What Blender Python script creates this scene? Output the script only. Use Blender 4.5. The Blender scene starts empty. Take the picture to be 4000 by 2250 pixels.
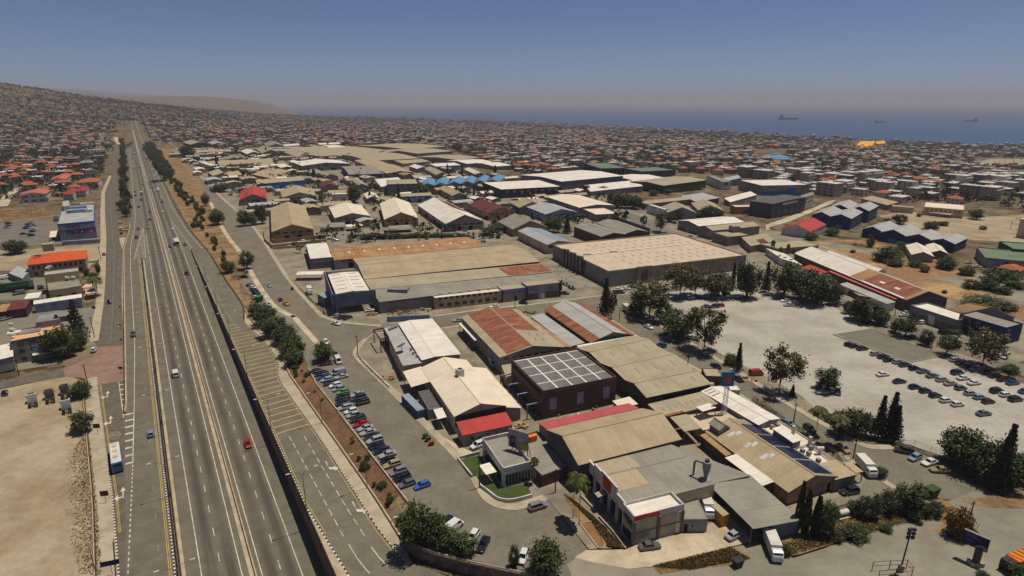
import bpy, bmesh, math, random
import numpy as np
from mathutils import Vector, Matrix
random.seed(7)
rng = np.random.default_rng(11)
SC = bpy.context.scene
COL = SC.collection
F_PX, PITCH, CAM_H = 2331.0, math.radians(17.2), 86.0      # focal length in photo pixels, tilt, height over the industrial estate
cam_d = bpy.data.cameras.new('camera'); cam = bpy.data.objects.new('camera', cam_d); COL.objects.link(cam)
cam.location = (0, 0, CAM_H); cam.rotation_euler = (math.pi / 2 - PITCH, 0, 0)
cam_d.sensor_width = 36.0; cam_d.lens = 36.0 * F_PX / 4000.0
cam_d.clip_start = 0.5; cam_d.clip_end = 200000.0
SC.camera = cam
SUN_EL, SUN_AZ = math.radians(74), math.atan2(0.90, 0.42)   # azimuth measured from +Y towards +X
world = bpy.data.worlds.new('World'); SC.world = world; world.use_nodes = True
wn = world.node_tree.nodes; wl = world.node_tree.links
bg = wn['Background']; sky = wn.new('ShaderNodeTexSky'); sky.sky_type = 'NISHITA'; sky.sun_disc = False
sky.sun_elevation = SUN_EL; sky.sun_rotation = SUN_AZ
sky.altitude = 0; sky.air_density = 0.5; sky.dust_density = 0.5; sky.ozone_density = 4.0
tn = wn.new('ShaderNodeMix'); tn.data_type = 'RGBA'; tn.blend_type = 'MULTIPLY'; tn.inputs[0].default_value = 1.0; tn.inputs[7].default_value = (0.92, 0.92, 1.0, 1); wl.new(sky.outputs[0], tn.inputs[6])
wl.new(tn.outputs[2], bg.inputs[0]); bg.inputs[1].default_value = 0.068
sun_d = bpy.data.lights.new('sun', 'SUN'); sun = bpy.data.objects.new('sun', sun_d); COL.objects.link(sun)
sun_d.energy = 4.0; sun_d.angle = math.radians(0.55); sun_d.color = (1.0, 0.93, 0.79)
sdir = Vector((math.sin(SUN_AZ) * math.cos(SUN_EL), math.cos(SUN_AZ) * math.cos(SUN_EL), math.sin(SUN_EL)))
sun.rotation_euler = sdir.to_track_quat('Z', 'Y').to_euler(); sun.location = (0, 0, 300)
SC.view_settings.view_transform = 'Standard'; SC.view_settings.look = 'None'
SC.view_settings.exposure = 0.0; SC.view_settings.gamma = 1.0; SC.view_settings.use_curve_mapping = False
SC.cycles.use_denoising = True
SC.cycles.max_bounces = 4; SC.cycles.diffuse_bounces = 2; SC.cycles.glossy_bounces = 2; SC.cycles.transmission_bounces = 2
SC.cycles.volume_bounces = 0; SC.cycles.transparent_max_bounces = 6
SC.cycles.sample_clamp_indirect = 4.0; SC.cycles.sample_clamp_direct = 6.0
SC.cycles.caustics_reflective = False; SC.cycles.caustics_refractive = False
CP, SP = math.cos(PITCH), math.sin(PITCH)
FRAMES = dict(A1=(0,300,2.415), A2=(1000,350,2.415), A3=(2000,350,2.415), A4=(3000,350,2.415),
  B1=(0,850,1.932), B2=(900,850,1.932), B3=(1900,850,1.932), B4=(3000,850,1.932),
  C1=(0,1500,1.932), C2=(1000,1500,1.932), C3=(2000,1500,1.932), C4=(3000,1500,1.932),
  D1=(1400,1200,3.22), D2=(1700,1600,3.22), D3=(2200,1750,3.22), D4=(2500,1450,3.22), D5=(3200,1800,3.22),
  D6=(0,1150,3.22), D7=(0,750,3.22), D8=(800,1000,3.22), FU=(0,0,0.644), PX=(0,0,1.0))
def fr(f, p):
    o = FRAMES[f]; return (o[0] + p[0] / o[2], o[1] + p[1] / o[2])
def ray(p):
    u, v = (p[0] - 2000.0) / F_PX, (p[1] - 1125.0) / F_PX
    return u, CP - v * SP, -(SP + v * CP)
def G(p, z=0.0):
    u, y, d = ray(p); t = (CAM_H - z) / -d
    return Vector((u * t, y * t, z))
def proj(w):
    k = CAM_H - w[2]; f = w[1] * CP + k * SP; dn = -w[1] * SP + k * CP
    return (2000 + F_PX * w[0] / f, 1125 + F_PX * dn / f)
def z_at(xy, py):                                   # height over ground point xy that shows at photo row py
    v = (py - 1125.0) / F_PX
    return CAM_H - xy[1] * (SP + v * CP) / (CP - v * SP)
HD = math.radians(31.8)
HV = Vector((-math.sin(HD), math.cos(HD), 0)); NV = Vector((HV.y, -HV.x, 0))   # along / across the highway
def SN(s, n, z=0.0):
    p = HV * s + NV * n; return Vector((p.x, p.y, z))
def sn_of(w): return w[0] * HV.x + w[1] * HV.y, w[0] * NV.x + w[1] * NV.y
def lerp_tab(tab, x):
    if x <= tab[0][0]: return tab[0][1]
    for (a, b), (c, d) in zip(tab, tab[1:]):
        if x <= c: return b + (d - b) * (x - a) / (c - a)
    return tab[-1][1]
def sstep(t): t = min(1, max(0, t)); return t * t * (3 - 2 * t)
S0 = 405.0
def zh(s): return -0.027 * max(0.0, S0 - s)
def zr(s): return 0.30 * zh(s)
def on(p, zf, dz=0.0):                              # photo pixel onto the surface z = zf(world point)
    z = 0.0
    for _ in range(40):
        w = G(p, z + dz); z = 0.5 * z + 0.5 * zf(w)
    return w
def on_r(p): return on(p, lambda w: zr(sn_of(w)[0]))
def on_h(p): return on(p, lambda w: zh(sn_of(w)[0]))
def lin(c): return tuple(((v / 255.0) / 12.92 if v / 255.0 <= 0.04045 else ((v / 255.0 + 0.055) / 1.055) ** 2.4) for v in c) + (1.0,)
MATS = {}
def M(name, col, col2=None, lo=0.42, hi=0.62, scale=0.15, rough=0.85, metal=0.0, fine=0.12, fscale=2.0, coord='P', stretch=(1, 1, 1),
      bump=0.0, bscale=None, source=None, streak=None, spec=0.3, detail=5.0, emit=None, wave=None, coat=0.0):
    """procedural paint / stone / soil: base colour, a second colour in patches, fine grain, optional streaks and relief"""
    if name in MATS: return MATS[name]
    m = bpy.data.materials.new(name); m.use_nodes = True; nt = m.node_tree; N, L = nt.nodes, nt.links
    b = N['Principled BSDF']; b.inputs['Roughness'].default_value = rough; b.inputs['Metallic'].default_value = metal
    b.inputs['Specular IOR Level'].default_value = spec
    if coat: b.inputs['Coat Weight'].default_value = coat; b.inputs['Coat Roughness'].default_value = 0.05
    if coord == 'P': src = N.new('ShaderNodeNewGeometry').outputs['Position']
    elif coord == 'UV': src = N.new('ShaderNodeTexCoord').outputs['UV']
    else: src = N.new('ShaderNodeTexCoord').outputs['Object']
    mp = N.new('ShaderNodeMapping'); L.new(src, mp.inputs[0]); mp.inputs['Scale'].default_value = stretch
    def noise(sc, det=detail, vec=mp.outputs[0]):
        n = N.new('ShaderNodeTexNoise'); n.inputs['Scale'].default_value = sc; n.inputs['Detail'].default_value = det
        n.inputs['Roughness'].default_value = 0.6; L.new(vec, n.inputs['Vector']); return n.outputs[0]
    def mixc(fac, a, c, bt='MIX'):
        x = N.new('ShaderNodeMix'); x.data_type = 'RGBA'; x.blend_type = bt
        for s, v in ((x.inputs[0], fac), (x.inputs[6], a), (x.inputs[7], c)):
            if isinstance(v, bpy.types.NodeSocket): L.new(v, s)
            else: s.default_value = v
        return x.outputs[2]
    def ramp(v, a, c, lo_, hi_):
        r = N.new('ShaderNodeMapRange'); r.inputs[1].default_value = lo_; r.inputs[2].default_value = hi_
        r.inputs[3].default_value = a; r.inputs[4].default_value = c; L.new(v, r.inputs[0]); return r.outputs[0]
    if source == 'object': base = N.new('ShaderNodeObjectInfo').outputs['Color']
    elif source: a = N.new('ShaderNodeAttribute'); a.attribute_name = source; base = a.outputs['Color']
    else: base = lin(col)
    out = base
    if col2 is not None: out = mixc(ramp(noise(scale), 0, 1, lo, hi), out, lin(col2))
    if streak is not None:                           # (colour, strength, scale along, scale across)
        mp2 = N.new('ShaderNodeMapping'); L.new(src, mp2.inputs[0]); mp2.inputs['Scale'].default_value = (streak[2], streak[3], 1)
        out = mixc(ramp(noise(1.0, 4, mp2.outputs[0]), 0, streak[1], 0.45, 0.7), out, lin(streak[0]))
    if wave is not None:                             # (scale, depth): joints / ribs across the sheet
        w = N.new('ShaderNodeTexWave'); w.inputs['Scale'].default_value = wave[0]; L.new(src, w.inputs['Vector'])
        w.bands_direction = 'X'; w.inputs['Distortion'].default_value = 0.0
        v = ramp(w.outputs['Fac'], 1 - wave[1], 1 + wave[1] * 0.5, 0, 1)
        g = N.new('ShaderNodeCombineColor'); [L.new(v, g.inputs[i]) for i in range(3)]
        out = mixc(1.0, out, g.outputs[0], 'MULTIPLY')
    if fine:
        v = ramp(noise(fscale, 6), 1 - fine, 1 + fine, 0.3, 0.7)
        g = N.new('ShaderNodeCombineColor'); [L.new(v, g.inputs[i]) for i in range(3)]
        out = mixc(1.0, out, g.outputs[0], 'MULTIPLY')
    if isinstance(out, bpy.types.NodeSocket): L.new(out, b.inputs['Base Color'])
    else: b.inputs['Base Color'].default_value = out
    if bump:
        bp = N.new('ShaderNodeBump'); bp.inputs['Strength'].default_value = 1.0; bp.inputs['Distance'].default_value = bump
        L.new(noise(bscale or fscale), bp.inputs['Height']); L.new(bp.outputs[0], b.inputs['Normal'])
    if emit: b.inputs['Emission Color'].default_value = lin(col); b.inputs['Emission Strength'].default_value = emit
    MATS[name] = m; return m
def mesh(name, vs, fs, mat, parent=None, uv=None, smooth=False, loc=None, fix=True):
    me = bpy.data.meshes.new(name); me.from_pydata([tuple(v) for v in vs], [], [tuple(f) for f in fs])
    if fix:
        bm = bmesh.new(); bm.from_mesh(me); bmesh.ops.recalc_face_normals(bm, faces=bm.faces); bm.to_mesh(me); bm.free()
    if uv is not None:
        l = me.uv_layers.new(name='UVMap'); i = 0
        for p in me.polygons:
            for li in p.loop_indices: l.data[li].uv = uv[me.loops[li].vertex_index]
    if smooth: me.polygons.foreach_set('use_smooth', [True] * len(me.polygons))
    if mat is not None: me.materials.append(mat)
    o = bpy.data.objects.new(name, me); COL.objects.link(o)
    if parent is not None: o.parent = parent
    if loc is not None: o.location = loc
    return o
def thing(name, label, cat, loc=(0, 0, 0), rz=0.0, group=None):
    o = bpy.data.objects.new(name, None); COL.objects.link(o); o.empty_display_size = 0.5
    o.location = loc; o.rotation_euler = (0, 0, rz); tag(o, label, cat, group); return o
def tag(o, label=None, cat=None, group=None, kind=None):
    if label: o['label'] = label
    if cat: o['category'] = cat
    if group: o['group'] = group
    if kind: o['kind'] = kind
    return o
def copy_tree(o, parent=None, depth=0):
    c = o.copy(); COL.objects.link(c)
    if parent is not None:
        c.parent = parent; c.matrix_parent_inverse = o.matrix_parent_inverse.copy()
    for ch in KIDS.get(o.name, ()): copy_tree(ch, c)
    return c
KIDS = {}
def register(root):                                  # remembers the children of a thing that will be copied
    for ch in list(bpy.data.objects):
        if ch.parent is not None: KIDS.setdefault(ch.parent.name, [])
    for ch in bpy.data.objects:
        if ch.parent is not None and ch not in KIDS[ch.parent.name]: KIDS[ch.parent.name].append(ch)
class MB:
    """collects boxes, bars, prisms and tubes of one part"""
    def __init__(s): s.v, s.f = [], []
    def add(s, vs, fs):
        k = len(s.v); s.v += [Vector(v) for v in vs]; s.f += [tuple(i + k for i in f) for f in fs]; return s
    def box(s, x0, x1, y0, y1, z0, z1):
        return s.add([(x0,y0,z0),(x1,y0,z0),(x1,y1,z0),(x0,y1,z0),(x0,y0,z1),(x1,y0,z1),(x1,y1,z1),(x0,y1,z1)],
                     [(0,3,2,1),(4,5,6,7),(0,1,5,4),(1,2,6,5),(2,3,7,6),(3,0,4,7)])
    def hexa(s, b, t):                               # four bottom points, four top points
        return s.add(list(b) + list(t), [(0,3,2,1),(4,5,6,7),(0,1,5,4),(1,2,6,5),(2,3,7,6),(3,0,4,7)])
    def prism(s, poly, z0, z1):                      # poly: list of xy, z0/z1 numbers or functions
        n = len(poly); f0 = z0 if callable(z0) else (lambda p: z0); f1 = z1 if callable(z1) else (lambda p: z1)
        return s.add([(p[0], p[1], f0(p)) for p in poly] + [(p[0], p[1], f1(p)) for p in poly],
              [tuple(range(n - 1, -1, -1)), tuple(range(n, 2 * n))] + [(i, (i + 1) % n, n + (i + 1) % n, n + i) for i in range(n)])
    def bar(s, a, b, w, h=None):                     # square bar from a to b
        a, b = Vector(a), Vector(b); h = h or w; d = (b - a).normalized()
        x = d.cross(Vector((0, 0, 1))); x = Vector((1, 0, 0)) if x.length < 1e-4 else x.normalized(); y = x.cross(d)
        q = [x * (i * w / 2) + y * (j * h / 2) for i, j in ((-1,-1),(1,-1),(1,1),(-1,1))]
        return s.hexa([a + k for k in q], [b + k for k in q])
    def tube(s, pts, r, n=6, cap=True):
        pts = [Vector(p) for p in pts]; rs = r if isinstance(r, (list, tuple)) else [r] * len(pts); k = len(s.v)
        for i, p in enumerate(pts):
            d = (pts[min(i + 1, len(pts) - 1)] - pts[max(i - 1, 0)]).normalized()
            x = d.cross(Vector((0, 0, 1))); x = Vector((1, 0, 0)) if x.length < 1e-3 else x.normalized(); y = x.cross(d)
            s.v += [p + x * (rs[i] * math.cos(2 * math.pi * j / n)) + y * (rs[i] * math.sin(2 * math.pi * j / n)) for j in range(n)]
        for i in range(len(pts) - 1):
            for j in range(n):
                a, b = k + i * n + j, k + i * n + (j + 1) % n; s.f.append((a, b, b + n, a + n))
        if cap: s.f.append(tuple(k + j for j in range(n - 1, -1, -1))); s.f.append(tuple(k + (len(pts) - 1) * n + j for j in range(n)))
        return s
    def lathe(s, prof, c=(0, 0, 0), n=16):           # profile of (radius, z)
        k = len(s.v)
        for r, z in prof: s.v += [Vector((c[0] + r * math.cos(2*math.pi*j/n), c[1] + r * math.sin(2*math.pi*j/n), c[2] + z)) for j in range(n)]
        for i in range(len(prof) - 1):
            for j in range(n): a, b = k + i*n + j, k + i*n + (j+1) % n; s.f.append((a, b, b + n, a + n))
        s.f.append(tuple(k + j for j in range(n - 1, -1, -1))); s.f.append(tuple(k + (len(prof)-1)*n + j for j in range(n))); return s
    def obj(s, name, mat, parent=None, base=None, smooth=False, fix=True):
        vs = s.v if base is None else [v - Vector(base) for v in s.v]
        return mesh(name, vs, s.f, mat, parent, smooth=smooth, fix=fix)
def poly_tris(pts):                                   # tessellate a simple polygon of 3-D points
    from mathutils.geometry import tessellate_polygon
    return tessellate_polygon([[Vector((p[0], p[1], 0)) for p in pts]])
def sheet(name, pts, mat, dz=0.0, zf=None, parent=None, kind='structure'):
    vs = [Vector((p[0], p[1], (zf(p) if zf else p[2]) + dz)) for p in pts]
    a = sum(vs[i].x * vs[(i+1) % len(vs)].y - vs[(i+1) % len(vs)].x * vs[i].y for i in range(len(vs)))
    o = mesh(name, vs, poly_tris(vs), mat, parent, fix=False)
    me = o.data
    if me.polygons and sum(p.normal.z * p.area for p in me.polygons) < 0: me.flip_normals()
    if parent is None and kind: o['kind'] = kind
    return o
def strip(l, r):
    vs, fs = list(l) + list(r), []; n = len(l)
    for i in range(n - 1): fs.append((i, n + i, n + i + 1, i + 1))
    return vs, fs
def offset(pts, d):                                   # parallel curve, + to the right of travel
    out = []
    for i, p in enumerate(pts):
        t = (Vector(pts[min(i+1, len(pts)-1)]) - Vector(pts[max(i-1, 0)])); t.z = 0; t.normalize()
        out.append(Vector((p[0] + t.y * d, p[1] - t.x * d, p[2])))
    return out
def dense(pts, step=6.0):
    out = []
    for a, b in zip(pts, pts[1:]):
        a, b = Vector(a), Vector(b); k = max(1, int((b - a).length / step)); out += [a.lerp(b, i / k) for i in range(k)]
    return out + [Vector(pts[-1])]
def smooth_line(pts, n=6):                            # Catmull-Rom through the surveyed points
    out = []
    P = [Vector(p) for p in pts]; P = [P[0] * 2 - P[1]] + P + [P[-1] * 2 - P[-2]]
    for i in range(1, len(P) - 2):
        for k in range(n):
            t = k / n; a, b, c, d = P[i-1], P[i], P[i+1], P[i+2]
            out.append(0.5 * ((2*b) + (c-a)*t + (2*a-5*b+4*c-d)*t*t + (3*b-a-3*c+d)*t**3))
    return out + [P[-2]]
def ribbon(name, pts, w, mat, parent=None, dz=0.0, off=0.0):
    vs, fs = strip([p + Vector((0,0,dz)) for p in offset(pts, off - w/2)], [p + Vector((0,0,dz)) for p in offset(pts, off + w/2)])
    o = mesh(name, vs, fs, mat, parent, fix=False); me = o.data
    if sum(p.normal.z * p.area for p in me.polygons) < 0: me.flip_normals()
    return o
def wall_mesh(mb, pts, t, h, z0=-0.3):                # wall of thickness t, height h over its line
    l, r = offset(pts, -t/2), offset(pts, t/2)
    for i in range(len(pts) - 1):
        b = [l[i], r[i], r[i+1], l[i+1]]
        mb.hexa([p + Vector((0,0,z0)) for p in b], [p + Vector((0,0,h)) for p in b])
    return mb
RAMP_R_PX = [(1640,2268),(1559,2168),(1466,2049),(1414,1966),(1248,1707),(1104,1500),(1090,1450),(1086,1413),(1042,1342),(955,1255),(952,1202),(937,1174),(884,1099),(825,1000)]
LOW_WALL_PX = [(1572,2116),(1507,2012),(1420,1880),(1155,1500),(1125,1450),(1083,1345),(986,1258),(958,1213)]
INNER_PX = [(1616,1992),(1455,1785),(1300,1583),(1235,1500),(1205,1440),(1150,1360),(1040,1230),(985,1170)]
RAMP_R = [on_r(p) for p in RAMP_R_PX]; LOW_WALL = [on_r(p) for p in LOW_WALL_PX]; INNER = [G(p) for p in INNER_PX]
def sn_tab(ws): return sorted([sn_of(w) for w in ws])
T_RAMP, T_LOW, T_IN = sn_tab(RAMP_R), sn_tab(LOW_WALL), sn_tab(INNER)
TERR = [G((1572,2105)), G((1700,2165)), G((2000,2236)), G((2240,2272)), G((2700,2330))]      # edge of the upper terrace over the ramp
TSH = 0.0
def below_terrace(w):
    x = w[0]; w = (w[0], w[1] - TSH)
    if x < TERR[0].x: return w[1] < TERR[0].y + (x - TERR[0].x) * 0.9
    return w[1] < lerp_tab([(p.x, p.y) for p in TERR], x)
HILL = [(-4000,300),(-1500,255),(-600,215),(0,166),(166,142),(298,118),(455,94),(580,74),(704,54),(850,30),(1000,12),(1180,0)]
def coast_n(s): return lerp_tab([(3500,2470),(4500,2450),(6000,1950),(7500,1500),(9500,1250)], s)
def wob(x, y): return math.sin(x*0.0031+1.3)*math.sin(y*0.0027+0.4)+0.5*math.sin(x*0.0083+y*0.005)+0.35*math.sin(x*0.017-y*0.012+2)
def terrain(s, n):
    w = HV * s + NV * n; x, y = w.x, w.y; r = math.hypot(x, y); z = 0.0
    if n > 380: z = -55.0 * (n - 380) / (coast_n(s) - 380); z = max(z, -66)
    if r > 1300 and y > 0:
        hx = 2000 + F_PX * math.tan(math.atan2(x, y)) * (CP + 0.31 * SP)
        hh = lerp_tab(HILL, hx); g = max(0, (r - 1300) / 2300.0); g = g ** 1.25 if g < 1 else 1.0 - 0.1 * (g - 1)
        z += hh * g + 7 * wob(x, y) * min(1, hh / 60) * min(1, g * 2)
    elif n < -60 and s > 300: z += 0.0
    if s < S0:
        if n <= 20.5: z += zh(s) * (1 - sstep((-26 - n) / 70.0))
        else:
            a, b = lerp_tab(T_LOW, s), lerp_tab(T_IN, s)
            if s < 112: t = 0.0 if (below_terrace(w) or n < a + 1.0) else 1.0
            else: t = min(1, max(0, (n - a - 0.5) / max(0.5, b - a - 0.5)))
            z += zr(s) * (1 - t)
    return z
def tw(w): return terrain(*sn_of(w))
def on_t(p, dz=0.0): return on(p, tw, dz)
def lines(*seg):
    out = []
    for a, b, st in seg: out += list(np.arange(a, b, st))
    return out
s_l = lines((-160,40,40),(40,S0,5),(S0,1000,20),(1000,2500,60),(2500,11000,170))
n_l = lines((-5200,-1000,200),(-1000,-300,50),(-300,-100,15),(-100,-28,6),(-28,20,4)) + [20.46,20.56] + lines((22,60,1.5),(60,420,12),(420,2700,50),(2700,3000,100))
TSH = 7.0
gv = [SN(s, n, terrain(s, n) - (0.15 if (s < 1400 and n < 800) else 0.02)) for s in s_l for n in n_l]
TSH = 0.0; nn = len(n_l)
gf = [(i*nn+j, i*nn+j+1, (i+1)*nn+j+1, (i+1)*nn+j) for i in range(len(s_l)-1) for j in range(nn-1)]
def ground_mat():
    m = bpy.data.materials.new('ground_earth'); m.use_nodes = True; N, L = m.node_tree.nodes, m.node_tree.links
    b = N['Principled BSDF']; b.inputs['Roughness'].default_value = 0.95; b.inputs['Specular IOR Level'].default_value = 0.1
    pos = N.new('ShaderNodeNewGeometry').outputs['Position']
    def nz(sc, d=6, r=.6):
        n = N.new('ShaderNodeTexNoise'); n.inputs['Scale'].default_value = sc; n.inputs['Detail'].default_value = d; n.inputs['Roughness'].default_value = r
        L.new(pos, n.inputs['Vector']); return n.outputs[0]
    def mr(v, lo, hi, a=0, c=1):
        r = N.new('ShaderNodeMapRange'); L.new(v, r.inputs[0]); r.inputs[1].default_value = lo; r.inputs[2].default_value = hi; r.inputs[3].default_value = a; r.inputs[4].default_value = c; return r.outputs[0]
    def mx(f, a, c):
        x = N.new('ShaderNodeMix'); x.data_type = 'RGBA'
        for s, v in ((x.inputs[0], f), (x.inputs[6], a), (x.inputs[7], c)):
            L.new(v, s) if isinstance(v, bpy.types.NodeSocket) else setattr(s, 'default_value', v)
        return x.outputs[2]
    c = mx(mr(nz(0.02), .4, .6), lin((142,124,98)), lin((110,100,82)))
    c = mx(mr(nz(0.055), .5, .62), c, lin((104,80,56)))
    c = mx(mr(nz(0.11, 8, .7), .50, .58), c, lin((56,56,40)))
    c = mx(mr(nz(0.9, 8, .75), .35, .75), c, lin((86,70,48)))
    L.new(c, b.inputs['Base Color']); return m
MATS['ground'] = ground_mat()
ground = mesh('ground', gv, gf, MATS['ground'], fix=False, smooth=True); ground['kind'] = 'structure'
if ground.data.polygons[0].normal.z < 0: ground.data.flip_normals()
def sea_mat():
    m = bpy.data.materials.new('sea_water'); m.use_nodes = True; N, L = m.node_tree.nodes, m.node_tree.links
    b = N['Principled BSDF']; b.inputs['Base Color'].default_value = lin((28,62,104)); b.inputs['Roughness'].default_value = 0.35; b.inputs['IOR'].default_value = 1.33
    pos = N.new('ShaderNodeNewGeometry').outputs['Position']; mp = N.new('ShaderNodeMapping'); L.new(pos, mp.inputs[0])
    mp.inputs['Rotation'].default_value = (0, 0, 0.3); mp.inputs['Scale'].default_value = (0.004, 0.02, 1)
    n = N.new('ShaderNodeTexNoise'); n.inputs['Scale'].default_value = 1.0; n.inputs['Detail'].default_value = 8; L.new(mp.outputs[0], n.inputs['Vector'])
    r = N.new('ShaderNodeMapRange'); L.new(n.outputs[0], r.inputs[0]); r.inputs[1].default_value = .35; r.inputs[2].default_value = .7
    x = N.new('ShaderNodeMix'); x.data_type = 'RGBA'; L.new(r.outputs[0], x.inputs[0]); x.inputs[6].default_value = lin((18,58,98)); x.inputs[7].default_value = lin((30,76,114)); L.new(x.outputs[2], b.inputs['Base Color'])
    bp = N.new('ShaderNodeBump'); bp.inputs['Distance'].default_value = 0.6; L.new(n.outputs[0], bp.inputs['Height']); L.new(bp.outputs[0], b.inputs['Normal']); return m
SEA_Z = -55.0
sea = mesh('sea', [(-60000,900,SEA_Z),(60000,900,SEA_Z),(60000,70000,SEA_Z),(-60000,70000,SEA_Z)], [(0,1,2,3)], sea_mat(), fix=False); sea['kind'] = 'structure'
def ridge(name, dist, tab, depth, seed):
    rr = random.Random(seed); ph = [rr.uniform(0, 6) for _ in range(6)]; vs, fs = [], []; xs = np.linspace(tab[0][0], tab[-1][0], 90); rows = 10
    for j in range(rows):
        t = j / (rows - 1)
        for x in xs:
            py = lerp_tab(tab, x); zt = CAM_H + dist * (402 - py) / F_PX / 1.0
            wv = sum(math.sin(x * 0.012 * (k + 1) + ph[k] + t * 3) / (k + 1) for k in range(5))
            zz = SEA_Z - 10 + (zt - SEA_Z + 10) * math.sin(t * math.pi / 2) ** 0.8 + wv * 5 * (1 - t) * t * 4 + wv * 2.2
            D = dist - depth * (1 - t); u = (x - 2000) / F_PX / (CP + 0.31 * SP); vs.append((u * D, D, zz))
    n = len(xs)
    for j in range(rows - 1):
        for i in range(n - 1): fs.append((j*n+i, j*n+i+1, (j+1)*n+i+1, (j+1)*n+i))
    o = mesh(name, vs, fs, MATS['ground'], smooth=True, fix=False); o['kind'] = 'structure'; return o
ridge('hills', 9000, [(60,345),(178,356),(248,362),(397,371),(422,377),(455,375),(559,379),(725,377),(807,379),(911,386),(1000,393),(1050,404),(1085,414),(1125,427),(1165,440)], 2600, 3)
ridge('hills', 13000, [(-100,340),(300,352),(520,368),(640,374),(800,384),(900,392),(980,404)], 2500, 5)
ASPH = M('asphalt_highway', (98,92,80), (86,80,70), scale=0.35, fine=0.10, fscale=0.9, stretch=(1,1,1))
def lane_asphalt():
    m = M('asphalt_lanes', (106,100,86), (96,90,77), scale=0.25, fine=0.10, fscale=1.4); nt = m.node_tree; N, L = nt.nodes, nt.links
    b = N['Principled BSDF']; old = b.inputs['Base Color'].links[0].from_socket          # darker, rubbed wheel tracks along each lane
    pos = N.new('ShaderNodeNewGeometry').outputs['Position']; mp = N.new('ShaderNodeMapping'); mp.vector_type = 'TEXTURE'; L.new(pos, mp.inputs[0]); mp.inputs['Rotation'].default_value = (0, 0, HD)
    sx = N.new('ShaderNodeSeparateXYZ'); L.new(mp.outputs[0], sx.inputs[0])
    ns = N.new('ShaderNodeTexNoise'); m2 = N.new('ShaderNodeMapping'); L.new(mp.outputs[0], m2.inputs[0]); m2.inputs['Scale'].default_value = (0.55, 0.012, 1); L.new(m2.outputs[0], ns.inputs[0]); ns.inputs['Scale'].default_value = 1; ns.inputs['Detail'].default_value = 3
    def band(c, hw):
        a = N.new('ShaderNodeMath'); a.operation = 'SUBTRACT'; L.new(sx.outputs[0], a.inputs[0]); a.inputs[1].default_value = c
        q = N.new('ShaderNodeMath'); q.operation = 'ABSOLUTE'; L.new(a.outputs[0], q.inputs[0])
        r = N.new('ShaderNodeMapRange'); r.interpolation_type = 'SMOOTHSTEP'; L.new(q.outputs[0], r.inputs[0]); r.inputs[1].default_value = hw; r.inputs[2].default_value = hw * 0.2; r.inputs[3].default_value = 0; r.inputs[4].default_value = 1; return r.outputs[0]
    tot = None
    for c in (0.2, 3.8, 10.9, 14.4):
        v = band(c, 1.5)
        if tot is None: tot = v
        else: a = N.new('ShaderNodeMath'); a.operation = 'ADD'; L.new(tot, a.inputs[0]); L.new(v, a.inputs[1]); tot = a.outputs[0]
    r = N.new('ShaderNodeMapRange'); L.new(ns.outputs[0], r.inputs[0]); r.inputs[1].default_value = .3; r.inputs[2].default_value = .6; r.inputs[3].default_value = .35; r.inputs[4].default_value = .9
    k = N.new('ShaderNodeMath'); k.operation = 'MULTIPLY'; L.new(tot, k.inputs[0]); L.new(r.outputs[0], k.inputs[1]); k.use_clamp = True
    x = N.new('ShaderNodeMix'); x.data_type = 'RGBA'; L.new(k.outputs[0], x.inputs[0]); L.new(old, x.inputs[6]); x.inputs[7].default_value = lin((72,65,58)); L.new(x.outputs[2], b.inputs['Base Color']); return m
LANES = lane_asphalt()
PAINT = M('road_paint_white', (205,196,178), (170,160,142), scale=0.6, fine=0.1, fscale=4)
PAINTF = M('road_paint_faded', (150,140,122), (120,111,96), scale=0.8, fine=0.12, fscale=4)
YEL = M('road_paint_yellow', (190,160,80), (168,140,76), scale=0.6, fine=0.1, fscale=4)
CONC = M('concrete_pale', (176,160,134), (154,138,114), scale=0.3, fine=0.1, fscale=2.5)
PAVE = M('pavement_tiles', (170,158,134), (152,138,116), scale=0.25, fine=0.14, fscale=4)
BLK = M('kerb_black', (38,36,34), fine=0.2); WHT = M('kerb_white', (214,206,190), (186,176,158), scale=0.8)
STEEL = M('galvanised_steel', (120,116,112), (96,92,88), scale=0.8, rough=0.5, metal=0.6)
DKMET = M('dark_rusty_steel', (62,50,44), (82,60,48), scale=1.2, rough=0.7)
S_FAR = 2400.0
def e_left(s): return lerp_tab([(200,-15.0),(205,-14.2),(430,-14.2),(505,-10.6),(560,-9.3)], s)
def e_right(s): return lerp_tab([(402,20.4),(406,28.4),(468,25.3),(587,23.2),(700,23.4),(1500,22)], s)
def srv_l(s): return lerp_tab([(40,-14.3),(128,-16.1),(158,-17.5),(186,-19.5),(230,-22.6),(265,-23.5),(320,-22.6),(372,-22.7),(469,-24.3),(600,-28),(733,-31),(878,-28),(1373,-31)], s)
def srv_r(s): return lerp_tab([(200,-15.0),(260,-14.9),(330,-15.6),(431,-15.2),(458,-16.8),(551,-18.7),(728,-22.2),(1056,-22.4),(1547,-27)], s)
def sz(s): return terrain(s, 0) if s > S0 else zh(s)
def road_sheet(name, l, r, mat, a, b, dz, step=8, parent=None):
    ss = list(np.arange(a, b, step)) + [b]
    vs, fs = strip([SN(s, l(s), sz(s) + dz) for s in ss], [SN(s, r(s), sz(s) + dz) for s in ss])
    o = mesh(name, vs, fs, mat, parent, fix=False)
    if o.data.polygons[0].normal.z < 0: o.data.flip_normals()
    if parent is None: o['kind'] = 'structure'
    return o
highway = road_sheet('highway', e_left, e_right, LANES, 30, S_FAR, 0.0)
service_road = road_sheet('service_road', srv_l, srv_r, ASPH, 30, 1500, -0.004)
const = lambda v: (lambda s: v)
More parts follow.
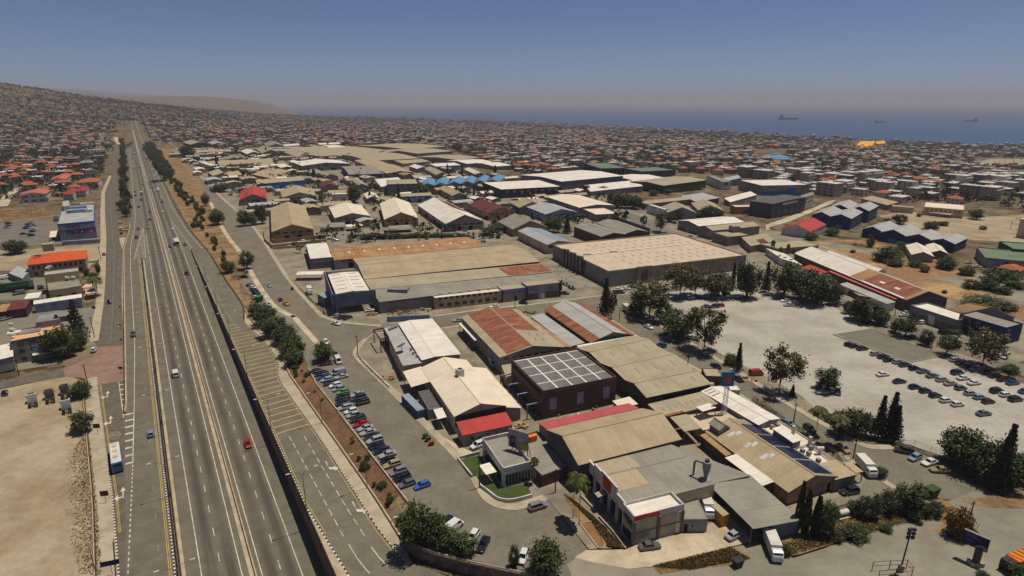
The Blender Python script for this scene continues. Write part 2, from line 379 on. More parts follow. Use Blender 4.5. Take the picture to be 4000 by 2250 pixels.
def nline(name, nf, w, mat, a, b, dz=0.012, parent=highway):
    nf = nf if callable(nf) else const(nf)
    return road_sheet(name, lambda s: nf(s) - w/2, lambda s: nf(s) + w/2, mat, a, b, dz, 8, parent)
def dashes(name, nf, a, b, ln, gap, mat, w=0.17, parent=highway):
    nf = nf if callable(nf) else const(nf); s = a; k = 0
    while s < b:
        road_sheet(name, lambda q: nf(q) - w/2, lambda q: nf(q) + w/2, mat, s, min(b, s + ln), 0.012, ln, parent); s += ln + gap; k += 1
        if k >= 60: ln, gap = ln, gap
line_r = lambda s: lerp_tab([(60,-15.3),(127,-14.7),(156,-13.7),(172,-13.2),(204,-12.4),(263,-11.3),(373,-11.4),(434,-11.0),(505,-8.1),(560,-6.8)], s)
nline('edge_line', line_r, 0.2, PAINT, 172, S_FAR)
dashes('lane_dash', line_r, 60, 172, 1.0, 1.0, PAINT, 0.24)
nline('edge_line', -1.7, 0.2, PAINT, 40, 470); nline('edge_line', 5.5, 0.2, PAINT, 40, S_FAR); nline('edge_line', 9.05, 0.2, PAINT, 40, S_FAR)
nline('edge_line', 16.2, 0.2, PAINT, 40, 520)
far_r = lambda s: lerp_tab([(402,27.0),(468,23.5),(587,20.6),(700,21.4),(1500,20)], s)
nline('edge_line', far_r, 0.2, PAINT, 404, S_FAR)
dashes('lane_dash', 2.0, 50, 900, 3.0, 6.0, PAINT); dashes('lane_dash', 12.65, 50, 900, 3.0, 6.0, PAINT)
dashes('lane_dash', -2.2, 505, 900, 3.0, 6.0, PAINT); dashes('lane_dash', 16.6, 520, 900, 3.0, 6.0, PAINT)
dashes('lane_dash', -9.0, 60, 330, 2.0, 10.0, PAINTF, 0.14)
nline('double_yellow_line', -7.0, 0.13, YEL, 40, 400); nline('double_yellow_line', -7.35, 0.13, YEL, 40, 400)
dyl = lambda s: srv_l(s) + 0.55
nline('double_yellow_line', dyl, 0.13, YEL, 143, 240); nline('double_yellow_line', lambda s: dyl(s) + 0.3, 0.13, YEL, 143, 240)
def chevrons(a, b, nl, nr, step, flip, mat=PAINT, parent=highway):
    s = a
    while s < b:
        l, r = nl(s), nr(s); m = (l + r) / 2; d = (r - l) * 0.28 * flip
        for p, q in (((s, l), (s + d, m)), ((s + d, m), (s, r))):
            A, B = SN(p[0], p[1]), SN(q[0], q[1]); t = (B - A).normalized(); o = HV * 0.3
            vs = [A - o, B - o, B + o, A + o]
            for v in vs: v.z = sz(sn_of(v)[0]) + 0.014
            ob = mesh('chevron_bar', vs, [(0, 1, 2, 3)], mat, parent, fix=False)
            if ob.data.polygons[0].normal.z < 0: ob.data.flip_normals()
        s += step
g1l, g1r = (lambda s: lerp_tab([(398,-9.6),(500,-3.0)], s)), (lambda s: lerp_tab([(398,-3.6),(500,-2.6)], s))
chevrons(402, 492, g1l, g1r, 5.0, 1); nline('gore_line', g1l, 0.2, PAINT, 398, 500); nline('gore_line', g1r, 0.2, PAINT, 398, 500)
g2l, g2r = (lambda s: lerp_tab([(412,16.4),(520,16.4)], s)), (lambda s: lerp_tab([(412,21.5),(520,16.7)], s))
chevrons(416, 505, g2l, g2r, 5.0, -1, PAINTF); nline('gore_line', g2r, 0.18, PAINT, 412, 520)
g3l, g3r = line_r, (lambda s: lerp_tab([(165,-12.6),(200,-11.2)], s))
def flat_paint(name, w, pts, mat=PAINT, along=HV, parent=service_road):
    side = Vector((along.y, -along.x, 0)); vs = []
    for a, b in pts: p = w + side * a + along * b; vs.append(Vector((p.x, p.y, sz(sn_of(p)[0]) + 0.016)))
    o = mesh(name, vs, poly_tris(vs), mat, parent, fix=False)
    if sum(p.normal.z for p in o.data.polygons) < 0: o.data.flip_normals()
    return o
def arrow_left(w, parent=service_road, k=1.0):
    flat_paint('road_arrow', w, [(x*k, y*k) for x, y in [(0.15,-2.5),(0.45,-2.5),(0.45,0.6),(0.9,0.6),(0.3,2.6),(-0.3,0.6),(0.15,0.6)]], parent=parent)
    flat_paint('road_arrow', w, [(x*k, y*k) for x, y in [(0.1,-1.6),(-0.7,-1.6),(-0.7,-0.6),(-1.6,-1.9),(-0.7,-3.2),(-0.7,-2.3),(0.1,-2.3)]], parent=parent)
for px in ((475,1925),(428,1640),(416,1540)): arrow_left(on_h(px))
w30 = on_h((450,1701)); ringo = [(1.35*math.cos(a), 2.3*math.sin(a)) for a in np.linspace(0, 2*math.pi, 25)]; ringi = [(1.12*math.cos(a), 1.98*math.sin(a)) for a in np.linspace(0, 2*math.pi, 25)]
for i in range(24): flat_paint('speed_limit_ring', w30, [ringo[i], ringo[i+1], ringi[i+1], ringi[i]], PAINTF)
def text_mesh(txt, size, bold=0.0, align='CENTER', extrude=0.0):
    c = bpy.data.curves.new('txt', 'FONT'); c.body = txt; c.size = size; c.align_x = align; c.align_y = 'CENTER'; c.offset = bold; c.extrude = extrude; c.resolution_u = 2
    o = bpy.data.objects.new('txt', c); COL.objects.link(o); dg = bpy.context.evaluated_depsgraph_get(); me = bpy.data.meshes.new_from_object(o.evaluated_get(dg))
    bpy.data.objects.remove(o); bpy.data.curves.remove(c); return me
def lettering(name, txt, size, mat, parent, M4, bold=0.0, sx=1.0):
    me = text_mesh(txt, size, bold); me.transform(Matrix.Diagonal((sx, 1, 1, 1))); me.transform(M4); me.name = name; me.materials.append(mat)
    o = bpy.data.objects.new(name, me); COL.objects.link(o); o.parent = parent; return o
lettering('speed_limit_figures', '30', 2.0, PAINTF, service_road, Matrix.Translation((w30.x, w30.y, w30.z + 0.03)) @ Matrix.Rotation(HD, 4, 'Z') @ Matrix.Diagonal((1, 1.6, 1, 1)), 0.02)
chevrons(205, 250, lambda s: lerp_tab([(200,-15.2),(250,-17.5)], s), lambda s: -15.0, 4.0, 0.2, PAINT, service_road)
nline('gore_line', lambda s: lerp_tab([(200,-15.2),(250,-17.6)], s), 0.2, PAINT, 200, 252, 0.012, service_road)
for k in range(8): chev_s = 172 + 4.2 * k; road_sheet('hatch_bar', lambda q: -14.9 + 0.0*q, lambda q: line_r(q) - 0.1, PAINT, chev_s, chev_s + 0.8, 0.013, 1, highway)
nline('centre_line', lambda s: (srv_l(s) + srv_r(s)) / 2, 0.12, PAINTF, 270, 900, 0.012, service_road)
for s in np.arange(285, 420, 16): nline('lane_dash', lambda q: srv_r(q) - 1.5, 0.14, PAINTF, s, s + 6, 0.012, service_road)
PINK = M('pink_block_paving', (142,110,96), (124,100,88), scale=0.3, fine=0.1, fscale=3)
jp = [fr('D6', p) for p in [(1240,1140),(1550,1085),(1560,860),(1565,640),(1240,660),(1180,780),(1000,850),(790,930),(820,1040),(1000,1045),(1120,1075),(1190,1110)]]
def on_left(p): return on(p, tw)
sheet('junction_paving', [on_left(p) for p in jp], PINK, 0.035)
ss = [fr('D6', p) for p in [(-400,1190),(0,1100),(400,1010),(790,930),(820,1040),(400,1110),(0,1185),(-400,1300)]]
sheet('side_street', [on_left(p) for p in ss], ASPH, 0.02)
def kerb_run(name, pts, w, h, parent, block=0.6):
    pts = dense(pts, block); a, b = MB(), MB(); l, r = offset(pts, -w/2), offset(pts, w/2); up = Vector((0, 0, h)); dn = Vector((0, 0, -0.2))
    for i in range(len(pts) - 1):
        q = [l[i], r[i], r[i+1], l[i+1]]; (a if i % 2 else b).hexa([p + dn for p in q], [p + up for p in q])
    x = a.obj(name, BLK, parent, fix=False); y = b.obj(name, WHT, parent, fix=False); x['kind'] = y['kind'] = 'stuff'
def nrun(nf, a, b, st=6.0, dz=0.0):
    nf = nf if callable(nf) else const(nf); return [SN(s, nf(s), sz(s) + dz) for s in list(np.arange(a, b, st)) + [b]]
kerb_run('kerb_block', nrun(-6.35, 45, 396), 0.3, 0.13, highway)
kerb_run('kerb_block', nrun(lambda s: srv_l(s) - 0.15, 45, 236), 0.3, 0.13, service_road)
lp = road_sheet('pavement', lambda s: srv_l(s) - 3.6, lambda s: srv_l(s) - 0.3, PAVE, 45, 236, 0.13); 
lp2 = road_sheet('pavement', lambda s: srv_l(s) - 3.2, lambda s: srv_l(s), PAVE, 272, 900, 0.10)
lp3 = road_sheet('pavement', lambda s: srv_r(s), lambda s: e_left(s), CONC, 205, 470, 0.12)
def long_wall(name, label, cat, pts, t, h, mat, z0=-0.4):
    o = wall_mesh(MB(), pts, t, h, z0).obj(name, mat); return tag(o, label, cat)
long_wall('concrete_barrier', 'low pale concrete kerb wall on the right of the exit ramp barrier', 'barrier', nrun(-4.8, 45, 394), 0.7, 0.45, CONC)
long_wall('concrete_barrier', 'pale low concrete wall dividing the service road from the exit ramp', 'barrier', nrun(lambda s: e_left(s) - 0.25, 203, 520), 0.45, 0.55, CONC)
median = road_sheet('median', const(6.75), const(8.1), CONC, 40, 1900, 0.14)
long_wall('median_barrier', 'thin brown steel crash barrier along the centre of the highway', 'barrier', nrun(7.75, 40, 900), 0.12, 0.55, DKMET)
def guard_rail(label, pts, h=0.8, step=2.0, mat=STEEL, rails=(0.45, 0.78), group='guard rails beside the highway', th=1.0, cat='guard rail'):
    t = thing(cat.replace(' ', '_'), label, cat, pts[0], 0, group); b = Vector(pts[0]); pt = dense(pts, step); mb = MB()
    for p in pt: mb.bar(p + Vector((0,0,-0.2)), p + Vector((0,0,h)), 0.12 * min(1, th * 2))
    mb.obj('post', mat, t, b, fix=False)['kind'] = 'stuff'
    for z in rails:
        r = MB(); q = pts
        for i in range(len(q) - 1): r.bar(q[i] + Vector((0,0,z)), q[i+1] + Vector((0,0,z)), 0.08 * th, 0.22 * th)
        r.obj('rail', mat, t, b, fix=False)
guard_rail('dark steel guard rail between exit ramp and highway', nrun(-5.75, 45, 396, 12), mat=DKMET)
guard_rail('steel guard rail beside the left shoulder of the highway', nrun(-5.25, 45, 396, 12), 0.7)
guard_rail('brown fence rail on the wall beside the service road', nrun(lambda s: e_left(s) - 0.6, 203, 500, 8), 1.0, mat=DKMET, rails=(0.5, 0.95))
guard_rail('railing along the pavement beside the dirt lot', nrun(lambda s: srv_l(s) - 3.9, 60, 225, 8), 1.1, mat=DKMET, rails=(0.55, 1.05))
long_wall('boundary_wall', 'low pale wall between the dirt lot and the pavement', 'wall', nrun(lambda s: srv_l(s) - 4.2, 60, 228), 0.3, 0.55, CONC)
guard_rail('white railing on the kerb beside the blue road sign', nrun(lambda s: srv_l(s) - 0.5, 75, 140, 8), 1.0, rails=(0.5, 0.95))
N_WALL = 20.5
def rw(n, a, b, dz=0.0, st=6.0): return [SN(s, n, zr(s) + dz) for s in list(np.arange(a, b, st)) + [b]]
RR = smooth_line(RAMP_R, 5)
ramp_l_px = [on_r(p) for p in [(1362,2250),(1171,1940),(1000,1603),(949,1450)]]
tl = sn_tab(ramp_l_px); ramp_l = lambda s: max(20.9, min(lerp_tab(tl, s), 27)) if s < 150 else 20.9
tr_ = sorted([sn_of(w) for w in RR])
vs, fs = [], []
ss_ = [s for s in np.arange(96, 405, 4.0)]
L_ = [SN(s, ramp_l(s), zr(s) + 0.0) for s in ss_]; R_ = [SN(s, lerp_tab(tr_, s), zr(s)) for s in ss_]
bend = [on_r(p) for p in [(1290,2262),(1640,2268)]]
vs, fs = strip(L_, R_)
ramp = mesh('ramp_road', vs, fs, M('asphalt_ramp', (110,104,88), (98,92,78), scale=0.2, fine=0.1, fscale=1.2), fix=False); ramp['kind'] = 'structure'
if ramp.data.polygons[0].normal.z < 0: ramp.data.flip_normals()
lowp = [on_r(p) for p in [(1290,2250),(1626,2262),(1800,2300),(2300,2345),(2300,2700),(1100,2700),(1180,2400)]]
sheet('ramp_road', [SN(*sn_of(p), zr(112)) for p in [L_[0], R_[0], G((1850,2290), -2.4), G((2600,2360), -2.4), G((2600,2900), -2.4), G((1300,2900), -2.4)]], MATS['asphalt_ramp'], -0.006)
mb = MB(); ws = list(np.arange(60, 404, 6.0)) + [404]
for a, b in zip(ws, ws[1:]):
    mb.hexa([SN(a, N_WALL-0.15, zh(a)-0.5), SN(a, N_WALL+0.25, zh(a)-0.5), SN(b, N_WALL+0.25, zh(b)-0.5), SN(b, N_WALL-0.15, zh(b)-0.5)],
            [SN(a, N_WALL-0.15, zr(a)+0.35), SN(a, N_WALL+0.25, zr(a)+0.35), SN(b, N_WALL+0.25, zr(b)+0.35), SN(b, N_WALL-0.15, zr(b)+0.35)])
tag(mb.obj('retaining_wall', M('retaining_concrete', (120,98,78), (100,80,64), scale=0.25, fine=0.12)), 'tall brown concrete retaining wall holding up the on ramp beside the highway', 'wall')
guard_rail('dark steel railing on top of the ramp retaining wall', [p + Vector((0,0,0.3)) for p in rw(N_WALL+0.05, 70, 404, 0, 12)], 0.9, mat=DKMET, rails=(0.35, 0.85))
road = ramp
kerb_run('kerb_block', [SN(s, ramp_l(s) + 0.0, zr(s)) for s in np.arange(96, 396, 4)], 0.35, 0.14, ramp)
vs, fs = strip([SN(s, N_WALL+0.25, zr(s)+0.13) for s in ss_], [SN(s, ramp_l(s), zr(s)+0.13) for s in ss_]); o = mesh('pavement', vs, fs, CONC, fix=False); o['kind'] = 'structure'
if o.data.polygons[0].normal.z < 0: o.data.flip_normals()
RK = [p for p in RR if sn_of(p)[0] < 262]
kerb_run('kerb_block', RK, 0.35, 0.14, ramp)
ribbon('yellow_line', RK, 0.13, YEL, ramp, 0.012, -0.6 if sn_of(RK[0])[0] > sn_of(RK[-1])[0] else -0.6)
ribbon('yellow_line', [SN(s, ramp_l(s), zr(s)) for s in np.arange(112, 330, 4)], 0.13, YEL, ramp, 0.012, 0.6)
h0l, h0r, h1l, h1r = on_r((885,1276)), on_r((948,1266)), on_r((1078,1695)), on_r((1198,1664))
bays = [((885,1276),(948,1266))]
for k in range(27):
    t = k / 26.0; s_a = sn_of(h0l)[0] + (sn_of(h1l)[0] - sn_of(h0l)[0]) * t
    A = SN(s_a, ramp_l(s_a) + 0.7, zr(s_a)); nr_ = lerp_tab(tr_, s_a) - (0.5 if t > 0.45 else lerp_tab([(0,3.4),(0.45,0.8)], t)); B = SN(s_a + 0.6, nr_, zr(s_a + 0.6))
    o = HV * 0.22; q = [A - o, B - o, B + o, A + o]
    ob = mesh('hatch_bar', [p + Vector((0,0,0.014)) for p in q], [(0,1,2,3)], YEL, ramp, fix=False)
    if ob.data.polygons[0].normal.z < 0: ob.data.flip_normals()
def pxline(name, pts, w, mat, parent, f=on_r, dz=0.013): return ribbon(name, [f(p) for p in pts], w, mat, parent, dz)
def pxdash(name, pts, w, mat, parent, ln, gap, f=on_r):
    P = dense([f(p) for p in pts], 0.5); k = int(ln / 0.5); g = int(gap / 0.5); i = 0
    while i + k < len(P): ribbon(name, P[i:i+k+1], w, mat, parent, 0.013); i += k + g
pxdash('lane_dash', [fr('C2', p) for p in [(250,395),(380,630),(520,890),(660,1150)]], 0.17, PAINT, ramp, 2.5, 1.6)
pxdash('lane_dash', [fr('C2', p) for p in [(365,395),(520,660),(700,960),(860,1210)]], 0.17, PAINT, ramp, 2.5, 1.6)
pxline('lane_line', [fr('C2', p) for p in [(870,1230),(930,1310),(1010,1390),(1100,1449)]], 0.18, PAINT, ramp)
pxline('lane_line', [fr('C2', p) for p in [(700,1210),(760,1310),(830,1400),(880,1449)]], 0.18, PAINT, ramp)
pxdash('lane_dash', [fr('B1', p) for p in [(1450,260),(1560,440),(1700,700),(1800,860)]], 0.15, PAINT, ramp, 1.2, 1.8)
for k in range(5): pxline('hatch_bar', [fr('D8', (330+28*k, 545+30*k)), fr('D8', (385+20*k, 530+30*k))], 0.3, PAINTF, ramp)
for c in ((548,620),(755,935)):
    w = on_r(fr('C2', c)); al = (on_r(fr('C2', (c[0]+40, c[1]+70))) - on_r(fr('C2', c))).normalized(); al.z = 0
    side = Vector((al.y, -al.x, 0))
    pts = [(-0.15,-2.6),(0.15,-2.6),(0.15,0.3),(-0.9,1.2),(-0.9,0.6),(-2.0,1.9),(-0.9,3.0),(-0.9,2.2),(0.2,1.4)]
    vs = [w + side * a + al * b for a, b in pts]
    for v in vs: v.z = zr(sn_of(v)[0]) + 0.015
    ob = mesh('road_arrow', vs, poly_tris(vs), PAINT, ramp, fix=False)
    if sum(p.normal.z for p in ob.data.polygons) < 0: ob.data.flip_normals()
LW = smooth_line(LOW_WALL, 4); rk2 = [p for p in RR if sn_of(p)[0] < 262]
def match(a, b, n=60):
    def res(P):
        P = [Vector(p) for p in P]; d = [0]
        for i in range(1, len(P)): d.append(d[-1] + (P[i]-P[i-1]).length)
        out = []
        for k in range(n):
            t = d[-1] * k / (n-1); i = max(0, min(len(P)-2, int(np.searchsorted(d, t)) - 1)); u = (t - d[i]) / max(1e-6, d[i+1]-d[i]); out.append(P[i].lerp(P[i+1], min(1, max(0, u))))
        return out
    return res(a), res(b)
a, b = match(rk2, LW); vs, fs = strip([p + Vector((0,0,0.14)) for p in a], [p + Vector((0,0,0.14)) for p in b])
o = mesh('pavement', vs, fs, PAVE, fix=False); o['kind'] = 'structure'
if o.data.polygons[0].normal.z < 0: o.data.flip_normals()
long_wall('boundary_wall', 'long low pale wall between ramp pavement and planted soil strip', 'wall', LW, 0.35, 0.75, CONC)
guard_rail('dark outer guard rail curving along the ramp edge beside the dry slope', [p + Vector((0,0,0.05)) for p in [on_r(q) for q in RAMP_R_PX[9:]] + [SN(s, e_right(s) + 0.3, 0) for s in (409,440,468,520,587,700,900)]], 0.75, 2.0)
IN = dense(INNER[:5], 4)
long_wall('boundary_wall', 'low pale kerb wall between planted soil strip and the parked car row', 'wall', IN, 0.35, 0.45, CONC)
SOIL = M('reddish_soil', (122,88,62), (98,72,50), scale=0.25, fine=0.25, fscale=1.5, bump=0.15, bscale=0.8)
a, b = match(list(LW)[:-1], INNER)
vs, fs = strip([p + Vector((0,0,0.35)) for p in a], [p + Vector((0,0,0.12)) for p in b]); o = mesh('planted_soil', vs, fs, SOIL, fix=False); o['kind'] = 'structure'
if o.data.polygons[0].normal.z < 0: o.data.flip_normals()
TE = smooth_line(TERR, 6)
GRAF = M('painted_wall_purple_brown', (96,72,68), (128,110,96), scale=0.5, fine=0.2, fscale=1.5)
long_wall('graffiti_wall', 'brown wall with faded graffiti below the parked cars at the bottom edge', 'wall', TE, 0.4, 0.35, GRAF, -2.6)
mb = MB(); wall_mesh(mb, TE, 0.6, 0.5, 0.352); tag(mb.obj('wall_coping', CONC), 'pale coping on top of the graffiti wall', 'wall')
guard_rail('grey handrail above the graffiti wall near the bushes', [p + Vector((0,0,0.45)) for p in offset(TE, 0.9)], 0.9, 2.0, rails=(0.3, 0.85), group='handrails at the ramp bend')
guard_rail('grey handrail on the ramp pavement bend', [on_r(p) for p in [(1596,2150),(1660,2180),(1800,2225),(1960,2262)]], 1.0, 1.5, rails=(0.3, 0.6, 0.95), group='handrails at the ramp bend')
def roofmat(name, col, col2, rib=0.05, **k):
    st = k.pop('streak', None) or (tuple(int(c * 0.76) for c in col), 0.34, 0.8, 0.07)
    return M(name, col, col2, scale=k.pop('scale', 0.12), coord='UV', streak=st, wave=(0.30, rib * 0.8), fine=k.pop('fine', 0.07), fscale=k.pop('fscale', 1.2), rough=k.pop('rough', 0.75), **k)
R_TAN = roofmat('roof_tan_cement', (170,152,121), (156,137,106)); R_BEI = roofmat('roof_beige_cement', (164,152,126), (150,138,113))
R_GRY = roofmat('roof_grey_sheet', (142,136,122), (128,122,110)); R_LGR = roofmat('roof_light_grey', (168,166,162), (152,150,146))
R_WHT = roofmat('roof_white_sheet', (222,214,202), (206,196,182), streak=((178,166,150),0.5,1.0,0.05)); R_CRM = roofmat('roof_cream_sheet', (220,206,184), (208,192,168), streak=((184,164,138),0.3,0.9,0.05))
R_RST = roofmat('roof_rusted_iron', (138,74,48), (104,54,40), rib=0.22, streak=((176,142,108),0.6,0.9,0.12), fine=0.25); R_RTN = roofmat('roof_rusty_tan', (170,134,92), (150,108,70), streak=((120,80,54),0.7,0.8,0.06), fine=0.16)
R_RED = roofmat('roof_red_sheet', (176,62,54), (160,56,50), rib=0.08); R_DRD = roofmat('roof_dark_red', (104,50,42), (90,44,38), rib=0.12); R_PNK = roofmat('roof_pink_red', (178,82,84), (164,76,78))
R_BLU = roofmat('roof_blue_sheet', (96,140,170), (84,126,156)); R_BGR = roofmat('roof_blue_grey', (138,146,160), (122,130,144)); R_GRN = roofmat('roof_green', (104,120,96), (92,108,86)); R_DKG = roofmat('roof_dark_grey', (92,88,88), (80,76,76))
R_PKB = roofmat('roof_pink_beige', (194,176,152), (184,165,142), rib=0.02, streak=((176,150,126),0.35,0.3,0.2))
R_TIL = M('roof_clay_tiles', (164,92,58), (140,80,54), scale=0.5, fine=0.2, fscale=3)
def wallmat(name, col, col2=None, **k): return M(name, col, col2 or tuple(int(c * 0.86) for c in col), scale=0.2, fine=0.1, fscale=1.0, **k)
W_WHT = wallmat('wall_white', (206,200,192)); W_CRM = wallmat('wall_cream', (190,172,144)); W_GRY = wallmat('wall_grey', (140,134,130)); W_BLG = wallmat('wall_blue_grey', (112,114,128)); W_DGR = wallmat('wall_dark_grey', (82,78,80))
W_BRN = wallmat('wall_brown_steel', (92,72,64)); W_TAN = wallmat('wall_tan', (164,138,104)); W_BLU = wallmat('wall_deep_blue', (38,56,104)); W_LBL = wallmat('wall_pale_blue', (134,152,184)); W_BLK = wallmat('wall_charcoal', (54,52,62)); W_GRN = wallmat('wall_green', (58,78,44)); W_YEL = wallmat('wall_yellow', (196,136,40)); W_ORA = wallmat('paint_orange_red', (190,64,32)); W_MRN = wallmat('wall_maroon', (88,60,66)); W_BRI = wallmat('paint_bright_blue', (40,112,190)); W_VIO = wallmat('wall_lilac', (152,146,164))
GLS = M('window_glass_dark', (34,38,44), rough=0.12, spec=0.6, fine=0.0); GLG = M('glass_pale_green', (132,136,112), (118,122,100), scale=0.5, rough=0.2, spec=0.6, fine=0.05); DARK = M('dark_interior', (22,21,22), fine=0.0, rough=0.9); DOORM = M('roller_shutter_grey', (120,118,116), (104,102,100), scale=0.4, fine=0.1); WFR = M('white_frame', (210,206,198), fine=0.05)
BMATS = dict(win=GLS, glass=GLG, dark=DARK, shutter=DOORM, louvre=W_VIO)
FOOT = []                                             # footprints (circle test) kept clear of scattered trees and houses
def hz(f, base, top): return z_at(G(fr(f, base)), fr(f, top)[1])
class Bd:
    """one building: an Empty at its base corner plus its parts"""
    def __init__(s, name, label, cat='building', group=None): s.name, s.label, s.cat, s.group, s.t = name, label, cat, group, None
    def root(s, w, z0):
        if s.t is None: s.base = Vector((w.x, w.y, z0)); s.t = thing(s.name, s.label, s.cat, s.base, 0, s.group); s.z0 = z0
    def L(s, w): return Vector(w) - s.base
    def quad(s, f, A, B, C, h, rect=True, D=None, hc=None):
        hc = h if hc is None else hc; a, b, c = on_t(fr(f, A), h), on_t(fr(f, B), h), on_t(fr(f, C), hc); z0 = tw(b)
        a.z = b.z = c.z = 0
        if rect:
            e = (a - b).normalized(); p = Vector((-e.y, e.x, 0)); k = (c - b).dot(p)
            if abs(k) > 0.55 * (c - b).length: c = b + p * k
        d = a + c - b; s.root(b, z0); cx = (a + c) / 2; FOOT.append((cx.x, cx.y, (a - c).length / 2, [a, b, c, d])); return a, b, c, d, z0
    def part(s, mb, name, mat, parent=None, uv=None):
        vs = [s.L(v) for v in mb.v]; return mesh(name, vs, mb.f, mat, parent or s.t, uv=uv)
    def slab(s, name, q, mat, t=0.12, uvs=None, parent=None):      # roof sheet from four top points (ridge a,b / eave c,d)
        n = (q[1] - q[0]).cross(q[3] - q[0]).normalized(); n = -n if n.z < 0 else n; lo = [p - n * t for p in q]
        w, l = (q[1] - q[0]).length, (q[3] - q[0]).length; uv = [(0, 0), (w, 0), (w, l), (0, l)] * 2
        return s.part(MB().hexa(lo, q), name, mat, parent, [uv[i] for i in (0,1,2,3,0,1,2,3)])
    def gable(s, f, A, B, C, h=6.0, R=None, rh=1.5, wall=W_CRM, roof=R_BEI, roof2=None, rf=0.5, over=0.35, cap=True, rect=True, open_end=False, base=True):
        a, b, c, d, z0 = s.quad(f, A, B, C, h, rect); s.z0 = z0
        m1 = b.lerp(c, rf); m2 = a.lerp(d, rf)
        if R is not None: rh = max(0.5, min(0.2 * (c - b).length, z_at(m1, fr(f, R)[1]) - z0 - h))
        up = lambda p, z: Vector((p.x, p.y, z0 + z)); e = (a - b).normalized(); k = (c - b).normalized()
        mb = MB(); v = [up(b, -0.3), up(c, -0.3), up(c, h), up(m1, h + rh), up(b, h), up(a, -0.3), up(d, -0.3), up(d, h), up(m2, h + rh), up(a, h)]
        mb.add(v, [(0,1,2,3,4), (9,8,7,6,5), (0,4,9,5), (1,6,7,2), (4,3,8,9), (3,2,7,8), (0,5,6,1)])
        s.walls = (a, b, c, d); s.h = h
        if base: s.part(mb, 'wall', wall)
        sl1, sl2 = rh / (rf * (c - b).length), rh / ((1 - rf) * (c - b).length); t = 0.15
        r1, r2 = up(m1 - e * over, h + rh + t), up(m2 + e * over, h + rh + t)
        q1 = [r2, r1, up(b - e * over - k * over, h + t - sl1 * over), up(a + e * over - k * over, h + t - sl1 * over)]
        q2 = [r2, r1, up(c - e * over + k * over, h + t - sl2 * over), up(d + e * over + k * over, h + t - sl2 * over)]
        s.q1, s.q2 = q1, q2
        s.s1 = s.slab('roof_slope', q1, roof); s.s2 = s.slab('roof_slope', q2, roof2 or roof)
        if cap: s.part(MB().bar(r1 + Vector((0,0,0.02)), r2 + Vector((0,0,0.02)), 0.5, 0.1), 'ridge_cap', roof if roof not in (R_RST,) else R_RTN)
        return s
    def gable2(s, f, A, B, RA, RB, h, rh, **k):       # surveyed: front eave A-B at height h, ridge RA-RB at h+rh; the hidden back slope mirrors it
        b = on_t(fr(f, B), h); r = on_t(fr(f, RB), h + rh); c = 2 * Vector((r.x, r.y, 0)) - Vector((b.x, b.y, 0)); c.z = tw(c) + h
        return s.gable('PX', fr(f, A), fr(f, B), proj(c), h, None, rh, **k)
    def mono(s, f, A, B, C, h, hc, wall=W_CRM, roof=R_BEI, over=0.25, solid=True, t=0.12, name='roof_sheet', rect=True):
        a, b, c, d, z0 = s.quad(f, A, B, C, h, rect, hc=hc); up = lambda p, z: Vector((p.x, p.y, z0 + z))
        if solid: s.part(MB().hexa([up(p, -0.3) for p in (a, b, c, d)], [up(a, h), up(b, h), up(c, hc), up(d, hc)]), 'wall', wall)
        e = (a - b).normalized(); k = (c - b).normalized(); s.walls = (a, b, c, d); s.h = hc
        q = [up(a + e*over, h + t), up(b - e*over, h + t), up(c - e*over + k*over, hc + t), up(d + e*over + k*over, hc + t)]; s.q1 = s.q2 = q
        s.s1 = s.slab(name, q, roof, t)
        if not solid:
            for p, z in ((a, h), (b, h), (c, hc), (d, hc)): s.part(MB().bar(up(p, -0.2), up(p, z), 0.18), 'post', STEEL)
        return s
    def flat(s, f, A, B, C, h, wall=W_WHT, roof=R_GRY, par=0.5, cap=None, rect=True, pt=0.25, z1=0.0, a4=None):
        a, b, c, d, z0 = a4 or s.quad(f, A, B, C, h, rect); up = lambda p, z: Vector((p.x, p.y, z0 + z)); s.walls = (a, b, c, d); s.h = h
        s.part(MB().hexa([up(p, z1 - 0.3 if z1 == 0 else z1) for p in (a, b, c, d)], [up(p, h - par) for p in (a, b, c, d)]), 'wall', wall)
        q = [up(p, h - par + 0.03) for p in (a, b, c, d)]; s.s1 = s.slab('roof_deck', q, roof, 0.02); s.q1 = s.q2 = q
        if par > 0:
            mb = MB(); P = [a, b, c, d]; ctr = (a + c) / 2
            ins = [p + (ctr - p).normalized() * pt * 1.4 for p in P]
            for i in range(4):
                j = (i + 1) % 4; mb.hexa([up(P[i], h - par + 0.05), up(P[j], h - par + 0.05), up(ins[j], h - par + 0.05), up(ins[i], h - par + 0.05)], [up(P[i], h), up(P[j], h), up(ins[j], h), up(ins[i], h)])
            s.part(mb, 'parapet', cap or wall)
        return s
    def flatd(s, f, A, B, depth, h, back=None, **k):  # front edge A-B surveyed, depth in metres away from the viewer
        a, b = on_t(fr(f, A), h), on_t(fr(f, B), h); z0 = tw(a); a.z = b.z = 0; e = (b - a).normalized(); p = Vector((-e.y, e.x, 0)); p = -p if p.y < 0 else p
        c, d = b + p * depth, a + p * depth; s.root(a, z0); cx = (a + c) / 2; FOOT.append((cx.x, cx.y, (a - c).length / 2, [a, b, c, d])); return s.flat(None, None, None, None, h, a4=(a, b, c, d, z0), **k)
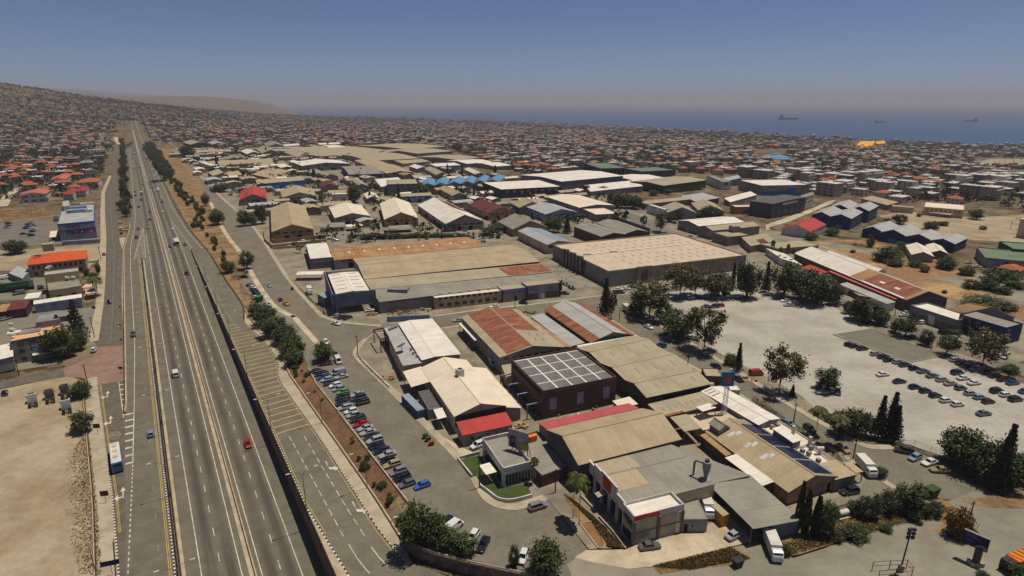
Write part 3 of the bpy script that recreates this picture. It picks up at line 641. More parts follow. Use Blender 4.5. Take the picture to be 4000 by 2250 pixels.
    def hip(s, f, A, B, C, h, rh, wall=W_CRM, roof=R_TIL, over=0.6, inset=0.5):
        a, b, c, d, z0 = s.quad(f, A, B, C, h); up = lambda p, z: Vector((p.x, p.y, z0 + z)); s.walls = (a, b, c, d); s.h = h; ctr = (a + c) / 2
        w = [p + (ctr - p).normalized() * over * 1.3 for p in (a, b, c, d)]; s.walls = w
        s.part(MB().hexa([up(p, -0.3) for p in w], [up(p, h) for p in w]), 'wall', wall)
        L, W = (a - b).length, (c - b).length
        if L >= W: m1, m2 = (b + c) / 2 + (a - b) * (inset * W / L), (a + d) / 2 - (a - b) * (inset * W / L); fs = [(0,1,4,5), (2,3,5,4), (1,2,4), (3,0,5)]
        else: m1, m2 = (a + b) / 2 + (c - b) * (inset * L / W), (c + d) / 2 - (c - b) * (inset * L / W); fs = [(0,1,4), (1,2,5,4), (2,3,5), (3,0,4,5)]
        vs = [up(a, h), up(b, h), up(c, h), up(d, h), up(m1, h + rh), up(m2, h + rh)]
        s.part(MB().add(vs, fs + [(3,2,1,0)]), 'roof', roof); return s
    def patch(s, q, u0, u1, v0, v1, mat, name='roof_patch', dz=0.04, parent=None):     # piece of sheet on a slope; u from far end to near end, v from ridge to eave
        P = lambda u, v: q[0].lerp(q[1], u).lerp(q[3].lerp(q[2], u), v) + Vector((0, 0, dz))
        pts = [P(u0, v0), P(u1, v0), P(u1, v1), P(u0, v1)]; return s.slab(name, pts, mat, 0.03, parent=parent)
    def open(s, side, u0, u1, z0, z1, kind='win', name='window', proud=0.05, parent=None, frame=False):
        P = s.walls; a, b = P[side], P[(side + 1) % 4]; ctr = (P[0] + P[2]) / 2; e = (b - a); n = Vector((e.y, -e.x, 0)).normalized()
        if (a + b) / 2 @ n < ctr @ n: n = -n
        p, q = a + e * u0, a + e * u1; zb = s.z0; mat = BMATS[kind] if isinstance(kind, str) else kind
        mb = MB().hexa([Vector((x.x, x.y, zb + z0)) for x in (p - n*0.1, q - n*0.1, q + n*proud, p + n*proud)], [Vector((x.x, x.y, zb + z1)) for x in (p - n*0.1, q - n*0.1, q + n*proud, p + n*proud)])
        o = s.part(mb, name, mat, parent)
        if frame:
            fb = MB(); n2 = n * (proud + 0.03); w = 0.07
            for (A, B) in (((p, z0), (q, z0)), ((q, z0), (q, z1)), ((q, z1), (p, z1)), ((p, z1), (p, z0))): fb.bar(Vector((A[0].x, A[0].y, zb + A[1])) + n2, Vector((B[0].x, B[0].y, zb + B[1])) + n2, w)
            fo = s.part(fb, 'frame', WFR, o)
        return o
    def rowwin(s, side, k, z0, z1, w=0.6, u0=0.04, u1=0.96, kind='win', name='window', frame=False):
        for i in range(k):
            c = u0 + (u1 - u0) * (i + 0.5) / k; hw = (u1 - u0) / k * w / 2; s.open(side, c - hw, c + hw, z0, z1, kind, name, frame=frame)
        return s
    def box(s, f, A, sx, sy, z0, z1, mat, name, rz=0.0):          # small fitting standing at roof height z0 (over ground) at pixel A
        w = on_t(fr(f, A), z0); c, sn = math.cos(rz), math.sin(rz); P = [Vector((w.x + x*c - y*sn, w.y + x*sn + y*c, 0)) for x, y in ((-sx/2,-sy/2),(sx/2,-sy/2),(sx/2,sy/2),(-sx/2,sy/2))]
        g = w.z - z0; return s.part(MB().hexa([p + Vector((0,0,g+z0)) for p in P], [p + Vector((0,0,g+z1)) for p in P]), name, mat)
    def basis(s, side):
        P = s.walls; a, b = P[side], P[(side + 1) % 4]; ctr = (P[0] + P[2]) / 2; e = (b - a).normalized(); n = Vector((e.y, -e.x, 0))
        if (a + b) / 2 @ n < ctr @ n: n = -n
        x = Vector((-n.y, n.x, 0)); return a, b, x, n
    def sign_text(s, side, u, z, txt, size, mat, out=0.1, bold=0.0, name='lettering', sx=1.0):
        a, b, x, n = s.basis(side); p = a.lerp(b, u) + n * out; p.z = s.z0 + z; p = s.L(p)
        M4 = Matrix(((x.x, 0, n.x, p.x), (x.y, 0, n.y, p.y), (0, 1, 0, p.z), (0, 0, 0, 1))); return lettering(name, txt, size, mat, s.t, M4, bold, sx)
RUSTF = HD
A_IND = M('asphalt_estate', (115,108,92), (104,97,83), scale=0.12, fine=0.12, fscale=0.8)
YARD = M('yard_concrete', (140,129,109), (112,103,88), scale=0.10, fine=0.14, fscale=0.7)
GRAV = M('grey_gravel', (124,118,102), (114,107,91), scale=0.08, fine=0.16, fscale=1.6)
TANL = M('tan_dirt', (160,144,118), (138,120,92), scale=0.06, fine=0.14, fscale=0.5)
DRY = M('dry_grass_soil', (142,114,78), (108,84,56), scale=0.10, fine=0.28, fscale=0.7)
LAWN = M('lawn_green', (62,76,30), (50,64,26), scale=0.3, fine=0.25, fscale=6)
COURT = M('court_grey', (112,108,92), (104,100,86), scale=0.2, fine=0.06)
APR = M('apron_concrete', (188,172,146), (160,144,120), scale=0.12, fine=0.10, fscale=0.8)
def zone(name, f, pts, mat, dz, flat=False):
    w = [G(fr(f, p)) if flat else on_t(fr(f, p)) for p in pts]; return sheet(name, w, mat, dz, zf=(lambda p: 0.0) if flat else tw)
def track_mat(base, dark, rz, name):
    m = M(name, base, dark, scale=0.06, fine=0.1, fscale=0.6); N, L = m.node_tree.nodes, m.node_tree.links; b = N['Principled BSDF']; old = b.inputs['Base Color'].links[0].from_socket
    pos = N.new('ShaderNodeNewGeometry').outputs['Position']; mp = N.new('ShaderNodeMapping'); mp.vector_type = 'POINT'; mp.inputs['Rotation'].default_value = (0, 0, rz); mp.inputs['Scale'].default_value = (0.02, 0.6, 1); L.new(pos, mp.inputs[0])
    n = N.new('ShaderNodeTexNoise'); n.inputs['Scale'].default_value = 1.0; n.inputs['Detail'].default_value = 5; L.new(mp.outputs[0], n.inputs[0])
    r = N.new('ShaderNodeMapRange'); L.new(n.outputs[0], r.inputs[0]); r.inputs[1].default_value = .5; r.inputs[2].default_value = .8; r.inputs[4].default_value = 0.55
    x = N.new('ShaderNodeMix'); x.data_type = 'RGBA'; L.new(r.outputs[0], x.inputs[0]); L.new(old, x.inputs[6]); x.inputs[7].default_value = lin(dark); L.new(x.outputs[2], b.inputs['Base Color']); return m
LOT2 = track_mat((169,162,149), (150,143,130), math.radians(28), 'bleached_lot_tracks'); GRAV2 = track_mat((118,113,98), (136,129,113), math.radians(-12), 'gravel_tracks')
sheet('estate_yard', [SN(s, n) for s, n in ((150,62),(1250,34),(1330,60),(1300,300),(900,330),(640,372),(300,376),(120,376),(60,300),(90,140))], YARD, -0.05)
L_EDGE = [(1600,2097),(1616,1996),(1455,1787),(1300,1585),(1205,1442),(1190,1400),(1247,1339),(1154,1230),(1073,1186),(986,1056),(957,998),(882,900),(828,789),(774,693),(704,615),(667,582),(640,560)]
R_EDGE = [(655,556),(690,580),(729,620),(778,685),(861,772),(985,888),(1107,1075),(1221,1207),(1262,1243),(1345,1264),(1485,1277)]
X_TOP = [(1700,1238),(1900,1210),(2040,1196),(2200,1178),(2330,1160),(2459,1150)]
RS_R = [(2520,1230),(2599,1290),(2780,1399),(2900,1471),(3059,1574),(3214,1664),(3300,1712),(3362,1743),(3420,1756),(3497,1756),(3564,1758),(3690,1812),(3800,1880)]
RS_END = [(3860,1930),(3760,1960),(3600,1938)]
RS_L = [(3517,1914),(3393,1831),(3171,1707),(3000,1606),(2738,1445),(2490,1311),(2350,1228),(2262,1225)]
X_BOT = [(2150,1232),(1900,1256),(1650,1290),(1464,1300)]
BLK_L = [(1420,1322),(1397,1347),(1378,1378),(1397,1412),(1516,1528),(1787,1805),(1850,1895),(1880,1945),(1932,1981),(2000,1994),(2052,1986),(2140,1953)]
estate = zone('estate_road', 'PX', L_EDGE + R_EDGE + X_TOP + RS_R + RS_END + RS_L + X_BOT + BLK_L + [(2298,2150),(2215,2205),(2236,2258),(2000,2224),(1700,2155)], A_IND, 0.03, True)
zone('block_yard', 'PX', BLK_L[:-1] + [(2140,1950),(2300,2145),(2420,2140),(2960,2100),(3160,2000),(3400,1890),(3517,1914)] + RS_L[1:] + X_BOT, YARD, 0.0, True)
zone('showroom_apron', 'C3', [(470,1310),(560,1255),(860,1250),(900,1225),(1280,1130),(1450,1075),(1640,1000),(1700,1060),(1810,1190),(1600,1240),(1230,1365),(880,1395),(600,1345)], APR, 0.06)
zone('hall_forecourt', 'C2', [(1000,30),(1090,70),(1230,250),(1290,330),(1560,480),(1640,520),(1500,560),(1340,420),(1180,240)], APR, 0.02)
white_lot = zone('car_park', 'PX', [(2560,1225),(2575,1150),(2700,1128),(3000,1135),(3259,1202),(3393,1280),(3668,1399),(3973,1492),(4300,1600),(4300,2000),(3860,1870),(3688,1785),(3560,1740),(3517,1730),(3440,1720),(3243,1655),(3129,1545),(2960,1455),(2780,1365)], LOT2, 0.02)
zone('court', 'B4', [(495,885),(790,840),(1310,1045),(1065,1100)], COURT, 0.30)
wl = [on_t(fr('B4', p)) for p in [(495,885),(790,840),(1310,1045),(1065,1100),(495,885)]]
long_wall('court_kerb', 'low pale kerb wall round the grey court in the car park', 'wall', wl, 0.5, 0.35, CONC)
zone('gravel_yard', 'PX', [(2236,2258),(2215,2205),(2250,2180),(2330,2190),(2460,2222),(2640,2210),(2860,2140),(2960,2120),(3010,2140),(3100,2180),(3420,2080),(3600,2010),(3700,1960),(3800,1920),(3870,1930),(4300,2050),(4300,2600),(2720,2330)], GRAV2, 0.05, True)
zone('gravel_yard', 'C4', [(350,900),(540,850),(700,780),(760,700),(950,740),(1000,800),(880,850),(600,900),(420,960)], GRAV, 0.04)
verge = zone('dry_verge', 'PX', [(2550,2215),(2580,2200),(2850,2140),(2900,2155),(2930,2185),(2890,2205),(2700,2225),(2580,2245)], DRY, 0.09)
zone('dry_verge', 'PX', [(3040,2130),(3130,2080),(3260,2030),(3420,2000),(3560,1960),(3680,1950),(3745,1990),(3700,2030),(3560,2040),(3440,2060),(3300,2110),(3130,2165),(3060,2180)], DRY, 0.10)
zone('dry_verge', 'PX', [(3700,2010),(3760,1990),(3790,2060),(3850,2110),(3800,2110),(3700,2100),(3650,2070)], DRY, 0.10)
zone('dry_verge', 'PX', [(3760,1960),(3860,1940),(4100,1960),(4100,1990),(3880,1985)], DRY, 0.11)
zone('planting_bed', 'C3', [(390,830),(450,850),(610,1000),(640,1050),(860,1250),(720,1230),(690,1150),(600,1040),(520,1040),(470,980)], DRY, 0.09)
zone('paved_island', 'C3', [(515,1055),(590,1040),(630,1060),(705,1215),(690,1240),(650,1240)], M('brown_paving', (134,96,58), (120,86,52), scale=0.5), 0.13)
wl = [on_t(fr('C3', p)) for p in [(515,1055),(590,1040),(630,1060),(705,1215),(690,1245),(650,1240),(515,1060)]]; long_wall('island_kerb', 'pale kerb round the brown paved island beside the palms', 'kerb', wl, 0.25, 0.25, CONC)
wl = [on_t(fr('C3', p)) for p in [(520,850),(620,950)]]; long_wall('bed_wall', 'short pale wall of the planting bed under the palms', 'wall', wl, 0.3, 0.5, CONC)
wl = [on_t(fr('C3', p)) for p in [(655,1005),(770,1130),(858,1250)]]; long_wall('bed_wall', 'long pale wall along the showroom planting bed', 'wall', wl, 0.3, 0.5, CONC)
zone('lawn', 'D2', [(300,640),(560,580),(660,790),(620,820),(475,850)], LAWN, 0.15); zone('lawn', 'D2', [(580,970),(760,905),(830,1000),(1150,935),(1215,1085),(1000,1140),(900,1150),(790,1125)], LAWN, 0.15)
wl = [on_t(fr('D2', p)) for p in [(560,560),(285,635),(465,860)]]; long_wall('garden_wall', 'low white wall round the small upper lawn', 'wall', wl, 0.3, 0.9, W_WHT)
wl = smooth_line([on_t(fr('D2', p)) for p in [(565,975),(680,1060),(780,1135),(900,1165),(1040,1150),(1220,1100)]], 4); long_wall('garden_wall', 'curved low white wall round the lower lawn', 'wall', wl, 0.3, 0.9, W_WHT)
def walk(pts, w, side, dz=0.12, name='pavement', mat=PAVE, f='PX', sm=3):
    P = smooth_line([on_t(fr(f, p)) for p in pts], sm); o = ribbon(name, P, w, mat, None, dz, side * w / 2); o['kind'] = 'structure'
    mb = MB(); wall_mesh(mb, offset(P, side * 0.06), 0.18, dz + 0.02, -0.2); k = mb.obj('kerb', CONC, o); return P
walk(R_EDGE[:] , 2.0, -1); walk(BLK_L, 2.2, -1); walk(RS_R[:-3], 2.2, -1); walk(RS_L[::-1], 1.6, 1); walk(X_BOT[::-1], 1.4, 1); walk(X_TOP, 1.6, -1)
walk([(1160,1236),(1073,1186),(986,1056),(957,998),(882,900),(828,789)][::-1], 2.6, 1, 0.06, mat=APR)
walk([(1262,1350),(1200,1282),(1154,1230)][::-1], 2.2, 1, 0.06, mat=APR)
zone('parking_strip', 'PX', [(945,1095),(985,1056),(1073,1186),(1154,1230),(1247,1339),(1190,1400),(1130,1330),(985,1190)], M('grey_parking', (128,121,106), (112,106,94), scale=0.1, fine=0.14), 0.0)
zone('dry_verge', 'PX', [(566,572),(616,664),(665,750),(748,905),(829,1000),(888,1099),(941,1174),(960,1206),(990,1185),(945,1095),(985,1056),(957,998),(882,900),(828,789),(774,693),(704,615),(667,582)], DRY, -0.04)
zone('car_park_street', 'B4', [(-120,420),(150,480),(560,610),(900,735),(1300,880),(1932,1110),(2400,1290),(2400,1420),(1932,1200),(1300,965),(860,800),(540,665),(150,535),(-120,480)], A_IND, 0.01)
pxline('centre_line', [fr('B4', p) for p in [(560,640),(900,770),(1300,925),(1932,1160)]], 0.15, PAINTF, None, on_t, 0.05)['kind'] = 'structure'
zone('concrete_street', 'A4', [(-20,1335),(440,1145),(600,1075),(640,1040),(560,1055),(420,1120),(-20,1275)], APR, 0.0)
zone('estate_street', 'A3', [(900,1165),(1010,1150),(1200,1190),(1380,1270),(1560,1380),(1440,1400),(1290,1320),(1130,1240)], A_IND, 0.0)
zone('dry_field', 'B4', [(300,185),(420,170),(700,165),(880,200),(1000,260),(1100,330),(1300,310),(1420,370),(1600,400),(1932,410),(2200,480),(2200,900),(1932,780),(1700,660),(1460,640),(1350,600),(1200,545),(1050,480),(840,390),(640,300),(480,250)], M('brown_field', (134,100,66), (168,136,88), scale=0.035, fine=0.3, fscale=0.5, lo=0.5, hi=0.62), 0.0)
zone('dirt_lot', 'A4', [(1040,1190),(1300,1150),(1900,1205),(2415,1180),(2700,1200),(2700,1460),(2415,1449),(1950,1420),(1650,1370),(1440,1310),(1230,1260)], TANL, 0.0)
zone('dirt_lot', 'B3', [(1840,590),(1932,585),(2100,600),(2100,620),(1932,620)], TANL, 0.03)
zone('dirt_lot', 'C1', [(-500,80),(0,45),(300,-20),(540,-60),(655,0),(668,120),(690,400),(735,900),(770,1449),(800,1900),(-900,1900)], TANL, 0.02)
zone('shop_car_park', 'D7', [(-300,420),(60,385),(690,335),(760,440),(770,620),(1240,560),(1260,610),(700,660),(0,700),(-300,730)], M('asphalt_shop', (116,108,96), (104,97,86), scale=0.1), 0.02)
zone('gravel_yard', 'D6', [(-300,320),(0,290),(420,225),(1040,180),(1220,160),(1200,300),(1170,640),(900,700),(700,880),(0,990),(-300,1020)], GRAV, 0.0)
zone('gravel_yard', 'D7', [(-300,1100),(300,1060),(560,1080),(600,1330),(430,1349),(-300,1380)], GRAV, 0.0)
zone('dry_field', 'D7', [(-300,240),(200,200),(520,190),(700,290),(690,330),(60,380),(-300,410)], DRY, 0.0); zone('dirt_lot', 'D7', [(-300,745),(350,720),(640,700),(1300,650),(1290,800),(1100,960),(700,980),(0,990),(-300,1000)], TANL, 0.0)
b = Bd('workshop_hall', 'white and cream roofed workshop with satellite dish and red roofed annex')
hd = hz('D1', (565,925), (560,735)); hc_ = hz('D2', (245,305), (258,88))
b.flat('D1', (318,250), (560,735), (805,700), hd, wall=W_CRM, roof=R_LGR, par=0.25)
b.rowwin(1, 1, 1.0, 3.0, 0.3); b.rowwin(0, 6, 3.6, 5.2, 0.7, 0.35, 0.98)
b.open(0, 0.02, 0.30, 0, 2.6, 'dark', 'entrance'); b.open(0, 0.03, 0.28, 2.7, 4.6, R_RED, 'red_panel', 0.4)
b.gable('D1', (512,205), (805,665), (1310,635), hd + 0.5, (935,622), rf=0.33, wall=W_CRM, roof=R_WHT)
b.gable('D1', (800,765), (1215,1370), (1850,1240), hc_, (1540,1210), wall=W_CRM, roof=R_CRM)
b.open(1, 0.0, 1.0, hc_ - 3.4, hc_ - 0.05, W_MRN, 'gable_cladding', 0.06)
b.mono('D1', (792,752), (905,935), (672,1003), hc_ - 0.15, hc_ - 0.9, roof=R_CRM, solid=False)
b.mono('D1', (1440,760), (1855,1258), (2085,1322), hc_ - 0.4, hc_ - 1.6, wall=W_GRY, roof=R_CRM)
b.mono('D2', (880,35), (275,158), (372,318), hz('D2', (372,465), (370,320)) + 1.2, hz('D2', (372,465), (370,320)), wall=W_GRY, roof=R_RED)
b.rowwin(2, 4, 1.4, 2.8, 0.55, 0.1, 0.75, frame=True); b.open(3, 0.3, 0.6, 1.3, 2.6)
b.box('D1', (1278,905), 2.0, 2.0, hc_ + 1.0, hc_ + 4.4, W_WHT, 'roof_cooler', 0.55); b.box('D1', (1278,790), 1.3, 1.3, hc_ + 4.0, hc_ + 4.45, W_BLK, 'cooler_louvre', 0.55)
for q in ((430,270), (470,255), (395,285)): b.box('D1', q, 0.9, 0.9, hd, hd + 0.7, W_GRY, 'roof_fan', 0.5)
for q in ((660,540), (690,590), (735,625)): b.box('D1', q, 0.7, 0.5, hd, hd + 0.9, W_CRM, 'air_conditioner', 0.5)
pg = [on_t(fr('D1', p), hd - 0.2) for p in ((190,285), (275,405), (385,385), (310,265))]
mb = MB()
for i in range(4): mb.bar(pg[i], pg[(i+1) % 4], 0.35, 0.4)
for p in pg[:3]: mb.bar((p.x, p.y, 0), p, 0.3)
b.part(mb, 'pergola', W_BLK)
dp = on_t(fr('D1', (548,560)), hd); pr = [(0.02, 0), (0.7, 0.07), (1.4, 0.28), (1.75, 0.46)]; db = MB().lathe(pr, (0, 0, 0), 20)
rot = Matrix.Rotation(math.radians(40), 4, 'X') @ Matrix.Rotation(math.radians(12), 4, 'Y'); T = Matrix.Translation((dp.x, dp.y, dp.z + 2.0)) @ Matrix.Rotation(math.radians(-150), 4, 'Z') @ rot
dm = MB(); dm.v = [(T @ v) for v in db.v]; dm.f = db.f[:-1]; dish = b.part(dm, 'satellite_dish', W_WHT); b.part(MB().bar(dp, dp + Vector((0,0,2.0)), 0.2), 'mast', W_GRY, dish)
b = Bd('storage_shed', 'narrow dark grey flat roofed shed right of the blue container', 'shed'); b.flat('D1', (752,1062), (885,1288), (1035,1268), 3.3, W_GRY, R_DKG, 0.15)
b = Bd('entrance_canopy', 'small white double sheet canopy in front of the cream hall', 'canopy'); b.mono('D1', (1055,1270), (1110,1380), (1010,1410), 3.4, 3.2, roof=R_WHT, solid=False)
b = Bd('warehouse', 'big warehouse with streaked rusty brown roof and grey lower edge'); b.gable('D1', (1305,125), (1785,630), (2565,490), 6.0, (2175,485), wall=W_GRY, roof=R_BEI, over=0.4)
b.patch(b.q1, 0.0, 0.985, 0.02, 0.76, R_RST, 'rusted_sheets'); b.patch(b.q2, 0.0, 0.62, 0.02, 0.80, R_RST, 'rusted_sheets')
for k in range(4): b.patch(b.q2, 0.70 + 0.12*(k % 2), 0.76 + 0.12*(k % 2), 0.30 + 0.25*(k // 2), 0.33 + 0.25*(k // 2), R_DKG, 'skylight', 0.05)
b.rowwin(0, 8, 2.4, 4.6, 0.8, 0.35, 0.99, 'louvre', 'wall_panel'); b.open(1, 0.42, 0.56, 2.5, 4.6, 'louvre', 'vent'); b.rowwin(1, 8, 4.8, 5.4, 0.7)
b.mono('D1', (1355,190), (1555,400), (1470,422), 4.2, 4.0, roof=R_WHT, solid=False, name='canopy_sheet')
b.mono('B3', (190,697), (575,972), (650,985), 5.2, 4.2, wall=W_GRY, roof=R_RTN)
b.flat('B3', (112,1108), (150,1205), (305,1150), 3.4, W_CRM, R_BEI, 0.15)
b = Bd('long_shed', 'low shed with pale blue grey sheet roof between two rusty halls', 'shed'); b.mono('B3', (430,725), (740,945), (645,978), 3.6, 3.2, wall=W_GRY, roof=R_LGR)
b = Bd('warehouse', 'long grey roofed hall with rusty red roof edges beside the street'); b.gable('B3', (445,697), (790,940), (1110,886), 4.4, (950,862), wall=W_GRY, roof=R_LGR, over=0.5)
b.patch(b.q1, 0.0, 1.0, 0.60, 1.0, R_RST, 'rusted_sheets'); b.patch(b.q2, 0.0, 1.0, 0.58, 1.0, R_RST, 'rusted_sheets'); b.rowwin(0, 14, 1.0, 3.6, 0.7, kind='dark', name='opening'); b.rowwin(1, 10, 0.5, 4.2, 0.75, 0.03, 0.97, 'louvre', 'wall_panel')
b = Bd('long_shed', 'low building with plain white roof in front of the rust edged hall', 'shed'); b.mono('B3', (1125,890), (686,966), (765,1016), 4.8, 4.2, wall=W_GRY, roof=R_WHT)
for nm, A, B, RA, RB, hh, lab in (('warehouse', (1328,1008), (880,1112), (1245,935), (812,1008), 5.2, 'beige ridged warehouse directly below the plain white roof'),
        ('warehouse', (1548,1140), (1075,1250), (1415,1035), (960,1130), 5.0, 'middle of three stepped beige warehouses beside the street'),
        ('warehouse', (1688,1255), (1210,1357), (1605,1150), (1125,1250), 4.8, 'front beige warehouse of the stepped three with open sided loading bay')):
    b = Bd(nm, lab); b.gable2('B3', A, B, RA, RB, hh, 1.5, wall=W_DGR, roof=R_BEI, over=0.3)
    for k in range(3): b.patch(b.q1, 0.15 + 0.28*k, 0.18 + 0.28*k, 0.3, 0.62, R_GRY, 'skylight')
b.rowwin(0, 4, 0.2, 3.8, 0.85, 0.02, 0.75, 'dark', 'bay_opening')
hb = hz('C3', (240,265), (235,50)); b = Bd('brown_hall', 'brown steel clad hall with grid of grey and white roof panels')
b.flat('B3', (187,1068), (430,1308), (973,1192), hb, W_BRN, R_WHT, 0.7, cap=W_BRN)
q = b.q1; PANEL = M('roof_panel_grey', (112,108,104), (98,94,92), scale=0.3, coord='UV', wave=(0.5, 0.1))
for i in range(5):
    for j in range(4):
        u0, v0 = 0.03 + j * 0.243, 0.02 + i * 0.197; b.patch(q, u0 + 0.008, u0 + 0.228, v0 + 0.014, v0 + 0.186, PANEL, 'roof_panel', 0.08)
for u in (0.13, 0.5, 0.86): b.open(1, u - 0.045, u + 0.045, 2.6, 6.2, 'louvre', 'window')
b.open(0, 0.05, 0.95, hb - 2.2, hb - 0.8, 'dark', 'open_bay')
for k in range(4):
    u = 0.06 + 0.29 * k; a, bb, x, n = b.basis(0); p = a.lerp(bb, u); p2 = p + n * 4.2; mb = MB().bar((p.x, p.y, 4.6), (p2.x, p2.y, 4.6), 0.35).bar((p2.x, p2.y, -0.2), (p2.x, p2.y, 4.75), 0.35); b.part(mb, 'steel_arm', W_LBL)
b = Bd('warehouse', 'wide tan ribbed warehouse roof with pink red lean to along its back'); ht = 6.8
b.gable('C3', (1272,416), (505,610), (268,347), ht, (390,392), wall=W_DGR, roof=R_TAN, rf=0.5, over=0.25)
b.mono('C3', (955,187), (268,342), (198,301), ht - 0.6, ht - 1.6, wall=W_GRY, roof=R_PNK)
for k, q in enumerate(((278,380), (308,412), (318,430), (330,443), (345,455), (362,485), (410,528))): b.box('C3', q, 0.5, 1.0, 4.4, 5.2, W_WHT, 'air_conditioner', 0.5)
hs = hz('D3', (865,1220), (895,860)); b = Bd('furniture_showroom', 'long grey roofed showroom with stepped white street front and orange sign', 'shop')
b.gable('D3', (1905,455), (805,738), (262,203), hs - 0.9, (480,368), wall=W_CRM, roof=R_GRY, over=0.15, rf=0.62)
b.patch(b.q1, 0.62, 0.985, 0.02, 0.55, R_TAN, 'roof_sheets'); b.patch(b.q1, 0.55, 0.985, 0.57, 0.98, R_GRY, 'roof_sheets'); b.patch(b.q2, 0.55, 0.985, 0.05, 0.95, R_BEI, 'roof_sheets')
gw = b.walls; gq1, gq2 = b.q1, b.q2; gb = b
a, bb, x, n = b.basis(1)
for i, (u0, u1, z1) in enumerate(((0.0, 0.22, hs - 0.1), (0.225, 0.62, hs + 1.3), (0.625, 0.82, hs + 0.9), (0.825, 1.0, hs + 0.2))):
    p, q = a.lerp(bb, u0), a.lerp(bb, u1); mb = MB().hexa([Vector((v.x, v.y, hs - 2.6)) for v in (p + n*0.05, q + n*0.05, q + n*0.45, p + n*0.45)], [Vector((v.x, v.y, z1)) for v in (p + n*0.05, q + n*0.05, q + n*0.45, p + n*0.45)]); b.part(mb, 'parapet', W_WHT)
p, q = a.lerp(bb, 0.36), a.lerp(bb, 0.56); b.part(MB().hexa([Vector((v.x, v.y, hs - 1.9)) for v in (p + n*0.46, q + n*0.46, q + n*0.6, p + n*0.6)], [Vector((v.x, v.y, hs + 0.8)) for v in (p + n*0.46, q + n*0.46, q + n*0.6, p + n*0.6)]), 'sign_board', W_ORA)
for k in range(6):
    p = a.lerp(bb, k / 5.0) + n * 0.3; b.part(MB().bar((p.x, p.y, -0.2), (p.x, p.y, hs - 2.6), 0.6), 'column', W_WHT)
for k in range(5): b.open(1, k/5 + 0.03, k/5 + 0.17, 0.3, hs - 2.7, 'win', 'shop_window', 0.06)
p, q = a.lerp(bb, 0.44) + n * 0.2, a.lerp(bb, 0.54) + n * 0.2
cv = []
for j in range(7): t = j / 6; cv.append((0.3 + 2.2 * t, 3.4 + 0.6 * math.sin(math.pi * (0.25 + 0.55 * t))))
mb = MB(); vs = [Vector((pp.x + n.x*d, pp.y + n.y*d, z)) for pp in (p, q) for d, z in cv]; mb.add(vs, [(i, i+1, 8+i, 7+i) for i in range(6)]); b.part(mb, 'entrance_awning', W_CRM)
b.flat('D3', (752,692), (893,862), (1528,707), hs, W_WHT, R_WHT, 0.7); S = b.walls
cl = M('column_brown', (112,94,80), fine=0.1)
for u in (0.0, 0.5, 1.0):
    a, bb, x, n = b.basis(1); p = a.lerp(bb, min(0.985, max(0.015, u))) + n * 0.05; b.part(MB().bar((p.x, p.y, -0.2), (p.x, p.y, hs - 1.3), 0.55), 'column', cl)
for u0, u1 in ((0.045, 0.47), (0.53, 0.87)):
    for z0, z1 in ((0.25, 2.6), (3.0, hs - 1.45)): b.open(1, u0, u1, z0, z1, 'glass', 'shop_window', 0.03)
for z0 in (3.1, 4.3): b.open(1, 0.9, 0.97, z0, z0 + 1.0, 'glass', 'window', 0.03, frame=True)
b.open(1, 0.0, 1.0, 2.62, 2.95, cl, 'floor_band', 0.06); b.open(0, 0.1, 0.9, 0.3, 2.6, 'win', 'shop_window'); b.open(0, 0.1, 0.9, 3.1, hs - 1.5, 'win', 'shop_window')
b.open(1, 0.005, 0.5, hs - 1.15, hs - 0.1, W_ORA, 'sign_board', 0.1); SGN = M('sign_lettering_pale', (196,150,128), fine=0)
b.sign_text(1, 0.29, hs - 0.62, 'interior art', 0.85, SGN, 0.13)
b.flat('D3', (1395,625), (1513,897), (1783,818), hz('D3', (1505,1062), (1515,895)), W_GRY, R_GRY, 0.12); b.open(1, 0.06, 0.2, 0, 2.1, 'dark', 'door'); b.open(1, 0.3, 0.48, 1.2, 2.3, 'win', 'window', frame=True)
b = Bd('open_shed', 'open fronted shed with broad grey sheet roof right of the showroom', 'shed'); hsh = hz('D3', (2350,1190), (2370,1005))
b.mono('PX', (2766,1893), (2937,2063), (3118,2029), hsh + 0.6, hsh, roof=R_GRY, solid=False, over=0.4)
a, bb, c, d = b.walls; sa, sd = Vector((a.x, a.y, hsh + .7)), Vector((d.x, d.y, hsh + .7)); gb.slab('roof_sheet', [gq1[0], gq1[3], sa, sd], R_GRY); gb.part(MB().add([gq1[0], sd, gq2[3], gq2[3] - Vector((0,0,.2))], [(0,1,2),(1,3,2)]), 'roof_sheet', R_GRY); b.part(MB().hexa([Vector((p.x, p.y, -0.2)) for p in (a, d, d + (a - bb).normalized()*0.2, a + (a - bb).normalized()*0.2)], [Vector((p.x, p.y, hsh)) for p in (a, d, d + (a - bb).normalized()*0.2, a + (a - bb).normalized()*0.2)]), 'wall', W_BLG)
m = bb.lerp(c, 0.45); b.part(MB().hexa([Vector((p.x, p.y, -0.2)) for p in (m, c, c.lerp(d, 0.35), m.lerp(a.lerp(d, 0.45), 0.35))], [Vector((p.x, p.y, hsh - 0.1)) for p in (m, c, c.lerp(d, 0.35), m.lerp(a.lerp(d, 0.45), 0.35))]), 'office_block', W_BLG)
w = on_t(fr('D3', (1755,690))); w.z = 0; t = thing('dust_collector', 'grey cyclone dust collector with silo and bent duct beside the showroom', 'dust collector', w)
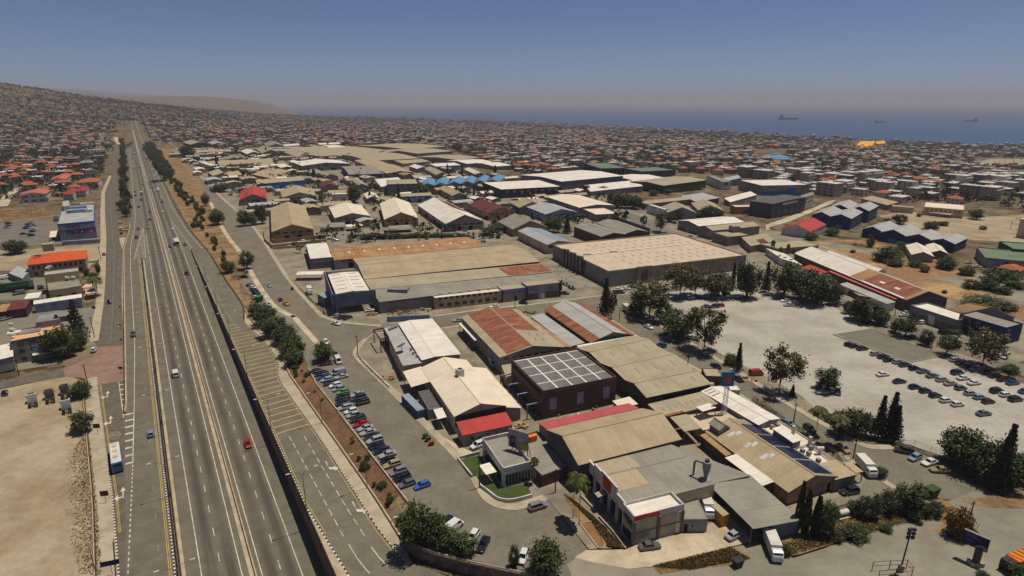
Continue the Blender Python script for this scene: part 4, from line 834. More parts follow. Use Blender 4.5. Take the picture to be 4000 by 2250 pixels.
MB().lathe([(1.25,3.0),(1.3,3.1),(1.3,6.2),(1.2,6.4),(0.25,6.6)], n=20).obj('silo', W_GRY, t, smooth=False); MB().lathe([(0.3,6.5),(0.45,7.2),(0.85,9.0),(0.9,9.2),(0.9,10.6),(0.85,10.7)], n=20).obj('cyclone_cone', W_GRY, t); MB().lathe([(0.5,10.6),(0.5,11.2)], n=16).obj('outlet', W_BLK, t)
MB().tube([(-2.3,1.4,3.6),(-2.3,1.4,9.6),(-2.0,1.2,10.2),(-0.7,0.3,10.2)], 0.28, 8).obj('duct', W_GRY, t)
for i in range(4): MB().bar((1.0*math.cos(i*1.57+0.78), 1.0*math.sin(i*1.57+0.78), -0.2), (1.0*math.cos(i*1.57+0.78), 1.0*math.sin(i*1.57+0.78), 3.2), 0.18).obj('leg', W_GRY, t)
b = Bd('yellow_container', 'long container with yellow and dark green side beside the dust collector', 'container'); b.mono('D3', (1830,602), (2085,832), (2000,852), 2.9, 2.7, wall=W_YEL, roof=R_BEI, over=0.05); b.open(2, 0.45, 1.0, 0.1, 2.5, W_GRN, 'green_panel', 0.03)
hv = hz('C4', (150,912), (155,810)); b = Bd('warehouse', 'tan warehouse with four solar panel fields and three white skylights')
b.gable('PX', (2762,1688), (3080,1919), (3267,1860), hv, (3179,1855), wall=W_TAN, roof=R_TAN, roof2=R_GRY, over=0.4)
for k, u in enumerate((0.17, 0.37, 0.57)): b.patch(b.q1, u, u + 0.045, 0.33, 0.62, W_WHT, 'skylight'); b.patch(b.q1, u + 0.03, u + 0.065, 0.2, 0.42, W_WHT, 'skylight')
PVM = M('solar_cells', (26,30,62), (34,40,78), scale=2.0, coord='UV', rough=0.25, spec=0.6, fine=0.05); PVF = M('solar_frame', (120,124,140), fine=0)
for g, (u0, u1) in enumerate(((0.12, 0.30), (0.325, 0.515), (0.54, 0.735), (0.76, 0.965))):
    for i in range(7):
        for j in range(3):
            du = (u1 - u0) / 7; b.patch(b.q2, u0 + i*du + 0.0015, u0 + (i+1)*du - 0.0015, 0.10 + j*0.255, 0.345 + j*0.255, PVM, 'solar_panel', 0.16)
b.open(1, 0.55, 0.78, 0, 2.9, 'shutter', 'roller_door'); b.open(1, 0.82, 0.9, 0, 2.4, 'dark', 'door'); b.open(1, 0.25, 0.5, 0, 2.8, 'shutter', 'roller_door')
b = Bd('canopy', 'long plain white sheet canopy beside the solar panel warehouse', 'canopy'); b.mono('D4', (1220,1050), (1680,1385), (1545,1440), 3.6, 3.4, roof=R_WHT, solid=False)
b = Bd('small_shed', 'small grey shed with orange rust stains beside the tan warehouse', 'shed'); b.mono('D4', (832,790), (1145,1040), (1085,1066), 3.2, 3.0, wall=W_DGR, roof=R_RTN)
b = Bd('long_white_building', 'long building with bright white roof along the street hedge'); b.gable('D4', (785,258), (1490,672), (1755,604), 4.8, (1612,612), wall=W_GRY, roof=R_WHT)
for k in range(3): b.patch(b.q1, 0.03 + 0.07*k, 0.055 + 0.07*k, 0.15, 0.85, R_GRY, 'skylight')
b.flat('D4', (1100,178), (1135,235), (1240,208), 4.6, W_WHT, R_WHT, 0.1)
b = Bd('terraced_office', 'white flat roofed terraces behind the solar panel warehouse', 'office'); b.flat('D4', (1512,690), (1935,968), (2188,890), 3.6, W_WHT, R_CRM, 0.4); b.mono('D4', (1770,700), (2020,868), (1925,897), 5.4, 5.2, wall=W_GRY, roof=R_WHT)
b.flat('D4', (1932,962), (2215,1180), (2395,1128), 3.4, W_WHT, R_CRM, 0.3)
for q in ((2040,1020), (2120,1050), (2240,1140), (1660,715), (1730,700), (2150,980)): b.box('D4', q, 0.9, 0.9, 3.4, 4.3, W_GRY, 'air_conditioner', 0.4)
for p in ((1922,790), (2130,930)): b.box('D4', p, 0.7, 0.7, 3.4, 5.8, W_WHT, 'chimney', 0.5)
for p in ((2255,1030),): w = on_t(fr('D4', p), 3.4); mb = MB().tube([(w.x - 0.9, w.y, w.z + 1.4), (w.x + 0.9, w.y, w.z + 1.4)], 0.45, 10).bar((w.x, w.y, w.z), (w.x, w.y, w.z + 1.0), 0.5); b.part(mb, 'water_tank', W_WHT)
b = Bd('flat_terrace', 'low flat pinkish concrete roof terrace behind the tan warehouse', 'building'); b.flat('D4', (600,548), (792,742), (1300,604), 3.6, W_CRM, R_PKB, 0.15)
b.mono('D4', (880,410), (952,456), (776,496), 6.2, 6.0, roof=R_WHT, solid=False, name='canopy_sheet'); b.gable('D4', (880,655), (1000,735), (1120,700), 5.6, None, 1.0, wall=W_GRY, roof=R_GRY)
b = Bd('low_sheds', 'low beige corrugated roofs with grey skylights and one rust strip', 'shed'); b.mono('D4', (770,262), (105,417), (305,574), 5.0, 4.4, wall=W_GRY, roof=R_BEI)
for k in range(8): b.patch(b.q1, 0.10 + 0.105*k, 0.135 + 0.105*k, 0.35 + 0.05*(k % 2), 0.62, R_GRY, 'skylight')
b.patch(b.q1, 0.62, 0.97, 0.88, 1.0, R_RST, 'rusted_sheets'); b.mono('D4', (592,548), (768,716), (572,768), 4.2, 3.9, roof=R_BEI, solid=False)
b = Bd('annex_building', 'beige roofed annex at the gable corner of the solar warehouse'); b.mono('C4', (515,577), (662,682), (532,737), 3.6, 3.3, wall=W_GRY, roof=R_TAN); b.mono('C4', (630,592), (715,660), (665,672), 2.9, 2.8, roof=R_TAN, solid=False, name='canopy_sheet')
b = Bd('small_kiosk', 'small grey roofed hut under the front beige warehouse', 'hut'); b.mono('C3', (890,100), (948,150), (820,182), 3.4, 3.0, wall=W_GRY, roof=R_CRM)
b = Bd('flat_store', 'low flat roofed brown store beside the beige warehouses and street', 'building'); b.flat('B3', (1625,1135), (1655,1195), (1775,1188), 4.0, W_BRN, R_BEI, 0.15)
ho = hz('D2', (856,985), (860,735)); b = Bd('white_office', 'small white modern office with glass front between two lawns', 'office')
b.flat('D2', (592,352), (860,736), (1232,684), ho, W_WHT, R_GRY, 1.0); b.open(1, 0.06, 0.98, 0.3, ho - 2.0, 'win', 'glass_front', 0.03)
for k in range(9): b.open(1, 0.06 + 0.115*k - 0.004, 0.06 + 0.115*k + 0.004, 0.3, ho - 2.0, WFR, 'mullion', 0.06)
b.open(0, 0.1, 0.9, 0.3, ho - 2.1, 'win', 'glass_front', 0.03); b.mono('D2', (690,676), (770,780), (648,814), 2.9, 2.9, roof=R_WHT, solid=False, name='canopy_sheet')
b = Bd('flat_hall', 'low hall with flat grey green roof carrying the billboard', 'building'); hf = hz('D2', (1378,985), (1370,840)); b.flat('D2', (885,385), (1345,832), (1812,728), hf, W_BRN, R_GRY, 0.3); b.open(0, 0.62, 0.85, 1.0, 2.6, 'win', 'window', frame=True)
P4 = [on_t(fr('D2', p)) for p in ((965,600), (1115,630))]; 
bl, br = on_t(fr('D2', (920,455)), hf + 2.2), on_t(fr('D2', (1166,530)), hf + 2.2); hb2 = z_at(bl, fr('D2', (916,232))[1]) - (hf + 2.2); base = Vector((bl.x, bl.y, hf)); t = thing('roof_billboard', 'large grey advertising billboard with yellow box on the flat roof', 'billboard', base)
n = (br - bl).cross(Vector((0, 0, 1))).normalized(); n = -n if n.y > 0 else n
def panel(name, u0, u1, v0, v1, mat, out, th=0.25, parent=None):
    P = lambda u, v, o: bl.lerp(br, u) + Vector((0, 0, hb2 * v)) + n * o - base
    return MB().hexa([P(u0, v0, out - th), P(u1, v0, out - th), P(u1, v0, out), P(u0, v0, out)], [P(u0, v1, out - th), P(u1, v1, out - th), P(u1, v1, out), P(u0, v1, out)]).obj(name, mat, parent or t)
BBG = M('billboard_print_grey', (124,116,122), (150,140,146), scale=0.4, fine=0.05); panel('board', 0, 1, 0, 1, BBG, 0); panel('pale_band', 0, 1, 0.72, 0.99, M('billboard_pale', (160,152,152), fine=0.05), 0.03, 0.02)
panel('yellow_box', 0.58, 0.98, 0.03, 0.33, M('billboard_yellow', (176,150,40), fine=0.05), 0.04, 0.02); panel('hair_print', 0.12, 0.36, 0.12, 0.62, M('billboard_hair', (46,34,32), fine=0), 0.03, 0.02); panel('face_print', 0.18, 0.31, 0.3, 0.52, M('billboard_skin', (150,112,96), fine=0), 0.045, 0.02); panel('shoulder_print', 0.08, 0.42, 0.0, 0.16, M('billboard_shirt', (58,58,74), fine=0), 0.045, 0.02)
for k in range(3): panel('print_line', 0.5, 0.95 - 0.1*k, 0.62 - 0.08*k, 0.65 - 0.08*k, WFR, 0.04, 0.02)
for u in (0.18, 0.36, 0.8, 0.95): MB().bar(bl.lerp(br, u) - n*0.3 - base + Vector((0,0,-2.4)), bl.lerp(br, u) - n*0.3 - base + Vector((0,0,1.0)), 0.15).obj('support_leg', STEEL, t); MB().bar(bl.lerp(br, u) - n*2.2 - base + Vector((0,0,-2.4)), bl.lerp(br, u) - n*0.3 - base + Vector((0,0,2.0)), 0.12).obj('brace', STEEL, t)
b = Bd('fascia_hall', 'white roofed hall behind a deep blue grey fascia with open front'); hg = hz('B2', (812,728), (795,578)); b.gable('B2', (737,432), (797,578), (1045,546), hg, (905,560), wall=W_BLG, roof=R_WHT, over=0.1, base=False)
a, bb, c, d = b.walls; up = lambda p, z: Vector((p.x, p.y, z)); e = (bb - a).normalized()
b.part(MB().hexa([up(a, -0.3), up(d, -0.3), up(d, hg), up(a, hg)], [up(a + e, -0.3), up(d + e, -0.3), up(d + e, hg), up(a + e, hg)]), 'back_wall', W_BLG)
k = (c - bb).normalized(); f0 = bb + e * 1.0 - k * 0.8; f1 = c + e * 1.0 + k * 2.5; z0_, z1_ = hz('B2', (812,728), (805,672)), hg + 0.4
b.part(MB().hexa([up(f0, z0_), up(f1, z0_), up(f1 + e*0.4, z0_), up(f0 + e*0.4, z0_)], [up(f0, z1_), up(f1, z1_), up(f1 + e*0.4, z1_), up(f0 + e*0.4, z1_)]), 'fascia', W_BLG)
w0 = a - k * 1.6; w1 = bb + e * 1.0 - k * 1.6
b.part(MB().hexa([up(w0, -0.3), up(w1, z0_ - 0.2), up(w1 + k*0.4, z0_ - 0.2), up(w0 + k*0.4, -0.3)], [up(w0, hg + 1.4), up(w1, hg + 0.4), up(w1 + k*0.4, hg + 0.4), up(w0 + k*0.4, hg + 1.4)]), 'parapet', W_BLG)
b.part(MB().hexa([up(w0, 1), up(w0 + k*15, 1), up(w0 + k*15 - e*0.4, 1), up(w0 - e*0.4, 1)], [up(w0, hg + 1.4), up(w0 + k*15, hg + 1.4), up(w0 + k*15 - e*0.4, hg + 1.4), up(w0 - e*0.4, hg + 1.4)]), 'parapet', W_GRY)
for uu in (0.03, 0.97): p = f0.lerp(f1, uu); b.part(MB().bar(up(p, -0.2), up(p, z0_ + 0.2), 0.6), 'column', W_BLG)
for j in range(5):
    for qq in (b.q1, b.q2): b.patch(qq, 0.08 + 0.18*j, 0.105 + 0.18*j, 0.2, 0.8, R_GRY, 'skylight')
b = Bd('grey_annex', 'small blue grey box annex left of the fascia hall', 'building'); b.mono('B2', (748,553), (655,572), (688,612), 4.4, 4.2, wall=W_BLG, roof=R_BGR)
b = Bd('carport', 'white roofed carport beside the fascia hall yard', 'carport'); b.mono('B2', (705,405), (517,408), (520,432), 3.2, 3.0, roof=R_WHT, solid=False)
b = Bd('long_hall', 'long hall of three beige and grey roofs beside the shops'); he = hz('B2', (1135,722), (1127,636))
b.gable2('PX', (2108,1022), (1424,1091), (2037,975), (1407,1036), he + 2.6, 1.6, wall=W_GRY, roof=R_TAN, over=0.2)
b.mono('PX', (2108,1030), (1424,1093), (1449,1131), he + 2.4, he + 1.3, wall=W_GRY, roof=R_BEI, rect=False); b.patch(b.q1, 0.0, 0.26, 0.06, 0.95, R_RST, 'rusted_sheets')
b.mono('PX', (2140,1056), (1452,1133), (1483,1180), he + 1.2, he, wall=W_GRY, roof=R_GRY, rect=False); b.rowwin(2, 30, he - 0.8, he - 0.3, 0.8); b.box('B2', (1270,560), 9, 5, he + 0.4, he + 2.2, W_GRY, 'roof_vent', -0.08)
b = Bd('office_row', 'two storey cream office row with dark windows in front of long hall', 'office'); b.flatd('PX', (1697,1164), (1958,1136), 7, he + 0.1, wall=W_CRM, roof=R_CRM, par=0.35); b.rowwin(0, 11, 4.0, 5.3, 0.62, frame=True); b.rowwin(0, 8, 0.9, 2.4, 0.55)
for k in range(6): b.box('PX', (1720 + 38*k, 1150 - 4*k), 1.1, 0.8, he, he + 0.9, W_WHT, 'air_conditioner')
h1_ = hz('B3', (122,640), (115,546)); b = Bd('shop', 'white fronted furniture shop with greek lettering and curtained windows', 'shop'); b.flatd('B3', (118,546), (300,526), 7, h1_, wall=W_VIO, roof=R_BEI, par=0.1); b.open(0, 0.05, 0.46, 0.3, 2.9, 'glass', 'shop_window'); b.open(0, 0.68, 0.95, 0.3, 2.9, 'glass', 'shop_window'); b.open(0, 0.52, 0.62, 0, 2.3, 'dark', 'door'); b.open(0, -0.01, 0.03, 0, h1_, W_BLK, 'pier', 0.3)
TXT = M('sign_lettering_dark', (44,42,56), fine=0); b.sign_text(0, 0.27, h1_ - 1.7, '\u039a \u039a\u039f\u03a1\u039d\u0391\u03a1\u0391', 0.95, TXT, 0.12); b.sign_text(0, 0.76, h1_ - 1.5, '\u0395\u03a0\u0399\u03a0\u039b\u0391', 0.9, TXT, 0.12)
h2_ = hz('B3', (310,625), (306,516)); b = Bd('shop', 'white fronted shop with large letter logo on its fascia', 'shop'); b.flatd('B3', (306,516), (560,488), 7, h2_, wall=W_VIO, roof=R_BEI, par=0.1); b.open(0, 0.03, 0.33, 0.2, 3.0, 'win', 'shop_window'); b.open(0, 0.55, 0.93, 0.2, 3.2, 'win', 'shop_window'); b.open(0, 0.42, 0.52, 0, 2.4, WFR, 'door'); b.open(0, 0.95, 1.01, 0, h2_, W_BLK, 'pier', 0.3); b.open(0, -0.01, 0.02, 0, h2_, W_BLK, 'pier', 0.3)
b.sign_text(0, 0.18, h2_ - 1.8, 'DC', 2.0, TXT, 0.12); FNT = M('sign_lettering_grey', (104,100,108), fine=0)
for k, (u, wd) in enumerate(((0.72, 0.42), (0.72, 0.22), (0.72, 0.34))): b.open(0, u - wd/2, u + wd/2, h2_ - 1.2 - 0.8*k, h2_ - 0.95 - 0.8*k, FNT, 'print_line', 0.12)
b = Bd('long_hall', 'long hall with weathered tan orange roof and white square front roof'); b.gable2('B2', (1893,222), (785,322), (1866,163), (768,258), 5.2, 1.3, wall=W_VIO, roof=R_RTN, over=0.3); b.rowwin(0, 26, 3.9, 4.6, 0.75); b.rowwin(0, 7, 0, 3.3, 0.3, kind='dark', name='door')
for k in range(9): b.patch(b.q1, 0.08 + 0.1*k, 0.092 + 0.1*k, 0.15, 0.3, R_WHT, 'skylight')
b.flat('B2', (568,198), (602,312), (778,300), 5.8, W_BLG, R_WHT, 0.2); b.rowwin(1, 3, 3.4, 4.8, 0.8, kind='glass')
hbx = hz('B3', (925,525), (920,402)); b = Bd('big_box_store', 'huge beige grey box store with flat pinkish roof and rows of roof vents', 'store'); b.flat('PX', fr('B3', (502,202)), fr('B3', (920,402)), (2919,996), hbx, W_GRY, R_PKB, 0.7, cap=W_CRM)
VENT = M('roof_vent_grey', (150,138,124), fine=0.05)
for i in range(12):
    for j in range(7):
        if (i + j) % 1 == 0 and not (j == 3): b.patch(b.q1, 0.10 + 0.12*j, 0.145 + 0.12*j, 0.22 + 0.062*i, 0.226 + 0.062*i, VENT, 'roof_light', 0.12)
for i in range(14): b.patch(b.q1, 0.425, 0.445, 0.10 + 0.06*i, 0.145 + 0.06*i, R_WHT, 'roof_vent', 0.3)
b.open(1, 0.19, 0.285, -0.2, hbx + 0.5, W_GRY, 'entrance_tower', 1.2); b.open(1, 0.215, 0.26, 1.5, hbx - 1.2, 'win', 'entrance_glass', 1.26); b.open(0, 0.22, 0.62, 0.4, hbx - 0.6, W_DGR, 'service_frame', 0.5)
for k in range(6): b.open(0, 0.23 + 0.065*k, 0.27 + 0.065*k, 0.4, hbx + 0.8 + 0.5*(k % 2), STEEL, 'pipe_rack', 1.4)
for k in range(12): b.open(1, 0.31 + 0.056*k, 0.313 + 0.056*k, 0.1, hbx - 0.8, W_CRM, 'wall_rib', 0.08)
for q in ((760,282), (958,262)): b.box('B3', q, 4, 0.8, hbx - 0.7, hbx, W_CRM, 'roof_beam', 0.15)
b = Bd('gable_shed', 'long gabled shed with one pale and one blue grey slope beside the store', 'warehouse'); b.gable('B3', (240,100), (462,206), (640,183), 5.6, (525,176), rf=0.4, wall=W_CRM, roof=R_LGR, roof2=R_BGR); b.open(1, 0.05, 0.35, 3.6, 5.0, 'win')
b = Bd('grey_hall', 'grey hall with twin low gables behind a dark parapet', 'warehouse'); b.gable('A3', (585,1290), (845,1388), (1060,1362), 6.5, (950,1352), wall=W_BRN, roof=R_GRY); b.gable('A3', (795,1258), (1062,1362), (1275,1335), 6.5, (1175,1322), wall=W_BRN, roof=R_GRY)
a, bb, c, d = b.walls; e = (a - bb).normalized(); b.part(MB().hexa([Vector((p.x, p.y, 0)) for p in (c, d, d + Vector((.4,.4,0)), c + Vector((.4,.4,0)))], [Vector((p.x, p.y, 8.8)) for p in (c, d, d + Vector((.4,.4,0)), c + Vector((.4,.4,0)))]), 'parapet', W_DGR)
MIDT = [
 # kind, frame, points..., height, wall, roof, label
 ('g','A2',(140,1117),(150,1345),(540,1315),(345,1272),6.0,W_TAN,R_TAN,'broad tan gabled warehouse behind a brown boundary wall'),
 ('g','A2',(690,1108),(745,1212),(1072,1187),(880,1165),6.0,W_GRY,R_CRM,'cream gabled warehouse with two carports in front'),
 ('g','A2',(1170,1075),(1212,1227),(1520,1197),(1345,1136),5.5,W_TAN,R_CRM,'cream gabled warehouse beside a long narrow alley'),
 ('g','A2',(1527,1090),(1790,1268),(2130,1232),(1930,1176),5.5,W_GRY,R_WHT,'long white gabled warehouse with one dark red roof field'),
 ('g','A2',(2005,1086),(2195,1167),(2430,1140),(2340,1110),5.5,W_TAN,R_DRD,'gabled warehouse with plain dark red roof'),
 ('g','A2',(230,952),(250,1020),(562,988),(395,970),6.0,W_GRY,R_TAN,'tan gabled warehouse with grey two storey front'),
 ('g','FU',(607,480),(603,503),(671,498),(640,488),5.0,W_GRY,R_RED,'bright red gabled warehouse beside the estate road'),
 ('m','A2',(430,817),(0,852),(12,892),None,6.5,W_BRI,R_TAN,'long warehouse with blue fascia under a tan roof'),
 ('m','A2',(320,765),(130,732),(-40,800),None,5.5,W_TAN,R_TAN,'tan corrugated roof left of the blue fascia warehouse'),
 ('g','A2',(345,684),(435,720),(872,694),(648,688),7.5,W_GRY,R_WHT,'wide low white gabled hall with grey front'),
 ('2','A2',(1330,584),(605,630),(1250,546),(525,573),6.0,W_GRY,R_BEI,'very long grey beige hall behind the wide white hall'),
 ('2','A2',(1550,648),(1065,673),(1465,607),(985,625),6.0,W_GRY,R_BEI,'long beige hall right of the wide white hall'),
 ('2','A2',(1800,548),(1432,563),(1765,508),(1390,527),6.0,W_GRY,R_BEI,'far long beige hall near the first red roofs'),
 ('2','A2',(1855,592),(1520,604),(1830,562),(1485,572),5.0,W_GRY,R_BEI,'beige hall just below the farthest long hall'),
 ('g','A2',(930,670),(1235,792),(1480,778),(1370,768),5.5,W_GRY,R_TAN,'long diagonal tan hall in the middle of the estate'),
 ('2','A2',(1190,792),(880,804),(1150,744),(775,752),6.5,W_BLU,R_GRY,'grey roofed hall with blue zigzag gables'),
 ('d','A2',(985,800),(1205,790),None,None,6.0,W_WHT,R_WHT,'white two storey office in front of the zigzag hall'),
 ('g','A2',(480,772),(640,828),(722,802),(690,795),5.0,W_GRY,R_BEI,'small beige gabled hall among dark trees'),
 ('g','A2',(590,888),(615,922),(760,905),(690,884),4.5,W_GRY,R_DRD,'small brown red gabled workshop with white canopy'),
 ('g','A2',(860,857),(935,917),(1060,908),(985,880),5.5,W_GRY,R_BEI,'beige gabled hall beside two dark trees'),
 ('2','A2',(1520,886),(1240,894),(1490,843),(1245,856),11.0,W_BLG,R_BEI,'tall grey block with beige ridge roof'),
 ('m','A2',(1340,828),(1120,845),(1180,918),None,6.0,W_WHT,R_WHT,'bright white roof left of the tall grey block'),
 ('m','A2',(870,942),(680,952),(690,978),None,4.5,W_WHT,R_TAN,'narrow tan roof behind the white two storey house'),
 ('d','A2',(715,988),(885,982),None,None,6.0,W_WHT,R_WHT,'white two storey house between tan warehouses'),
 ('g','A2',(1015,985),(1048,1030),(1150,1012),(1095,985),4.0,W_GRY,R_CRM,'small cream gabled shed beside a conifer'),
 ('2','A2',(1655,998),(1325,1012),(1640,967),(1310,986),6.0,W_LBL,R_BEI,'long low beige roofed hall behind white parked vans'),
 ('g','A2',(1720,932),(1855,1002),(1960,985),(1905,960),5.5,W_GRY,R_TAN,'tan gabled hall below the blue zigzag roofs'),
 ('g','A2',(1445,722),(1520,748),(1600,733),(1560,728),5.0,W_GRY,R_WHT,'small white twin gabled hall'),
 ('2','A2',(1930,712),(1700,726),(1875,682),(1655,702),6.0,W_LBL,R_WHT,'pale blue sided white roofed hall near the conifers'),
 ('g','A2',(1590,748),(1700,805),(1790,790),(1745,772),5.0,W_GRY,R_TAN,'tan gabled hall in front of the pale blue hall'),
 ('2','A2',(2235,692),(1990,700),(2185,656),(1940,672),5.0,W_GRY,R_WHT,'long white roof behind the unfinished concrete frame'),
 ('2','A2',(2120,648),(1900,664),(2020,612),(1850,627),5.5,W_GRY,R_BEI,'beige roofed hall below the tile roofed houses'),
 ('g','A2',(1965,752),(2075,802),(2140,788),(2110,772),4.5,W_GRY,R_CRM,'cream gabled hall right of the tall conifer'),
 ('2','A2',(2415,720),(2250,726),(2390,690),(2160,695),5.0,W_GRY,R_WHT,'white roof right of the concrete frame'),
 ('m','A2',(1480,632),(1240,650),(1390,700),None,5.0,W_GRY,R_TAN,'tan roofed workshop behind the diagonal hall'),
 ('g','A2',(265,592),(400,640),(530,600),(470,590),6.0,W_GRY,R_BEI,'beige gabled hall left of the very long hall'),
 ('g','A2',(70,508),(110,540),(260,528),(180,510),7.0,W_BLG,R_GRY,'grey gabled hall at the far left end of the estate'),
 ('g','A2',(0,560),(60,600),(200,580),(120,565),6.0,W_GRY,R_BEI,'far beige gabled hall beside a dark cypress'),
 ('m','A2',(400,508),(250,520),(260,535),None,6.0,W_WHT,R_WHT,'far white roof beside the grey gabled hall'),
 ('m','A2',(780,498),(585,505),(600,520),None,6.0,W_WHT,R_WHT,'far white roof at the back edge of the estate'),
 ('m','A2',(150,650),(-60,655),(-60,710),None,6.0,W_GRY,R_BEI,'beige roof left of the wide white hall'),
 ('2','A2',(680,565),(560,575),(670,530),(540,535),6.0,W_GRY,R_BEI,'far beige roof behind the very long hall'),
 ('2','A2',(880,560),(720,565),(860,530),(700,535),6.0,W_GRY,R_CRM,'far cream roof behind the very long hall'),
 ('g','A1',(1720,610),(1800,640),(1960,630),(1880,615),6.0,W_GRN,R_BEI,'far pale green sided hall at the head of the estate road'),
 ('g','A1',(1960,615),(2000,640),(2125,632),(2060,620),6.0,W_BLG,R_LGR,'far light grey hall behind the roadside trees'),
 ('m','A1',(2170,680),(1850,690),(1850,715),None,5.5,W_GRY,R_TAN,'long tan roof beside the roadside trees'),
 ('m','A1',(2400,775),(1945,800),(1990,840),None,6.0,W_GRY,R_TAN,'long tan roof with a dark front beside a cypress'),
 ('g','A1',(2270,700),(2330,730),(2440,715),(2390,705),5.0,W_GRY,R_CRM,'small cream gabled hall left of the wide white hall'),
 ('d','A1',(1870,800),(1990,840),None,None,6.0,W_WHT,R_WHT,'white office at the end of the long tan roof'),
 ('m','A1',(2060,870),(1960,900),(2010,935),None,6.0,W_BRN,R_BEI,'rounded brown building with glass front beside the estate road'),
 ('m','A1',(2250,885),(2130,905),(2160,945),None,5.0,W_GRY,R_TAN,'tan corrugated roof behind the rounded brown building'),
 ('f','A2',(2132,872),(2312,942),fr('A3',(437,902)),None,8.5,W_BLK,R_WHT,'dark charcoal building with white roofs and poster windows'),
 ('2','A3',(1047,832),(466,868),(1002,799),(392,812),8.5,W_BLG,R_WHT,'long grey blue hall with white roof near the open steel frame'),
 ('m','A3',(1150,872),(682,902),(740,960),None,5.5,W_GRY,R_WHT,'broad white roof beside an orange tiled house'),
 ('2','A3',(1832,872),(1427,907),(1790,829),(1386,861),8.0,W_GRN,R_BEI,'dark green walled hall with beige ridge roof'),
 ('2','A3',(1458,847),(1197,867),(1432,809),(1152,822),6.0,W_GRY,R_WHT,'white roofed hall behind the green hall'),
 ('f','A3',(1050,742),(1222,772),(1450,752),None,7.0,W_DGR,R_GRN,'grey pavilion with low green grey roof'),
 ('f','A3',(680,697),(835,742),(952,712),None,9.0,W_BLG,R_GRN,'open steel framed building with flat green grey roof'),
 ('f','A3',(2140,856),(2360,905),fr('A4',(362,902)),None,10.0,W_GRY,R_WHT,'large grey store with blue base and white roof'),
 ('f','A3',(1838,815),(1985,868),(2040,860),None,9.0,W_WHT,R_GRY,'white block with round dark emblem'),
 ('f','A3',(1975,838),(2000,868),(2165,842),None,6.5,W_DGR,R_LGR,'grey building with pale sheet roof right of the emblem block'),
 ('m','A3',(1640,1022),(1212,1055),(1260,1080),None,5.0,W_GRY,R_TAN,'tan roof behind the white stepped boxes'),
 ('g','A3',(1410,1105),(1470,1160),(1700,1135),(1570,1110),5.5,W_GRY,R_BEI,'beige gabled roof behind the dense trees'),
 ('g','A3',(1690,1075),(1760,1140),(1975,1128),(1860,1100),5.5,W_GRY,R_BEI,'right of the two beige roofs behind the dense trees'),
 ('f','A3',(1275,1080),(1440,1130),(1468,1122),None,7.0,W_WHT,R_WHT,'row of white stepped roof boxes beside the dense trees'),
 ('g','A3',(332,1014),(637,1114),(1002,1103),(830,1085),6.0,W_GRY,R_CRM,'large pale hall with low double slope roof and flat front'),
 ('f','A3',(665,1122),(792,1178),(1003,1165),None,5.5,W_GRY,R_CRM,'flat cream front building of the large pale hall'),
 ('g','A3',(125,1102),(317,1177),(592,1147),(450,1127),6.0,W_LBL,R_LGR,'pale blue walled gabled hall with bright blue ridge'),
 ('g','A3',(0,1075),(70,1115),(222,1058),(130,1040),5.5,W_GRY,R_TAN,'tan gabled hall left of the pale blue hall'),
 ('g','A3',(-130,1245),(10,1320),(272,1265),(125,1222),5.0,W_TAN,R_GRY,'low grey gabled roof among trees left of the store'),
 ('2','A3',(2192,1250),(1762,1289),(2112,1201),(1692,1236),6.0,W_GRY,R_WHT,'long white ridge roof right of the concrete street trees'),
 ('2','A3',(2337,1287),(1892,1332),(2290,1246),(1832,1290),6.0,W_GRY,R_BEI,'long beige ridge roof in front of the white ridge roof'),
 ('m','A3',(1745,1302),(1650,1258),(1568,1264),None,3.5,W_CRM,R_WHT,'small white roofed house left of the white ridge roof'),
 ('f','A3',(1895,1345),(2040,1388),(2245,1368),None,6.0,W_GRY,R_BEI,'grey flat roofed office with box on top'),
 ('f','A3',(2060,1088),(2110,1105),(2222,1078),None,6.0,W_YEL,R_WHT,'yellow walled building with white roof'),
 ('m','A3',(2245,975),(2000,1025),(2060,1060),None,5.0,W_GRY,R_WHT,'long white roof behind the yellow building'),
 ('m','A3',(1800,982),(1590,1005),(1740,1055),None,5.5,W_BLG,R_LGR,'light blue grey roof beside the white roofs'),
 ('g','PX',(2930,785),(3020,797),(3106,772),(2976,785),11.5,W_DGR,R_DKG,'tall dark grey hall with blue stripes and sign'),
 ('f','A4',(310,1000),(325,1020),(437,992),None,11.0,W_WHT,R_GRY,'white modern office block with three rows of windows'),
 ('g','A4',(695,1147),(587,1195),(388,1187),(490,1152),8.0,W_BLU,R_LGR,'front left of four deep blue sawtooth halls'),
 ('g','A4',(892,1167),(787,1220),(588,1196),(690,1177),8.0,W_BLU,R_LGR,'front right of four deep blue sawtooth halls'),
 ('g','A4',(850,1087),(767,1127),(572,1112),(668,1087),9.0,W_BLU,R_LGR,'rear left of four deep blue sawtooth halls'),
 ('g','A4',(1040,1107),(952,1147),(768,1127),(857,1103),9.0,W_BLU,R_LGR,'rear right of four deep blue sawtooth halls'),
 ('g','A4',(1230,1294),(1077,1340),(862,1322),(977,1282),5.5,W_BLU,R_LGR,'first of the low row of blue sawtooth halls'),
 ('g','A4',(1450,1337),(1302,1384),(1078,1341),(1197,1322),5.5,W_BLU,R_LGR,'second of the low row of blue sawtooth halls'),
 ('g','A4',(1645,1380),(1537,1420),(1303,1385),(1432,1364),5.5,W_BLU,R_LGR,'third of the low row of blue sawtooth halls'),
 ('g','A4',(1880,1412),(1762,1458),(1538,1421),(1662,1407),5.5,W_BLU,R_LGR,'last of the low row of blue sawtooth halls'),
 ('g','A4',(547,1282),(395,1342),(225,1272),(330,1262),4.5,W_WHT,R_RED,'white walled house with bright red sheet roof'),
